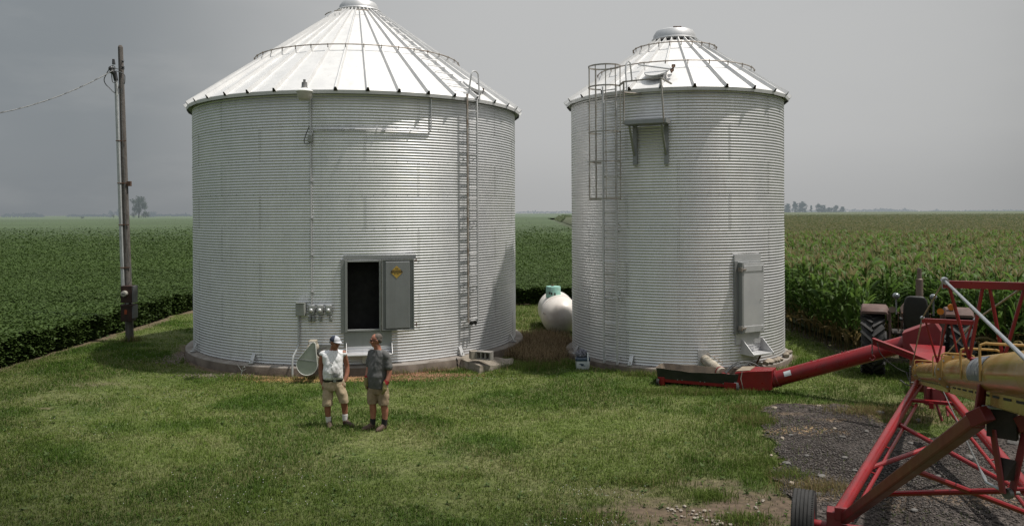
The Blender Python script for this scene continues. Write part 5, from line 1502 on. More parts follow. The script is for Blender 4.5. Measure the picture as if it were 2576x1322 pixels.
def bx(mb, u0, v0, u1, v1, y0, y1):
    a, b = P(u0, v0, y0), P(u1, v1, y0); mb.box(((a.x + b.x) / 2, (y0 + y1) / 2, (a.z + b.z) / 2), (abs(b.x - a.x), y1 - y0, abs(a.z - b.z)))
y0 = py - .42; y1 = py - .13
mb = MB(); bx(mb, 303, 719, 332, 761, y0, y1); mbx = mb.build('meter_box', M['brown_box'], pole, bevel=.01)
a = P(314.5, 738, y0); mb = MB(); mb.tube([a, a + Vector((0, -.05, 0)), a + Vector((0, -.11, 0)), a + Vector((0, -.12, 0))], [.095, .095, .085, .05], 20); mt_ = mb.build('meter', M['meter'], mbx)
mb = MB(); mb.box(a + Vector((0, -.125, .0)), (.09, .008, .025)); mb.build('dial', M['decal_ink'], mt_)
mb = MB(); bx(mb, 332.2, 719, 335.5, 761, y0 + .005, y1); mb.build('box_side', M['side_grey'], mbx, smooth=False)
mb = MB(); bx(mb, 303, 768, 332, 808, y0, y1); b2 = mb.build('fuse_box', M['brown_box'], pole, bevel=.01)
mb = MB(); bx(mb, 302.5, 766, 333, 770, y0 - .03, y1); mb.build('rain_lip', M['brown_box'], b2)
mb = MB(); bx(mb, 313, 779, 319, 790, y0 - .012, y0); mb.build('warning_tag', M['orange_tag'], b2, smooth=False)
mb = MB(); bx(mb, 332.2, 768, 336, 800, y0 + .005, y1); mb.build('box_side', M['side_grey'], b2, smooth=False)
mb = MB(); bx(mb, 317, 761, 321, 767, y0 + .08, y0 + .18); mb.build('nipple', M['white_pipe'], pole)
mb = MB(); p_ = P(337, 740, py - .1); mb.tube([p_ + Vector((-.05, 0, 0)), p_ + Vector((.05, 0, 0))], .05, 10); mb.build('knob', M['insul'], mbx)
mb = MB(); mb.tube([P(325, 809, py - .2), P(324, 862, py - .2)], .045, 8); mb.build('ground_conduit', M['wood'], pole)
# weatherhead, insulators, loops
mb = MB(); wh = pol(zc1) + off; mb.tube([wh, wh + Vector((-.02, -.05, .22)), wh + Vector((-.12, -.12, .30))], [.06, .075, .08], 12); mb.ell(wh + Vector((-.10, -.10, .36)), .08); mb.tube([wh + Vector((-.06, -.02, .5)), wh + Vector((-.07, -.02, .66))], [.05, .035], 10); mb.build('weatherhead', M['insul'], pole)
mb = MB(); ip = P(309, 171, py - .12); mb.lathe([(.03, -.05), (.06, -.03), (.03, 0), (.06, .03), (.03, .05)], ip, 12); mb.ell(P(309, 155, py - .13), .035); mb.tube([P(307, 152, py - .2), P(312, 152, py + .2)], .012, 6); mb.build('insulator', M['insul'], pole)
mb = MB(); tb = P(325, 462, py - .02); mb.box(tb, (.11, .1, .15)); mb.build('clevis', M['rust'], pole)
def curve_px(pts, Y, r, n=24):
    pts = [P(u, v, Y) for u, v in pts]; out = []
    for i in range(len(pts) - 1):
        p0 = pts[max(i - 1, 0)]; p1 = pts[i]; p2 = pts[i + 1]; p3 = pts[min(i + 2, len(pts) - 1)]
        for k in range(6):
            t = k / 6; out.append(.5 * ((2 * p1) + (p2 - p0) * t + (2 * p0 - 5 * p1 + 4 * p2 - p3) * t * t + (3 * p1 - p0 - 3 * p2 + p3) * t ** 3))
    out.append(pts[-1]); return out
for pts in (((297, 174), (289, 172), (277, 172), (268, 186), (262, 200), (266, 212), (275, 221), (289, 234), (292, 225), (292, 210)), ((300, 212), (297, 226), (299, 236), (304, 235), (306, 222)), ((281, 176), (279, 170), (284, 165), (289, 169), (286, 177), (281, 184), (283, 205), (290, 208), (293, 204)), ((284, 178), (300, 181), (313, 188), (314, 205), (312, 212))):
    mb = MB(); mb.tube(curve_px(pts, py - .25, .015), .014, 6); mb.build('service_loop', M['grey_cable'], pole)
mb = MB(); mb.tube(curve_px(((310, 200), (306, 280), (312, 420), (318, 600), (330, 690), (322, 716)), py - .2, .01), .008, 5); mb.build('ground_wire', M['grey_cable'], pole)
mb = MB(); wpts = []
a, b = P(290, 174, py - .2), P(-330, 300, py - 6)
for i in range(41):
    t = i / 40; q = a.lerp(b, t); q.z -= 4 * .55 * t * (1 - t); wpts.append(q)
mb.tube(wpts, .014, 6)
w2 = [q + Vector((0, .018 * math.cos(i * 2.2), .014 * math.sin(i * 2.2))) for i, q in enumerate(wpts)]
mb.tube(w2, .009, 5)
tag(mb.build('overhead_cable', M['grey_cable']), 'twisted grey service cable sagging leftward from the utility pole', 'cable')

# ------------------------------------------------------------------ trees far off
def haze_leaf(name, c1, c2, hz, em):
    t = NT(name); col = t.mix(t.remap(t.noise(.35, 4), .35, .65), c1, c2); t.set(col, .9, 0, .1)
    e = t.new('ShaderNodeEmission'); e.inputs[0].default_value = em; e.inputs[1].default_value = 1  # emission mixed into foliage and bark imitates distance haze
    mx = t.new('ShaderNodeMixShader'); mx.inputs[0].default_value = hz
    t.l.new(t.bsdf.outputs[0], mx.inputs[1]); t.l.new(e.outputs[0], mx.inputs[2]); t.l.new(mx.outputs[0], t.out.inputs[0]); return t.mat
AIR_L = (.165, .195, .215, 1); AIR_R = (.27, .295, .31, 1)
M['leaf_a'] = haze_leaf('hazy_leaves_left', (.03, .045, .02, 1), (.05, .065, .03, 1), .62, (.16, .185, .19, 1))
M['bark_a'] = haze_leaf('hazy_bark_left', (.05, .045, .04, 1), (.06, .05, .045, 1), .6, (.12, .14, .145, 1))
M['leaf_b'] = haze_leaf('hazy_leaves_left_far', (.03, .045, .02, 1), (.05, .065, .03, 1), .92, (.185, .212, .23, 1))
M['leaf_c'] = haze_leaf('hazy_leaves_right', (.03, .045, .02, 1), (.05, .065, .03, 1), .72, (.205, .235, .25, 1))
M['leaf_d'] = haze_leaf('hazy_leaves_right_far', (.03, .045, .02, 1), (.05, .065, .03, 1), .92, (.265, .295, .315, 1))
def tree(u, vtop, vbase, wpx, Y, mat, bark, label, group=None, name='tree', trunk=.25, seed=1, shape='round', zb=None, nleaf=2600, gaps=.5):
    base = P(u, vbase, Y); top = P(u, vtop, Y); H = top.z - base.z; Wd = wpx / F * Y
    rr = np.random.default_rng(seed); t = thing(name, label, 'tree', (base.x, Y, base.z), group)
    mb = MB(); mb.tube([base - Vector((0, 0, 2)), base + Vector((.02 * H, 0, H * .3)), base + Vector((0, 0, H * .75))], [.032 * H, .022 * H, .006 * H], 8)
    for i in range(7):
        a = rr.uniform(0, 6.28); z = rr.uniform(.25, .6) * H; e = Vector((math.cos(a) * Wd * .35, math.sin(a) * Wd * .35, z + H * .22)); mb.tube([base + Vector((0, 0, z)), base + e * .55 + Vector((0, 0, z * .4)), base + e], [.012 * H, .008 * H, .003 * H], 6)
    mb.build('trunk', bark, t)
    ncl = 34 if shape != 'cone' else 18; cs = []
    for i in range(ncl):
        f = rr.uniform(trunk, 1)
        prof = math.sin(PI * min(max((f - trunk) / (1 - trunk), 0.03), .97)) ** .6 if shape == 'round' else (math.sqrt(max(.04, 1 - max(0, (f - .35) / .65) ** 2)) if shape == 'dome' else (1 - (f - trunk) / (1 - trunk)) * .95 + .05)
        a = rr.uniform(0, 6.28); rad = prof * rr.uniform(.25, 1.0) * Wd * .5
        cs.append((base.x + math.cos(a) * rad * .85, Y + math.sin(a) * rad * .85, base.z + f * H * .95, rr.uniform(.09, .16) * Wd))
    cs = np.array(cs); k = rr.integers(0, ncl, nleaf); dirs = rr.normal(0, 1, (nleaf, 3)); dirs /= np.linalg.norm(dirs, axis=1)[:, None]
    Pn = cs[k, :3] + dirs * (cs[k, 3] * rr.uniform(.35, 1.15, nleaf) ** .5)[:, None]
    dv, nr = rand_dir(nleaf, .1, rr); ln = rr.uniform(.018, .04, nleaf) * (H + Wd) * (1.0 if nleaf > 3000 else 2.2)
    V, Q = leaf_quads(Pn, ln, ln * .7, dv, nr)
    np_mesh('crown', V - np.array([base.x, Y, base.z]), Q, mat, t, smooth=False)
    return t
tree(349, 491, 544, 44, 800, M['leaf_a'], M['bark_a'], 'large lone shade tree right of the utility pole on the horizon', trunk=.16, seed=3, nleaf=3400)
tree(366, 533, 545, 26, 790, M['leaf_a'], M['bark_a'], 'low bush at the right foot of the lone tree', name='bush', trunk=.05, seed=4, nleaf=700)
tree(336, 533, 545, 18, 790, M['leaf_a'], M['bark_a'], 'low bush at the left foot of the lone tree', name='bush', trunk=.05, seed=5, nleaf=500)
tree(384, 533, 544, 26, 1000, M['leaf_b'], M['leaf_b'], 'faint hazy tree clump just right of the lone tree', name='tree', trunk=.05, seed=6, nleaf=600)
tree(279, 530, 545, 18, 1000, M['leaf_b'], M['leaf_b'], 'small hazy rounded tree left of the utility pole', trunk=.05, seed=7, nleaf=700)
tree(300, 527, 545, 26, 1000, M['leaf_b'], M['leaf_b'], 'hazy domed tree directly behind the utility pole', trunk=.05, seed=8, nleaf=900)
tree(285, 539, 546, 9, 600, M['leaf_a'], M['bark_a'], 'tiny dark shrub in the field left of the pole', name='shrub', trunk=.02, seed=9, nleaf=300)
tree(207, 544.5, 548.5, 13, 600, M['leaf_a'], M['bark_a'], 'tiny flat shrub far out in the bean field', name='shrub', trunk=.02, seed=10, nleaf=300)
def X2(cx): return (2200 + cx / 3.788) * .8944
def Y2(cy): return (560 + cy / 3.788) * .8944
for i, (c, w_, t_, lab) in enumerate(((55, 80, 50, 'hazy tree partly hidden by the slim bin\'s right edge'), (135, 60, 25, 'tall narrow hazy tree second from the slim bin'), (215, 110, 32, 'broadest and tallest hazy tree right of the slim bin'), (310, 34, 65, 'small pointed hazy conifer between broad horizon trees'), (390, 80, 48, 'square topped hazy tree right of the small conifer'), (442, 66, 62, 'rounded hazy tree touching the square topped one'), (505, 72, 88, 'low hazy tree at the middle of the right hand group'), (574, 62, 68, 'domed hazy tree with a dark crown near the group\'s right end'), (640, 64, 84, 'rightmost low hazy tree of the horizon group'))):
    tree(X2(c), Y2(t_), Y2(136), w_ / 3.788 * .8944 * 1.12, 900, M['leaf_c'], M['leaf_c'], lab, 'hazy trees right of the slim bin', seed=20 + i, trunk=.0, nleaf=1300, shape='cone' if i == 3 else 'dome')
# faint treelines on the horizon (uncountable)
def treeline(name, label, segs, Y, mat, n):
    pts = []
    for (u0, u1, vt, vb) in segs:
        m_ = int(n * (u1 - u0) / sum(s[1] - s[0] for s in segs)); u = RNG.uniform(u0, u1, m_)
        hgt = (vb - vt) * (.35 + .65 * vnoise(u, u * 0, 9, 71)) * np.minimum(1, np.minimum(u - u0, u1 - u) / 12 + .2)
        v = vb - RNG.uniform(0, 1, m_) ** .8 * hgt
        for a, b in zip(u, v): pts.append(P(a, b, Y + random.uniform(-20, 20)))
    Pn = np.array(pts); m_ = len(Pn); dv, nr = rand_dir(m_, .1); ln = RNG.uniform(2, 4.5, m_) * Y / 1500
    V, Q = leaf_quads(Pn, ln, ln * .8, dv, nr); np_mesh(name, V, Q, mat, kind='stuff', smooth=False, label=label)
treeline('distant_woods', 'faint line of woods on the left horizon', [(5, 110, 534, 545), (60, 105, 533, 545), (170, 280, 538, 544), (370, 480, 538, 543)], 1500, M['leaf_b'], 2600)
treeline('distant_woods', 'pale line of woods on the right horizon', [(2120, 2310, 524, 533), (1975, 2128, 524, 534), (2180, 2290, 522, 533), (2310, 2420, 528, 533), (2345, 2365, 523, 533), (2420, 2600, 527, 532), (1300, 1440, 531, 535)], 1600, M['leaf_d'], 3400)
# ------------------------------------------------------------------ yellow grain auger
T0, T1 = Vector((7.1, 13.8, 1.12)), Vector((2.83, 4.4, 2.99))
AD = (T1 - T0).normalized(); AS = Vector((-.912, .41, 0)).normalized(); AS = (AS - AD * AS.dot(AD)).normalized()
AU = AS.cross(AD); AU = AU if AU.z > 0 else -AU
TT = lambda t: T0 + (T1 - T0) * t
TR = .135
auger = thing('grain_auger', 'long yellow grain auger tube on a red tubular undercarriage', 'grain auger', (5.0, 9.5, 0))
mb = MB(); mb.tube([TT(-.01), TT(.2), TT(.6), TT(1.0), TT(1.28)], TR, 36); tube = mb.build('auger_tube', M['yellow'], auger)
mb = MB(); mb.tube([TT(-.035), TT(-.025), TT(-.01)], [.08, .14, .155], 24); mb.tube([TT(-.012), TT(.004)], .165, 24); mb.build('end_cap', M['yellow'], tube)
for t in (.60, .04):
    mb = MB(); mb.tube([TT(t), TT(t) + AD * .016], .185 if t > .5 else .165, 32); mb.tube([TT(t) - AD * .018, TT(t) - AD * .002], .185 if t > .5 else .165, 32)
    fl = mb.build('flange', M['yellow'], tube)
    for k in range(10):
        mb = MB(); a = 2 * PI * (k + .3) / 10; p = TT(t) + (AS * math.cos(a) + AU * math.sin(a)) * (.162 if t > .5 else .15); mb.tube([p - AD * .03, p + AD * .03], .011, 6)
        mb.build('flange_bolt', M['zinc'], fl)
mb = MB()
for (t0, t1) in ((.02, .585), (.615, 1.28)):
    for sx in (-.06, .06): mb.beam(TT(t0) + AS * sx - AU * .155, TT(t1) + AS * sx - AU * .155, .010, .10, AU)
    mb.beam(TT(t0) - AU * .20, TT(t1) - AU * .20, .13, .01, AU)
mb.build('under_channel', M['yellow'], tube, smooth=False)
mb = MB()
for k in range(26):
    t = .05 + k * .046
    if abs(t - .60) < .03: continue
    mb.beam(TT(t) + AS * .0665 - AU * .140, TT(t + .028) + AS * .0665 - AU * .140, .004, .014, AU)
mb.build('channel_slots', M['black'], tube, smooth=False)
for t, w_ in ((.05, .008), (.50, .008), (.63, .008), (.814, .009), (.935, .009)):
    c = TT(t); mb = MB()
    mb.tube([c + AS * .144 - AU * .05, c + AS * .144 + AU * .0, c + AS * .144 + AU * .15, c + AS * .138 + AU * .178, c + AS * .11 + AU * .19, c - AS * .10 + AU * .19, c - AS * .135 + AU * .175, c - AS * .14 + AU * .0], w_, 8)
    mb.build('hose_hoop', M['yellow'], tube)
def wrap(mb, c, L0, L1, a0, a1, r, nl=2, na=14):
    vs = []; fs = []
    for i in range(nl):
        for j in range(na):
            a = a0 + (a1 - a0) * j / (na - 1); vs.append(c + AD * (L0 + (L1 - L0) * i / (nl - 1)) + AS * r * math.cos(a) + AU * r * math.sin(a))
    for i in range(nl - 1):
        for j in range(na - 1): fs.append((i * na + j, i * na + j + 1, (i + 1) * na + j + 1, (i + 1) * na + j))
    mb.add(vs, fs)
def wrap_text(s, size, c, mat, parent, a_mid, r, name):
    cu = bpy.data.curves.new(name, 'FONT'); cu.body = s; cu.size = size; cu.align_x = 'CENTER'; cu.align_y = 'CENTER'; cu.offset = .004
    o = bpy.data.objects.new(name, cu); COL.objects.link(o); dg = bpy.context.evaluated_depsgraph_get(); dg.update()
    me = bpy.data.meshes.new_from_object(o.evaluated_get(dg)); bpy.data.objects.remove(o); bpy.data.curves.remove(cu)
    bm = bmesh.new(); bm.from_mesh(me); bmesh.ops.triangulate(bm, faces=bm.faces); bmesh.ops.subdivide_edges(bm, edges=[e for e in bm.edges if e.calc_length() > .04], cuts=4, use_grid_fill=True)
    org = root_loc(parent)
    for v in bm.verts:
        x, y, _ = v.co; a = a_mid + y / r; v.co = c + AD * x + AS * r * math.cos(a) + AU * r * math.sin(a) - org
    bm.to_mesh(me); bm.free(); me.materials.clear(); return link_mesh(name, me, mat, parent)
for t, L_, tx in ((.886, .86, 'MK100-81'), (.545, .66, 'MK100-81')):
    mb = MB(); wrap(mb, TT(t), -L_ / 2, L_ / 2, R_(-22), R_(58), TR + .003); dc = mb.build('decal', M['decal'], tube, fixn=False)
    wrap_text(tx, .185 if t > .7 else .14, TT(t), M['decal_white'], dc, R_(18), TR + .006, 'decal_letters')
# undercarriage
M['red_arm'] = pm('shaded_red_paint', (.15, .016, .016, 1), (.11, .012, .012, 1), 3, .42, 0, .03, 20, (.10, .045, .025, 1), 3, .5)  # red paint darkened to imitate shade on the lift arms
LA, LB = Vector((6.95, 13.65, .95)), Vector((3.62, 8.98, .42))
RA, RB = Vector((7.15, 13.30, 1.0)), Vector((5.75, 8.02, .42))
WL, WR = Vector((3.32, 9.10, .36)), Vector((6.04, 7.88, .36))
ALb, ALt = Vector((3.70, 8.92, .46)), Vector((3.12, 5.35, 2.50))
ARb, ARt = Vector((5.70, 8.02, .46)), Vector((3.36, 5.22, 2.50))
for a, b, off in ((LA, LB, Vector((.13, -.03, -.05))), (RA, RB, Vector((-.14, .05, -.05)))):
    mb = MB(); mb.tube([a, b], .070, 16); lg = mb.build('frame_leg', M['red'], auger)
    mb = MB(); q0, q1 = a.lerp(b, .18) + off, a.lerp(b, .97) + off; mb.tube([q0, q1], .026, 10)
    for s in (.2, .36, .55, .72, .94): mb.beam(a.lerp(b, s), a.lerp(b, s) + off * 1.1, .05, .012)
    mb.build('truss_rod', M['red'], lg)
for a, b in ((LA.lerp(LB, .36), RA.lerp(RB, .75)), (LA.lerp(LB, .70), RA.lerp(RB, .36))):
    mb = MB(); z_ = Vector((0, 0, -.03)); mb.tube([a + z_, b + z_], .032, 10); mb.tube([a + z_, a.lerp(b, .04) + z_], .045, 10); mb.tube([b + z_, b.lerp(a, .04) + z_], .045, 10); mb.build('cross_brace', M['red'], auger)
for a, b in ((ALb, ALt), (ARb, ARt)):
    mb = MB(); mb.beam(a, b, .095, .105); mb.build('lift_arm', M['red_arm'], auger, smooth=False, bevel=.015)
for a, b in ((ALb.lerp(ALt, .36), ARb.lerp(ARt, .60)), (ALb.lerp(ALt, .63), ARb.lerp(ARt, .25))):
    mb = MB(); mb.tube([a, b], .026, 10); mb.tube([a, a.lerp(b, .03)], .036, 8); mb.build('cross_brace', M['red'], auger)
mb = MB(); a, b = LA.lerp(LB, .17), RA.lerp(RB, .17); mb.beam(a, b, .09, .05); mb.beam(a.lerp(b, .45) - Vector((0, 0, .05)), a.lerp(b, .55) - Vector((0, 0, .05)), .12, .1); mb.build('tie_bar', M['red'], auger, smooth=False, bevel=.008)
mb = MB(); mb.tube([WL + AS * .06, WR - AS * .06], .05, 12); ax = mb.build('axle', M['red'], auger)
for c, sg in ((LB, 1), (RB, -1)):
    mb = MB(); mb.box(c + Vector((0, 0, .02)), (.20, .16, .22), Matrix.Rotation(math.atan2(AD.y, AD.x), 3, 'Z')); mb.box(c + Vector((.06 * sg, -.12, .12)), (.05, .2, .14), Matrix.Rotation(math.atan2(AD.y, AD.x), 3, 'Z'))
    mb.build('axle_bracket', M['red_dull'], ax, smooth=False, bevel=.008)
def wheel(c, axis, r, w, rimr, parent, nl=0, lug=0.0, name='wheel', rim_mat=None):
    ax_ = axis.normalized(); e1 = ax_.orthogonal().normalized(); e2 = ax_.cross(e1)
    rt = bpy.data.objects.new(name, None); COL.objects.link(rt); rt.parent = parent
    prof = [(rimr, -w * .42), (rimr + (r - rimr) * .35, -w * .50), (r * .93, -w * .48), (r * .985, -w * .38)]
    if not lug:
        for k in range(5):
            x0 = -w * .36 + k * w * .165
            prof += [(r, x0), (r, x0 + w * .115), (r * .965, x0 + w * .12), (r * .965, x0 + w * .16)]
        prof = prof[:-2]
    else: prof += [(r * .985, 0), ]
    prof += [(r * .985, w * .38), (r * .93, w * .48), (rimr + (r - rimr) * .35, w * .50), (rimr, w * .42)]
    n = 64; mb = MB(); mb.rings([[c + ax_ * x + (e1 * math.cos(2 * PI * j / n) + e2 * math.sin(2 * PI * j / n)) * rr for j in range(n)] for rr, x in prof], cap=False)
    if not lug:
        for j in range(90):   # sipes in the ribs
            a = 2 * PI * j / 90
            for k, (x0, x1) in enumerate(((-.46, -.34), (.34, .46))):
                p = c + (e1 * math.cos(a) + e2 * math.sin(a)) * (r * .985)
                mb.beam(p + ax_ * w * x0, p + ax_ * w * x1, r * .035, r * .02, e1 * math.cos(a) + e2 * math.sin(a))
    else:
        for j in range(nl):
            for s in (-1, 1):
                a0 = 2 * PI * (j + (.5 if s > 0 else 0)) / nl; a1 = a0 + s * 0 + 2 * PI / nl * 1.1
                p0 = c + ax_ * s * w * .0 + (e1 * math.cos(a1) + e2 * math.sin(a1)) * (r + lug * .3); p1 = c + ax_ * s * w * .5 + (e1 * math.cos(a0) + e2 * math.sin(a0)) * (r * .955 + lug * .3)
                mb.beam(p0, p1, .055, lug * 1.6, e1 * math.cos(a0) + e2 * math.sin(a0))
    mb.build('tyre', M['tyre'], rt, angle=30)
    mb = MB(); mb.rings([[c + ax_ * x + (e1 * math.cos(2 * PI * j / 40) + e2 * math.sin(2 * PI * j / 40)) * rr for j in range(40)] for rr, x in ((rimr * 1.02, -w * .43), (rimr * .9, -w * .38), (rimr * .8, -w * .1), (rimr * .3, -w * .12), (rimr * .25, -w * .3), (.02, -w * .3))], cap=False)
    mb.rings([[c + ax_ * x + (e1 * math.cos(2 * PI * j / 40) + e2 * math.sin(2 * PI * j / 40)) * rr for j in range(40)] for rr, x in ((rimr * 1.02, w * .43), (rimr * .9, w * .38), (rimr * .8, w * .1), (rimr * .3, w * .12), (.02, w * .12))], cap=False)
    mb.build('rim', rim_mat or M['red_dull'], rt, angle=40)
    return rt
wheel(WL, AS, .36, .245, .20, auger); wheel(WR, AS, .36, .245, .20, auger)
# yoke and hanging bracket
yc = TT(.91) - AU * .26
for q in (ALt, ARt):
    mb = MB(); mb.beam(q + Vector((-.03, .0, -.0)), q + Vector((.01, -.10, .07)), .09, .10)
    mb.prism([q + Vector((-.03, .02, -.04)), q + Vector((.06, .05, -.02)), q + Vector((.05, .0, .24)), q + Vector((.0, .0, .24))], Vector((0, -.03, 0)))
    mb.build('yoke', M['red_arm'], auger, smooth=False, bevel=.006)
mb = MB(); mb.beam(ALt + Vector((.08, .02, -.01)), ARt + Vector((-.04, .02, -.01)), .05, .20); mb.build('yoke_plate', M['tractor_dark'], auger, smooth=False)
mb = MB(); mb.tube([ALt + Vector((.0, -.05, .10)), ARt + Vector((.2, -.1, .10))], .012, 8); mb.tube([ARt + Vector((.03, -.1, .10)), ARt + Vector((.1, -.13, .10))], .028, 8); mb.build('pin', M['zinc'], auger)
vb = (ALt + ARt) / 2 + Vector((.02, -.03, -.46))
mb = MB(); mb.beam(ALt + Vector((.09, -.02, -.06)), vb + Vector((-.03, 0, 0)), .012, .06, (0, 1, 0)); mb.beam(ARt + Vector((-.02, -.02, -.06)), vb + Vector((.03, 0, 0)), .012, .06, (0, 1, 0))
vbr = mb.build('hanger_bracket', M['red_dull'], auger, smooth=False)
mb = MB(); m0, m1 = ALt.lerp(vb, .45) + Vector((.06, -.02, -.03)), ARt.lerp(vb, .45) + Vector((-.02, -.02, -.03)); mb.prism([m0, m1, vb + Vector((.03, -.02, .09)), vb + Vector((-.03, -.02, .09))], Vector((0, .02, 0))); mb.build('hanger_plate', M['tractor_dark'], vbr, smooth=False)
mb = MB(); mb.tube([vb + Vector((-.015, -.01, .0)), vb + Vector((.015, .0, .0))], .035, 14); mb.tube([vb + Vector((.03, 0, .0)), vb + Vector((.08, 0, .0))], .012, 8); mb.build('sheave', M['bolt'], vbr)
cb0 = Vector((7.02, 13.0, .98)); mb = MB(); e_ = vb + Vector((-.05, .15, .02)); c_ = e_.lerp(cb0, .06); mb.tube([cb0, c_], .0075, 6); mb.build('lift_cable', M['grey_cable'], auger)
mb = MB(); mb.tube([e_, e_.lerp(cb0, .02), c_], [.010, .015, .008], 8); mb.tube([e_, vb], .010, 8); mb.build('cable_clevis', M['zinc'], auger)
# bridging frames with tension cables
BF = []
for t, hw, zz in ((.52, .26, 2.665), (.84, .275, 3.35)):
    c = TT(t); ctr = Vector((c.x, c.y, zz)); Sx = Vector((-.912, .41, 0))
    l, r = ctr + Sx * hw, ctr - Sx * hw; top = c + AU * TR
    k = .045 if t < .7 else .05
    mb = MB(); mb.beam(l + Sx * .01, r - Sx * .01, .035, .05 if t < .7 else .055)
    bl_, br_ = top + Sx * .11 - Vector((0, 0, .03)), top - Sx * .11 - Vector((0, 0, .03))
    for a, b in ((l - Sx * .03, bl_), (ctr + Sx * .02, bl_), (ctr - Sx * .02, br_), (r + Sx * .03, br_)): mb.tube([a, b], .012 if t < .7 else .013, 8)
    mb.beam(bl_, br_, .06, .02)
    mb.build('bridging_frame', M['red'], auger, smooth=False)
    mb = MB()
    for p in (l, r): mb.tube([p + Vector((0, 0, -.035)), p + Vector((0, 0, .05))], .016, 8); mb.ell(p + Vector((0, 0, .03)), .024)
    mb.build('frame_bolts', M['zinc'], auger); BF.append((l, r))
for sgn, i in ((1, 0), (-1, 1)):
    tip = TT(.0) + AS * .17 * sgn + AU * .05; e2_ = TT(1.13) + AS * .165 * sgn + AU * .03
    mb = MB(); mb.tube([tip, BF[0][i] + Vector((0, 0, .03)), BF[1][i] + Vector((0, 0, .03))], .0085, 6); mb.build('stay_cable', M['rusty'], auger)
    mb = MB(); mb.tube([BF[1][i] + Vector((0, 0, .03)), e2_], .010, 10); mb.tube([BF[1][i] + Vector((0, 0, .03)), BF[1][i].lerp(e2_, .03) + Vector((0, 0, .03))], .026, 8); mb.build('stay_rod', M['zinc'], auger)
# intake hood, gearbox, boom with chain hook
ID = Vector((.414, .91, 0)); IS = Vector((.91, -.414, 0))
ic = Vector((7.52, 14.36, 0))
def isec(f, hw, z0, z1): 
    p = ic + ID * f; return [p - IS * hw + Vector((0, 0, z0)), p + IS * hw + Vector((0, 0, z0)), p + IS * hw + Vector((0, 0, z1)), p - IS * hw + Vector((0, 0, z1))]
mb = MB(); mb.rings([isec(-.22, .17, .80, 1.22), isec(.05, .24, .62, 1.34), isec(.75, .30, .50, 1.38), isec(.95, .27, .58, 1.34)]); mb.build('intake_housing', M['red'], auger, smooth=False, bevel=.01)
mb = MB(); mb.box(ic - ID * .55 + Vector((.1, 0, .72)), (.34, .3, .26)); mb.box(ic - ID * .5 + Vector((-.12, -.1, .70)), (.10, .08, .30)); mb.tube([ic + Vector((.1, -.3, .70)), ic + ID * 1.0 + Vector((0, 0, .60)), Vector((9.1, 18.0, .62))], .045, 10); mb.build('gearbox', M['red_dull'], auger, bevel=.01)
mb = MB(); mb.tube([ic - ID * .6 + Vector((-.02, 0, .85)), ic - ID * .75 + Vector((.16, 0, .30))], .022, 6); mb.tube([ic - ID * .6 + Vector((.25, 0, .85)), ic - ID * .8 + Vector((.2, -.1, .42))], .022, 6); mb.build('drawbar_jack', M['red_dull'], auger)
b0, b1 = P(2196, 850, 14.75), P(2352, 910, 13.95)
mb = MB(); mb.beam(b0, b1, .09, .012, (0, 0, 1)); 
upv = Vector((0, 0, 1)); mb.beam(b0 - upv * .055 + Vector((0, .04, 0)), b1 - upv * .055 + Vector((0, .04, 0)), .012, .11); mb.beam(b0 - upv * .11, b1 - upv * .11, .07, .012)
bm_ = mb.build('boom', M['red'], auger, smooth=False)
mb = MB(); ch = b0 + Vector((-.02, -.01, -.06))
for k in range(7):
    q = ch - Vector((0, 0, .035 * k)); mb.tube([q + Vector((.012 * math.cos(a) if k % 2 else 0, 0 if k % 2 else .012 * math.cos(a), .024 * math.sin(a))) for a in np.linspace(0, 2 * PI, 9)[:-1]], .006, 5, closed=True)
cho = mb.build('chain', M['bolt'], bm_)
mb = MB(); q = ch - Vector((0, 0, .28)); mb.tube([q + Vector((.045 * math.sin(a), 0, .045 * math.cos(a) - .02)) for a in np.linspace(0, 4.6, 12)], .014, 7); mb.build('hook', M['red_dull'], cho)
mb = MB(); mb.tube(curve_px(((2207, 862), (2213, 885), (2230, 905), (2262, 928), (2300, 942), (2318, 944)), 14.2, .006), .007, 5); mb.build('hydraulic_hose', M['cable'], auger)
mb = MB(); mb.tube(curve_px(((2265, 955), (2285, 968), (2312, 965), (2340, 955)), 14.4, .006), .012, 5); mb.tube(curve_px(((2280, 935), (2290, 960), (2310, 955), (2322, 945)), 14.2, .006), .010, 5); mb.build('hydraulic_hose', M['grey_cable'], auger)
mb = MB(); 
for k in range(9): 
    q = TT(.0) + AS * .19 + Vector((-.01, -.02, .08 - .035 * k)); mb.ell(q, .018, nu=8, nv=5)
mb.build('drive_chain', M['bolt'], auger)

# ------------------------------------------------------------------ swing-out hopper auger
hop = thing('hopper_auger', 'low red swing hopper auger with black rubber rim feeding the yellow auger', 'hopper auger', (4.2, 17.6, 0))
ha = Vector((.911, -.412, 0)); hbv = Vector((.412, .911, 0)); FL = Vector((3.28, 18.0, 0))
hp_ = lambda s, d, z: FL + ha * s + hbv * d + Vector((0, 0, z))
Rh = Matrix((ha, hbv, Vector((0, 0, 1)))).transposed()
LN, DP = 1.72, .74
mb = MB()
mb.box(hp_(LN / 2, 0, .135), (LN, .03, .09), Rh); mb.box(hp_(LN / 2, DP, .135), (LN, .03, .09), Rh); mb.box(hp_(.015, DP / 2, .135), (.03, DP - .03, .09), Rh); mb.box(hp_(LN - .015, DP / 2, .135), (.03, DP - .03, .09), Rh)
mb.box(hp_(.08, -.02, .10), (.16, .04, .20), Rh); mb.box(hp_(LN - .12, -.02, .10), (.26, .04, .20), Rh)
hf_ = mb.build('hopper_frame', M['red'], hop, smooth=False, bevel=.006)
mb = MB(); mb.box(hp_(LN / 2, DP / 2, .10), (LN - .06, DP - .06, .03), Rh); mb.build('hopper_floor', M['dust'], hf_, smooth=False)
mb = MB()
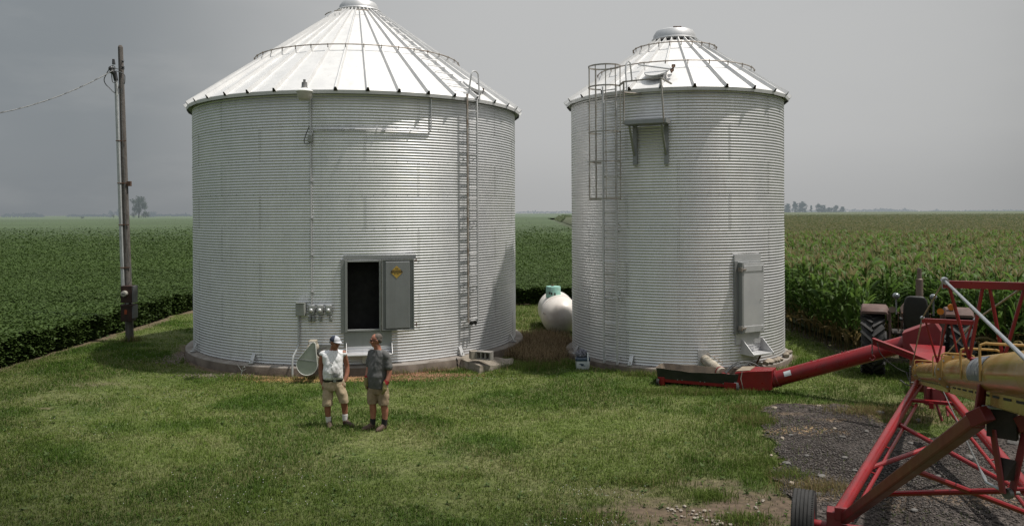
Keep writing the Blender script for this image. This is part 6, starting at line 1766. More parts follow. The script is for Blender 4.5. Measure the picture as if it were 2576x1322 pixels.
for s in (.45, .55, .95, 1.05, 1.45): mb.box(hp_(s, -.018, .17), (.02, .01, .02), Rh)
mb.build('bolts', M['zinc'], hf_, smooth=False)
# flared rubber skirt, two sided sheet with wavy rim
nS = 80; per = []
def skirt_pt(q):
    per_ = 2 * (LN + DP); d = q * per_
    if d < LN: return d, 0.0, (0, -1)
    d -= LN
    if d < DP: return LN, d, (1, 0)
    d -= DP
    if d < LN: return LN - d, DP, (0, 1)
    d -= LN
    return 0.0, DP - d, (-1, 0)
lo, hi = [], []
for k in range(nS):
    s, d, (nx_, ny_) = skirt_pt(k / nS); wv = .005 * math.sin(k * .9) + .008 * math.sin(k * .37)
    sag = -.05 * math.sin(PI * min(max(s / LN, 0), 1)) 
    lo.append(hp_(s, d - (.02 if d < .01 else 0), .165)); hi.append(hp_(s + nx_ * .04 + (s / LN - .5) * .05, d + ny_ * (.05 + wv * .5), .40 + wv + sag * .5 + (-.02 if d > DP * .5 else 0)))
mb = MB(); mb.rings([lo, hi], cap=False); sk = mb.build('rubber_skirt', M['rubber_belt'], hop, fixn=True, angle=60)
mb = MB(); inn = lambda r_, k_: [p + ((hp_(LN / 2, DP / 2, 0) - p) * Vector((1, 1, 0))).normalized() * k_ for p in r_]
mb.rings([inn(lo, .025), inn(hi, .012)], cap=False); mb.rings([inn(hi, .012), hi], cap=False); mb.build('skirt_lining', M['dusty_rubber'], sk, angle=60)
for s, d in ((.02, -.06), (LN + .05, -.07)):
    rt = wheel(hp_(s, d + .0, .085), ha, .085, .06, .04, hop, name='caster')
S0, S1 = Vector((5.62, 17.20, .285)), Vector((7.95, 15.85, 1.30)); SD = (S1 - S0).normalized(); SP = Vector((-SD.y, SD.x, 0)).normalized()
def rsec(c, hw, h0, h1): return [c - SP * hw + Vector((0, 0, h0)), c + SP * hw + Vector((0, 0, h0)), c + SP * hw + Vector((0, 0, h1)), c - SP * hw + Vector((0, 0, h1))]
bs = hp_(LN, DP * .48, 0)
mb = MB(); mb.rings([rsec(bs + ha * .01, .37, .04, .42), rsec(bs + ha * .26, .33, .04, .46), rsec(Vector((5.50, 17.27, 0)), .24, .08, .50), rsec(Vector((5.64, 17.19, 0)), .21, .10, .52)]); bt_ = mb.build('boot', M['red'], hop, smooth=False, bevel=.01)
mb = MB(); mb.rings([rsec(bs + ha * .02, .30, .425, .45), rsec(bs + ha * .3, .26, .465, .48)]); mb.build('dust_cover', M['dust'], bt_, smooth=False)
mb = MB(); q = bs + ha * .13 - SP * .36; mb.tube([q + Vector((.04, .0, .47)), q + Vector((.0, -.02, .30)), q + Vector((.06, -.02, .05))], .008, 5); mb.build('tie_wire', M['rusty'], bt_)
mb = MB(); mb.box(bs + ha * .05 - SP * .385 + Vector((0, 0, .13)), (.09, .012, .16), Rh); mb.build('reflector', M['white_pipe'], bt_)
mb = MB(); mb.tube([S0 - SD * .08, S1 + SD * .08], .165, 28); tb_ = mb.build('tube', M['red'], hop)
mb = MB(); mb.tube([S0 + SD * .10, S0 + SD * .13], .185, 28); mb.tube([S0 + SD * .02, S0 + SD * .06], .178, 28); mb.build('clamp_band', M['red_dull'], tb_)
mb = MB(); vs = []; ex = SD.cross(SP)
ex = ex if ex.z > 0 else -ex
for i in range(2):
    for j in range(8):
        a = R_(5 + 38 * j / 7); vs.append(S0 + SD * (.30 + .15 * i) - SP * .168 * math.cos(a) + ex * .168 * math.sin(a))
mb.add(vs, [(j, j + 1, 8 + j + 1, 8 + j) for j in range(7)]); mb.build('sticker', M['cooler_white'], tb_, fixn=False)
mb = MB()
for s in (.9, 1.55, 1.62): mb.box(S0 + SD * s + ex * .17, (.03, .03, .03))
mb.build('tube_studs', M['red_dull'], tb_, smooth=False)
E2 = Vector((SD.x, SD.y, 0)).normalized()
prof = [(-.14, 1.06), (-.16, 1.50), (.40, 1.76), (.52, 1.58), (.46, .92), (.14, .92)]
mb = MB(); mb.prism([Vector((S1.x, S1.y, 0)) + E2 * e + Vector((0, 0, zz)) - SP * .26 for e, zz in prof], SP * .50); hd = mb.build('discharge_head', M['red_dull'], hop, smooth=False, bevel=.012)
for k in range(7): 
    mb = MB(); a = -1.2 + k * .55; mb.ell(S1 - E2 * .135 - SP * .18 * math.cos(a) + Vector((0, 0, -.02 + .18 * math.sin(a))), .014, nu=6, nv=4)
    mb.build('head_bolt', M['zinc'], hd)
mb = MB(); q = Vector((S1.x, S1.y, 0)) + E2 * .32; mb.tube([q + Vector((0, 0, .93)), q + Vector((.02, 0, .66))], [.17, .20], 18); mb.build('spout_sock', M['dusty_rubber'], hd)

# ------------------------------------------------------------------ tractor
TF = Vector((.414, .91, 0)); TRt = Vector((.91, -.414, 0)); TC = Vector((9.52, 18.82, 0))
tp = lambda r_, f_, z_: TC + TRt * r_ + TF * f_ + Vector((0, 0, z_))
Rt = Matrix((TRt, TF, Vector((0, 0, 1)))).transposed()
trac = thing('tractor', 'old faded red open station tractor parked between hopper and corn', 'tractor', TC)
for s in (-1, 1):
    wheel(tp(s * .92, 0, .745), TRt, .70, .50, .42, trac, 20, .06, 'rear_wheel', M['red_pink'])
    wheel(tp(s * .70, 2.15, .38), TRt, .36, .24, .22, trac, 0, 0, 'front_wheel', M['red_pink'])
    mb = MB(); secs = []
    for k in range(9):
        f = -.42 + k * .105; zz = 1.62 - .9 * max(0, abs(f) - .22) ** 1.3
        hw = .30; secs.append([tp(s * .88 - hw, f, zz - .10), tp(s * .88 - hw, f, zz - .02), tp(s * .88 - hw + .04, f, zz + .035), tp(s * .88 + hw - .05, f, zz + .035), tp(s * .88 + hw, f, zz - .02), tp(s * .88 + hw, f, zz - .16), tp(s * .88 + hw - .03, f, zz - .16), tp(s * .88 + hw - .04, f, zz - .02), tp(s * .88 - hw + .03, f, zz - .02)])
    mb.rings(secs); fd = mb.build('fender', M['red_pink'], trac, angle=50)
    mb = MB(); mb.box(tp(s * .55, -.1, 1.15), (.06, .5, .85), Rt); mb.build('fender_panel', M['red_pink'], fd, bevel=.01)
    mb = MB(); q = tp(s * .50, -.32, 1.60); mb.tube([q - TF * .05, q + TF * .06], [.075, .05], 14); lm = mb.build('work_lamp', M['amber'] if s > 0 else M['stack'], trac)
    mb = MB(); q = tp(s * .40, .35, 1.86); mb.ell(q, (.085, .085, .075)); mb.tube([q, q - Vector((0, 0, .45))], .02, 6); mb.build('headlamp', M['lens_glass'], trac)
mb = MB(); q = tp(.72, -.28, 1.70); mb.tube([q - TF * .03, q + TF * .03], .07, 16); mb.build('flasher', M['amber'], trac)
mb = MB(); secs = []
for zz, hw, dd in ((1.14, .20, .05), (1.22, .25, .06), (1.45, .27, .065), (1.68, .26, .06), (1.82, .235, .055), (1.90, .19, .05), (1.925, .12, .03)):
    secs.append(rrect(0, 0, hw, dd, min(dd * .9, .04), 0, 4)); secs[-1] = [TC + TRt * x + TF * (-.18 - (zz - 1.2) * .12 + y) + Vector((0, 0, zz)) for x, y, _ in secs[-1]]
mb.rings(secs); mb.box(tp(0, .05, 1.16), (.50, .5, .10), Rt); mb.box(tp(-.30, .05, 1.34), (.06, .36, .05), Rt); mb.box(tp(.30, .05, 1.34), (.06, .36, .05), Rt); mb.build('seat', M['tractor_black'], trac, angle=50, bevel=.01)
mb = MB(); mb.box(tp(0, -.05, .72), (.72, .7, .5), Rt); mb.box(tp(0, .5, .70), (.45, 1.2, .45), Rt); mb.tube([tp(-.95, 0, .745), tp(.95, 0, .745)], .11, 12); mb.box(tp(0, -.45, .50), (.30, .4, .12), Rt); mb.box(tp(.25, -.4, .75), (.08, .3, .3), Rt); mb.box(tp(-.28, -.4, .70), (.08, .3, .4), Rt)
mb.box(tp(0, .25, 1.0), (1.0, .7, .06), Rt); mb.build('transmission', M['tractor_dark'], trac, bevel=.02)
mb = MB(); mb.rings([[tp(x, f, zz) for x, zz in ((-.24, .75), (.24, .75), (.26, 1.35), (.18, 1.46), (-.18, 1.46), (-.26, 1.35))] for f in (.95, 1.2, 2.35, 2.5)]); mb.build('hood', M['red_pink'], trac, angle=20, bevel=.01)
mb = MB(); mb.beam(tp(-.65, 2.15, .40), tp(.65, 2.15, .40), .1, .1); mb.box(tp(0, 1.9, .6), (.3, 1.0, .3), Rt); mb.build('front_axle', M['tractor_dark'], trac)
mb = MB(); q = tp(.16, 1.55, 1.40); mb.tube([q, q + Vector((0, 0, .2)), q + Vector((0, 0, .20)), q + Vector((0, 0, .78)), q + Vector((0, 0, .80)), q + Vector((0, 0, 1.06))], [.04, .04, .085, .085, .055, .05], 16); mb.build('exhaust_stack', M['stack'], trac, angle=50)
mb = MB(); q = tp(0, .62, 1.45); e1_ = TRt; e2_ = (Vector((0, 0, .8)) - TF * .55).normalized(); mb.tube([q + (e1_ * math.cos(a) + e2_ * math.sin(a)) * .2 for a in np.linspace(0, 2 * PI, 25)[:-1]], .014, 6, closed=True); mb.tube([q, tp(0, .95, 1.2)], .025, 8); mb.beam(q - e1_ * .19, q + e1_ * .19, .02, .01); mb.build('steering_wheel', M['tractor_black'], trac)
mb = MB()
for x_ in (-.36, -.28, .32): mb.tube([tp(x_, .15, 1.0), tp(x_, .1, 1.45)], .012, 6); mb.ell(tp(x_, .1, 1.47), .025, nu=8, nv=5)
mb.build('levers', M['rust'], trac)

# ------------------------------------------------------------------ people
M['skin'] = pm('tanned_skin', (.30, .125, .075, 1), (.24, .095, .058, 1), 20, .55, 0, .05, 60)
M['skin2'] = pm('ruddy_skin', (.36, .155, .10, 1), (.29, .12, .078, 1), 20, .55, 0, .05, 60)
def cloth(name, c1, c2, scale=9, stain=None, bump=.5):
    return pm(name, c1, c2, scale, .9, 0, bump, 13, stain, 5, .6)
M['tee_grey'] = cloth('grey_jersey', (.115, .115, .113, 1), (.085, .085, .085, 1), 8)
M['khaki'] = cloth('khaki_twill', (.42, .335, .225, 1), (.34, .265, .175, 1), 8, (.26, .2, .13, 1))
M['khaki2'] = cloth('tan_twill', (.30, .225, .145, 1), (.23, .17, .11, 1), 8, (.18, .13, .085, 1))
M['sock_white'] = cloth('white_sock', (.7, .68, .65, 1), (.6, .58, .55, 1), 30)
M['sock_black'] = cloth('black_sock', (.012, .012, .012, 1), (.02, .02, .02, 1), 30)
M['leather'] = pm('brown_boot_leather', (.070, .040, .028, 1), (.045, .027, .02, 1), 12, .7, 0, .3, 40, (.13, .085, .055, 1), 12, .4)
M['leather2'] = pm('tan_boot_leather', (.085, .05, .034, 1), (.055, .033, .024, 1), 12, .7, 0, .3, 40, (.15, .10, .065, 1), 12, .4)
M['belt'] = pm('black_belt', (.010, .010, .010, 1), (.016, .015, .014, 1), 12, .5)
M['cap_navy'] = cloth('navy_cap', (.016, .022, .042, 1), (.022, .028, .05, 1), 20, None, .1)
M['cap_white'] = cloth('pale_cap', (.50, .51, .54, 1), (.42, .43, .46, 1), 20, None, .1)
M['hair_grey'] = pm('cropped_grey_hair', (.30, .28, .26, 1), (.2, .185, .17, 1), 60, .8, 0, .5, 120)
M['hair_brown'] = pm('cropped_brown_hair', (.075, .062, .053, 1), (.12, .105, .09, 1), 60, .8, 0, .5, 120)
M['glove'] = cloth('olive_work_glove', (.25, .22, .085, 1), (.17, .15, .06, 1), 14)
M['cuff_red'] = cloth('red_cuff', (.32, .02, .025, 1), (.24, .016, .02, 1), 20)
M['glasses'] = pm('dark_glasses', (.006, .006, .007, 1), (.008, .008, .008, 1), 20, .2)
M['eye'] = pm('eye', (.05, .03, .02, 1), (.05, .03, .02, 1), 20, .3)
M['lips'] = pm('lips', (.22, .08, .06, 1), (.2, .075, .055, 1), 20, .6)
t = NT('white_shirt'); s_ = t.new('ShaderNodeTexCoord').outputs['Object']
base = t.mix(t.remap(t.noise(7, 4, vec=s_), .35, .65), (.76, .76, .76, 1), (.66, .67, .69, 1))
sp_ = t.new('ShaderNodeSeparateXYZ'); t.put(sp_.inputs[0], s_)
dx = t.math('DIVIDE', t.math('SUBTRACT', sp_.outputs[0], .07), .11); dz = t.math('DIVIDE', t.math('SUBTRACT', sp_.outputs[2], 1.02), .13)
q_ = t.math('ADD', t.math('ADD', t.math('MULTIPLY', dx, dx), t.math('MULTIPLY', dz, dz)), t.remap(t.noise(22, 5, .7, vec=s_), .3, .7, -.7, .7))
fr_ = t.remap(sp_.outputs[1], -.02, .0, 1, 0)
t.set(t.mix(t.math('MULTIPLY', t.remap(q_, .9, .1, 0, .75), fr_), base, (.20, .185, .17, 1)), .9); t.bump(t.noise(9, 4, vec=s_), .6, .02); M['tee_white'] = t.mat

def remesh(mb, name, mat, parent, vox=.010, sm=4, fac=.5):
    o = mb.build(name, mat, parent, smooth=False)
    r = o.modifiers.new('Remesh', 'REMESH'); r.mode = 'VOXEL'; r.voxel_size = vox
    s = o.modifiers.new('Smooth', 'SMOOTH'); s.iterations = sm; s.factor = fac
    bake(o)
    o.data.polygons.foreach_set('use_smooth', [True] * len(o.data.polygons)); o.data.update()
    if not o.data.materials: o.data.materials.append(mat)
    return o

def folds(o, amp=.009, seed=1, zc=1.0, drape=.6):
    me = o.data; n = len(me.vertices)
    co = np.empty(n * 3, np.float32); me.vertices.foreach_get('co', co); co = co.reshape(-1, 3)
    nr = np.empty(n * 3, np.float32); me.vertex_normals.foreach_get('vector', nr); nr = nr.reshape(-1, 3)
    u = np.arctan2(co[:, 1], co[:, 0]) * .16; z = co[:, 2]
    f = (vnoise(u + drape * (z - zc) * np.sign(u + .25), z * .22, .045, seed) - .5) * 1.1 + (vnoise(u - drape * .7 * (z - zc), z * .5, .03, seed + 3) - .5) * .6 + (vnoise(u * .6, z, .07, seed + 5) - .5) * .7
    f = np.sign(f) * np.abs(f) ** .85
    co += nr * (f * amp)[:, None]
    me.vertices.foreach_set('co', co.ravel()); me.update()
class Body:
    """builds in a local frame: x image-right, -y towards the camera, z up; origin between the feet"""
    def __init__(s, root): s.o = Vector(root.location)
    def w(s, p): return s.o + Vector(p)
    def loft(s, mb, secs, n=20):
        rs = []
        for (x, y, z, rx, ry, yaw) in secs:
            c, sn = math.cos(yaw), math.sin(yaw); r = []
            for j in range(n):
                a = 2 * PI * j / n; ca, sa = math.cos(a), math.sin(a)
                px = rx * (abs(ca) ** .85) * (1 if ca >= 0 else -1); py = ry * (abs(sa) ** .85) * (1 if sa >= 0 else -1)
                r.append(s.w((x + px * c - py * sn, y + px * sn + py * c, z)))
            rs.append(r)
        mb.rings(rs)
    def limb(s, mb, pts, rad, n=14):
        P_ = [Vector(p) for p in pts]; out, ro = [], []
        for i in range(len(P_) - 1):
            p0, p1, p2, p3 = P_[max(i - 1, 0)], P_[i], P_[i + 1], P_[min(i + 2, len(P_) - 1)]
            for k in range(5):
                t = k / 5; out.append(s.w(.5 * ((2 * p1) + (p2 - p0) * t + (2 * p0 - 5 * p1 + 4 * p2 - p3) * t * t + (3 * p1 - p0 - 3 * p2 + p3) * t ** 3))); ro.append(rad[i] * (1 - t) + rad[i + 1] * t)
        out.append(s.w(P_[-1])); ro.append(rad[-1]); mb.tube(out, ro, n)
        mb.ell(out[-1], ro[-1] * .98, nu=10, nv=6); mb.ell(out[0], ro[0] * .98, nu=10, nv=6)
    def ell(s, mb, c, r, R=None): mb.ell(s.w(c), r, R)
    def hand(s, mb, wrist, d, palm_n, side, curl=.5, sc=1.0):
        """palm plus four unequal curled fingers and a thumb leaving the side of the palm"""
        d = Vector(d).normalized(); pn = Vector(palm_n); pn = (pn - d * pn.dot(d)).normalized(); lat = d.cross(pn).normalized() * side
        w_ = Vector(wrist); pc = w_ + d * .05 * sc
        R = Matrix((lat, d, pn)).transposed(); s.ell(mb, pc, (.042 * sc, .055 * sc, .017 * sc), R)
        for k, (o_, L_) in enumerate(((-.030, .062), (-.010, .078), (.010, .082), (.030, .074))):
            b = w_ + d * .090 * sc + lat * o_ * sc; pts = [b - d * .03 * sc]; p = b; dd = d.copy(); pts.append(p)
            for j in range(3):
                th = curl * (.5 + .4 * j); dd = (d * math.cos(th) + pn * math.sin(th)).normalized(); p = p + dd * L_ * sc * (.42, .32, .26)[j]; pts.append(p)
            s.limb(mb, pts, [.0095 * sc, .0092 * sc, .0088 * sc, .008 * sc, .0068 * sc], 8)
        b = w_ + d * .03 * sc + lat * .030 * sc; e = (lat * .75 + d * .6 + pn * .35).normalized(); e2 = (d * .9 + pn * .4 + lat * .1).normalized()
        s.limb(mb, [b, b + e * .035 * sc, b + e * .035 * sc + e2 * .032 * sc, b + e * .035 * sc + e2 * .056 * sc], [.013 * sc, .0115 * sc, .0105 * sc, .0085 * sc], 8)
    def head(s, mb, c, yaw, tilt=0, sc=1.0):
        c = Vector(c); R = Matrix.Rotation(yaw, 3, 'Z') @ Matrix.Rotation(tilt, 3, 'X')
        q = lambda x, y, z: c + R @ Vector((x * sc, y * sc, z * sc))
        E = lambda x, y, z, r: s.ell(mb, q(x, y, z), tuple(k * sc for k in r), R)
        E(0, .012, .035, (.076, .096, .085)); E(0, -.012, -.005, (.066, .082, .085)); E(0, -.030, -.060, (.050, .056, .050)); E(0, -.055, -.088, (.026, .024, .020))
        s.limb(mb, [q(0, -.082, .018), q(0, -.098, -.005), q(0, -.107, -.020)], [.009 * sc, .012 * sc, .014 * sc], 8); E(0, -.096, -.026, (.019, .013, .010))
        E(0, -.078, .030, (.052, .018, .010)); E(0, -.083, -.052, (.024, .010, .008)); E(.042, -.062, -.02, (.022, .02, .018)); E(-.042, -.062, -.02, (.022, .02, .018))
        for sx in (-1, 1): E(sx * .077, .012, -.008, (.010, .020, .030)); E(sx * .083, .018, .0, (.008, .014, .020))
        return q, R
    def face(s, q, R, parent, glasses=False):
        if not glasses:
            mb = MB()
            for sx in (-1, 1): mb.ell(s.w(q(sx * .030, -.083, .012)), (.012, .006, .006), R, 10, 6)
            mb.build('eyes', M['eye'], parent)
        mb = MB(); mb.ell(s.w(q(0, -.089, -.055)), (.023, .006, .006), R, 12, 6); mb.build('mouth', M['lips'], parent)
    def boot(s, name, heel, yaw, parent, mat, h=.13):
        c, sn = math.cos(yaw), math.sin(yaw); f = lambda x, y, z: (heel[0] + x * c - y * sn, heel[1] + x * sn + y * c, z)
        mb = MB()
        s.limb(mb, [f(0, .01, .045), f(0, -.06, .048), f(0, -.13, .045), f(0, -.19, .038), f(0, -.215, .034)], [.044, .046, .050, .045, .030], 14)
        s.limb(mb, [f(0, .0, .05), f(0, -.005, .09), f(0, -.0, h + .02)], [.048, .050, .056], 14); s.limb(mb, [f(0, -.03, .085), f(0, -.10, .068)], [.045, .036], 12)
        o = remesh(mb, name, mat, parent, .009, 3)
        mb = MB(); pts = []
        for k in range(28):
            a = 2 * PI * k / 28; x = .052 * math.sin(a) * (1 + .15 * math.cos(a)); y = -.095 - .135 * math.cos(a); pts.append(s.w(f(x, y, .0)))
        mb.prism(pts, (0, 0, .022)); mb.build('sole', M['tractor_dark'], o)
        mb = MB()
        for k in range(4): mb.tube([s.w(f(-.025, -.045 - .02 * k, .118 - .012 * k)), s.w(f(.025, -.05 - .02 * k, .116 - .012 * k))], .005, 5)
        mb.build('laces', M['khaki'], o)
        return o

# ---- man with cap and white sleeveless shirt
g1 = Vector(((G(838, 1074)).x, 14.62, 0))
man = thing('person', 'man in white sleeveless shirt and two tone cap, hands in khaki shorts pockets', 'person', g1)
b = Body(man)
yw = R_(14)    # turned a little to image right
SK = M['skin']
hipL, hipR = (-.085, .0), (.085, .02)
mb = MB()
b.loft(mb, [(0, .02, .80, .15, .11, yw), (0, .015, .90, .165, .12, yw), (0, .0, 1.02, .155, .115, yw), (.0, .0, 1.15, .15, .105, yw), (0, .0, 1.27, .155, .095, yw), (0, .01, 1.345, .13, .075, yw), (.005, .01, 1.41, .085, .07, yw), (.015, .0, 1.44, .06, .06, yw), (.02, -.015, 1.50, .056, .058, yw)])
qh, Rhd = b.head(mb, (.045, -.035, 1.555), R_(56), R_(10), 1.0)
# legs
b.limb(mb, [(-.085, .02, .82), (-.10, -.0, .62), (-.095, -.03, .46), (-.10, -.02, .33), (-.09, -.01, .20), (-.085, -.0, .09)], [.09, .082, .062, .060, .047, .040])
b.limb(mb, [(.09, .03, .82), (.145, .02, .64), (.185, .02, .47), (.195, .06, .34), (.20, .06, .22), (.20, .055, .10)], [.09, .082, .062, .060, .047, .040])
# arms
b.limb(mb, [(-.185, .02, 1.345), (-.215, .03, 1.25), (-.235, .045, 1.10), (-.232, .035, .98), (-.215, .0, .87), (-.195, -.03, .80)], [.058, .052, .045, .044, .036, .030])
b.hand(mb, (-.192, -.035, .79), (.16, -.10, -1), (.9, .25, 0), -1, .35, .95)
b.limb(mb, [(.185, .045, 1.345), (.20, .085, 1.24), (.225, .13, 1.10), (.235, .11, .99), (.225, .06, .90), (.20, .02, .83)], [.058, .052, .045, .043, .036, .030])
b.hand(mb, (.198, .015, .82), (-.25, -.25, -1), (-.9, .25, 0), 1, .35, .95)
body = remesh(mb, 'body', SK, man, .0075, 3)
b.face(qh, Rhd, man)
# hair at the sides
mb = MB(); R2 = Rhd; q = qh
for sx in (-1, 1): mb.ell(b.w(q(sx * .062, .03, .012)), (.018, .05, .028), R2)
mb.ell(b.w(q(0, .085, -.005)), (.06, .024, .04), R2); remesh(mb, 'hair', M['hair_grey'], man, .008, 2)
# cap: crown front pale, back navy, brim
crown = MB(); back = MB()
for part, ysel in ((crown, -1), (back, 1)):
    rings_ = []
    for i in range(9):
        th = PI / 2 * i / 8 * .98; rr = math.cos(th); zz = math.sin(th); ring = []
        for j in range(19):
            a = (R_(32) + (PI - R_(64)) * j / 18) if ysel < 0 else (-R_(32) + (PI + R_(64)) * j / 18); x = .088 * rr * math.cos(a); y = .108 * rr * math.sin(a) * ysel; ring.append(b.w(q(x, y + .008, .035 + .088 * zz + (.012 * (1 if ysel < 0 else 0) * rr * math.sin(a)))))
        rings_.append(ring)
    vs = [p for r_ in rings_ for p in r_]; n_ = 19
    part.add(vs, [(i * n_ + j, i * n_ + j + 1, (i + 1) * n_ + j + 1, (i + 1) * n_ + j) for i in range(8) for j in range(18)])
cap = crown.build('cap', M['cap_white'], man, angle=60); back.build('cap_back', M['cap_navy'], cap, angle=60)
mb = MB(); vs = []; 
for i in range(2):
    for j in range(13):
        a = PI + PI * (j + 1) / 14; rad_ = 1.0 if i == 0 else 1.0; x = .085 * math.cos(a); y = .10 * math.sin(a) + .008 - (0 if i == 0 else .075 * math.sin(PI * (j + 1) / 14) ** .5); vs.append(b.w(q(x * (1 if i == 0 else .92), y, .038 - (0 if i == 0 else .022) + .012 * math.sin(PI * (j + 1) / 14))))
mb.add(vs, [(j, j + 1, 13 + j + 1, 13 + j) for j in range(12)]); br = mb.build('brim', M['cap_white'], cap); so_ = br.modifiers.new('Solid', 'SOLIDIFY'); so_.thickness = .006
mb = MB(); mb.ell(b.w(q(0, .008, .125)), .009); mb.build('cap_button', M['cap_white'], cap)
# shirt
mb = MB()
b.loft(mb, [(0, .012, .875, .172, .128, yw), (0, -.005, .915, .180, .148, yw), (.0, -.018, 1.02, .176, .156, yw), (0, -.008, 1.14, .172, .138, yw), (0, .0, 1.25, .190, .128, yw), (0, .006, 1.31, .200, .116, yw), (0, .008, 1.355, .185, .100, yw), (.0, .01, 1.39, .130, .088, yw), (.008, .01, 1.415, .082, .075, yw)], 28)
b.limb(mb, [(-.10, .01, 1.365), (-.16, .02, 1.35), (-.195, .02, 1.335)], [.045, .056, .062]); b.limb(mb, [(.10, .03, 1.365), (.155, .04, 1.35), (.19, .05, 1.335)], [.045, .056, .062])
shirt = remesh(mb, 'shirt', M['tee_white'], man, .008, 4); folds(shirt, .010, 2, 1.05)
# print on the shirt
fy = Vector((math.sin(yw), -math.cos(yw), 0)); fx = Vector((math.cos(yw), math.sin(yw), 0))
for tx, sz, cx_, cz_, rot_ in (('Tra', .045, -.035, 1.205, -.12), ('Dav', .045, .035, .955, -.05)):
    Rm = Matrix((fx, Vector((0, 0, 1)), fy)).transposed().to_4x4() @ Matrix.Rotation(rot_, 4, 'Z')
    dy_ = .150 if cz_ > 1.1 else .172
    text_mesh(tx, sz, M['decal_ink'], shirt, Matrix.Translation(b.w(Vector((0, 0, cz_)) + fx * cx_ + fy * dy_)) @ Rm, 'shirt_print', .008)
# belt, shorts, socks, boots
mb = MB(); b.loft(mb, [(0, .015, .845, .183, .138, yw), (0, .012, .885, .184, .142, yw)], 28); belt = mb.build('belt', M['belt'], man, angle=50)
mb = MB(); p_ = b.w(Vector((0, .012, .866)) + fx * .02 + fy * .142); mb.box(p_, (.05, .012, .036), Matrix.Rotation(yw, 3, 'Z')); mb.build('buckle', M['zinc'], belt)
mb = MB()
b.loft(mb, [(0, .02, .68, .16, .12, yw), (0, .02, .74, .185, .138, yw), (0, .018, .80, .183, .138, yw), (0, .014, .862, .180, .136, yw)], 24)
b.loft(mb, [(-.102, -.028, .395, .088, .088, 0), (-.102, -.025, .46, .092, .094, 0), (-.10, -.005, .60, .098, .105, 0), (-.085, .015, .76, .10, .115, 0)])
b.loft(mb, [(.188, .022, .44, .090, .088, 0), (.180, .022, .50, .094, .095, 0), (.145, .025, .63, .10, .108, 0), (.085, .03, .77, .10, .115, 0)])
b.ell(mb, (-.175, -.015, .76), (.04, .055, .10)); b.ell(mb, (.185, .03, .79), (.04, .055, .09))
folds(remesh(mb, 'shorts', M['khaki'], man, .008, 3), .010, 8, .7, .3)
mb = MB(); b.limb(mb, [(-.087, -.003, .10), (-.088, -.006, .15), (-.089, -.008, .185)], [.046, .050, .053]); mb.build('sock', M['sock_white'], man, angle=60)
mb = MB(); b.limb(mb, [(.20, .056, .12), (.20, .058, .17), (.20, .06, .21)], [.046, .050, .053]); mb.build('sock', M['sock_white'], man, angle=60)
b.boot('boot', (-.085, .02), R_(18), man, M['leather']); b.boot('boot', (.20, .075), R_(52), man, M['leather'])

# ---- man in grey shirt, sunglasses and work gloves
g2 = Vector(((G(951, 1079)).x, 14.42, 0))
man2 = thing('person', 'man in grey tee shirt and sunglasses wearing red cuffed work gloves', 'person', g2)
b = Body(man2); yw = R_(-30); SK = M['skin2']
fy = Vector((math.sin(yw), -math.cos(yw), 0)); fx = Vector((math.cos(yw), math.sin(yw), 0))
mb = MB()
b.loft(mb, [(.0, .02, .78, .16, .12, yw), (0, .01, .90, .17, .135, yw), (0, .0, 1.02, .165, .14, yw), (.01, .0, 1.18, .165, .125, yw), (.015, .0, 1.32, .165, .10, yw), (.015, .005, 1.39, .13, .08, yw), (.01, .005, 1.43, .08, .066, yw), (-.0, .0, 1.48, .062, .062, yw), (-.01, -.005, 1.54, .06, .064, yw)])
qh, Rhd = b.head(mb, (-.025, -.01, 1.615), R_(-78), R_(4), 1.02)
b.limb(mb, [(-.075, .02, .80), (-.085, .015, .62), (-.09, .0, .47), (-.085, .02, .34), (-.09, .02, .21), (-.095, .02, .10)], [.092, .084, .064, .062, .048, .041])
b.limb(mb, [(.085, -.01, .80), (.105, -.02, .62), (.115, -.035, .47), (.135, -.02, .34), (.13, -.02, .20), (.12, -.02, .09)], [.092, .084, .064, .064, .050, .041])
# arms: image-right arm in front, image-left arm just behind the belly
RAm = [(.170, -.085, 1.375), (.205, -.095, 1.27), (.228, -.10, 1.13), (.225, -.12, 1.01), (.195, -.155, .91), (.165, -.175, .85)]
LAm = [(-.125, .085, 1.375), (-.150, .09, 1.26), (-.168, .08, 1.13), (-.178, .05, 1.03), (-.19, .01, .95), (-.195, -.01, .90)]
b.limb(mb, RAm, [.056, .052, .046, .045, .039, .033]); b.limb(mb, LAm, [.056, .056, .048, .047, .040, .034])
b.hand(mb, RAm[-1], (-.12, -.10, -1), (-.8, .3, 0), 1, .5, .9); b.hand(mb, LAm[-1], (-.05, -.10, -1), (.8, -.3, 0), -1, .5, .9)
remesh(mb, 'body', SK, man2, .0075, 3)
b.face(qh, Rhd, man2, True); q = qh
mb = MB(); mb.ell(b.w(q(0, .035, .055)), (.080, .088, .072), Rhd); mb.ell(b.w(q(0, .075, .0)), (.068, .036, .06), Rhd)
for sx in (-1, 1): mb.ell(b.w(q(sx * .066, .035, .02)), (.016, .045, .035), Rhd)
remesh(mb, 'hair', M['hair_brown'], man2, .007, 2)
mb = MB()
for sx in (-1, 1):
    mb.ell(b.w(q(sx * .034, -.088, .014)), (.030, .010, .020), Rhd @ Matrix.Rotation(sx * .22, 3, 'Z')); mb.tube([b.w(q(sx * .062, -.078, .02)), b.w(q(sx * .086, -.03, .018)), b.w(q(sx * .088, .02, .008))], .005, 6)
mb.tube([b.w(q(-.012, -.098, .018)), b.w(q(.012, -.098, .018))], .005, 6); mb.build('sunglasses', M['glasses'], man2)
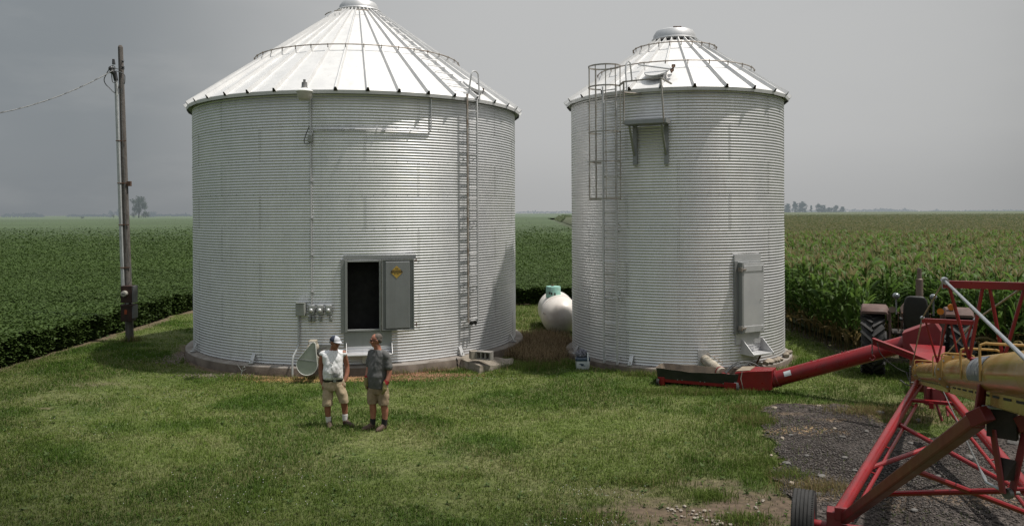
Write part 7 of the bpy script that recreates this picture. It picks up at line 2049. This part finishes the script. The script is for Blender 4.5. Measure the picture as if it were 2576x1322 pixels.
# tee shirt
mb = MB()
b.loft(mb, [(.01, .01, .765, .182, .150, yw), (.005, .0, .86, .178, .158, yw), (.0, -.008, .98, .180, .168, yw), (.01, -.005, 1.12, .178, .150, yw), (.02, .0, 1.26, .186, .132, yw), (.022, .0, 1.35, .186, .112, yw), (.018, .003, 1.405, .145, .092, yw), (.010, .003, 1.45, .082, .074, yw)], 28)
b.limb(mb, [(.11, -.045, 1.395), (.165, -.082, 1.375), (.205, -.095, 1.28), (.226, -.10, 1.155)], [.050, .066, .066, .070])
b.limb(mb, [(-.08, .05, 1.395), (-.125, .085, 1.375), (-.150, .09, 1.28), (-.165, .085, 1.165)], [.050, .066, .066, .068])
folds(remesh(mb, 'shirt', M['tee_grey'], man2, .008, 4), .011, 12, 1.0)
mb = MB()
b.loft(mb, [(0, .015, .66, .165, .125, yw), (0, .015, .74, .188, .142, yw), (0, .012, .82, .182, .14, yw)], 24)
b.loft(mb, [(-.09, .0, .475, .094, .094, 0), (-.088, .005, .54, .098, .10, 0), (-.082, .015, .66, .102, .112, 0), (-.075, .02, .76, .10, .115, 0)])
b.loft(mb, [(.118, -.035, .46, .096, .096, 0), (.112, -.03, .53, .10, .104, 0), (.10, -.02, .65, .104, .114, 0), (.085, -.01, .76, .10, .115, 0)])
sh2 = remesh(mb, 'shorts', M['khaki2'], man2, .008, 3); folds(sh2, .010, 15, .6, .3)
mb = MB(); mb.ell(b.w((.185, -.03, .60)), (.03, .065, .075)); mb.build('cargo_pocket', M['khaki2'], sh2)
for arm, side, dd, pn in ((RAm, 1, (-.12, -.10, -1), (-.8, .3, 0)), (LAm, -1, (-.05, -.10, -1), (.8, -.3, 0))):
    mb = MB(); b.hand(mb, Vector(arm[-1]) + Vector((0, 0, .012)), dd, pn, side, .55, 1.18); w_ = Vector(arm[-1]); d_ = Vector(dd).normalized()
    b.limb(mb, [w_ - d_ * .03, w_ + d_ * .03], [.046, .044]); b.ell(mb, w_ + d_ * .065, (.046, .046, .06))
    gl = remesh(mb, 'glove', M['glove'], man2, .0075, 2)
    mb = MB(); a_ = (Vector(arm[-2]) - w_).normalized(); mb.tube([b.w(w_ + a_ * .012), b.w(w_ + a_ * .075)], [.048, .053], 16); mb.build('cuff', M['cuff_red'], gl)
mb = MB(); b.limb(mb, [(-.095, .02, .10), (-.093, .02, .15), (-.091, .02, .19)], [.045, .050, .053]); mb.build('sock', M['sock_black'], man2, angle=60)
mb = MB(); b.limb(mb, [(.12, -.02, .10), (.123, -.02, .15), (.126, -.02, .19)], [.046, .051, .055]); mb.build('sock', M['sock_black'], man2, angle=60)
b.boot('boot', (-.095, .03), R_(-48), man2, M['leather2']); b.boot('boot', (.12, .0), R_(-28), man2, M['leather2'])
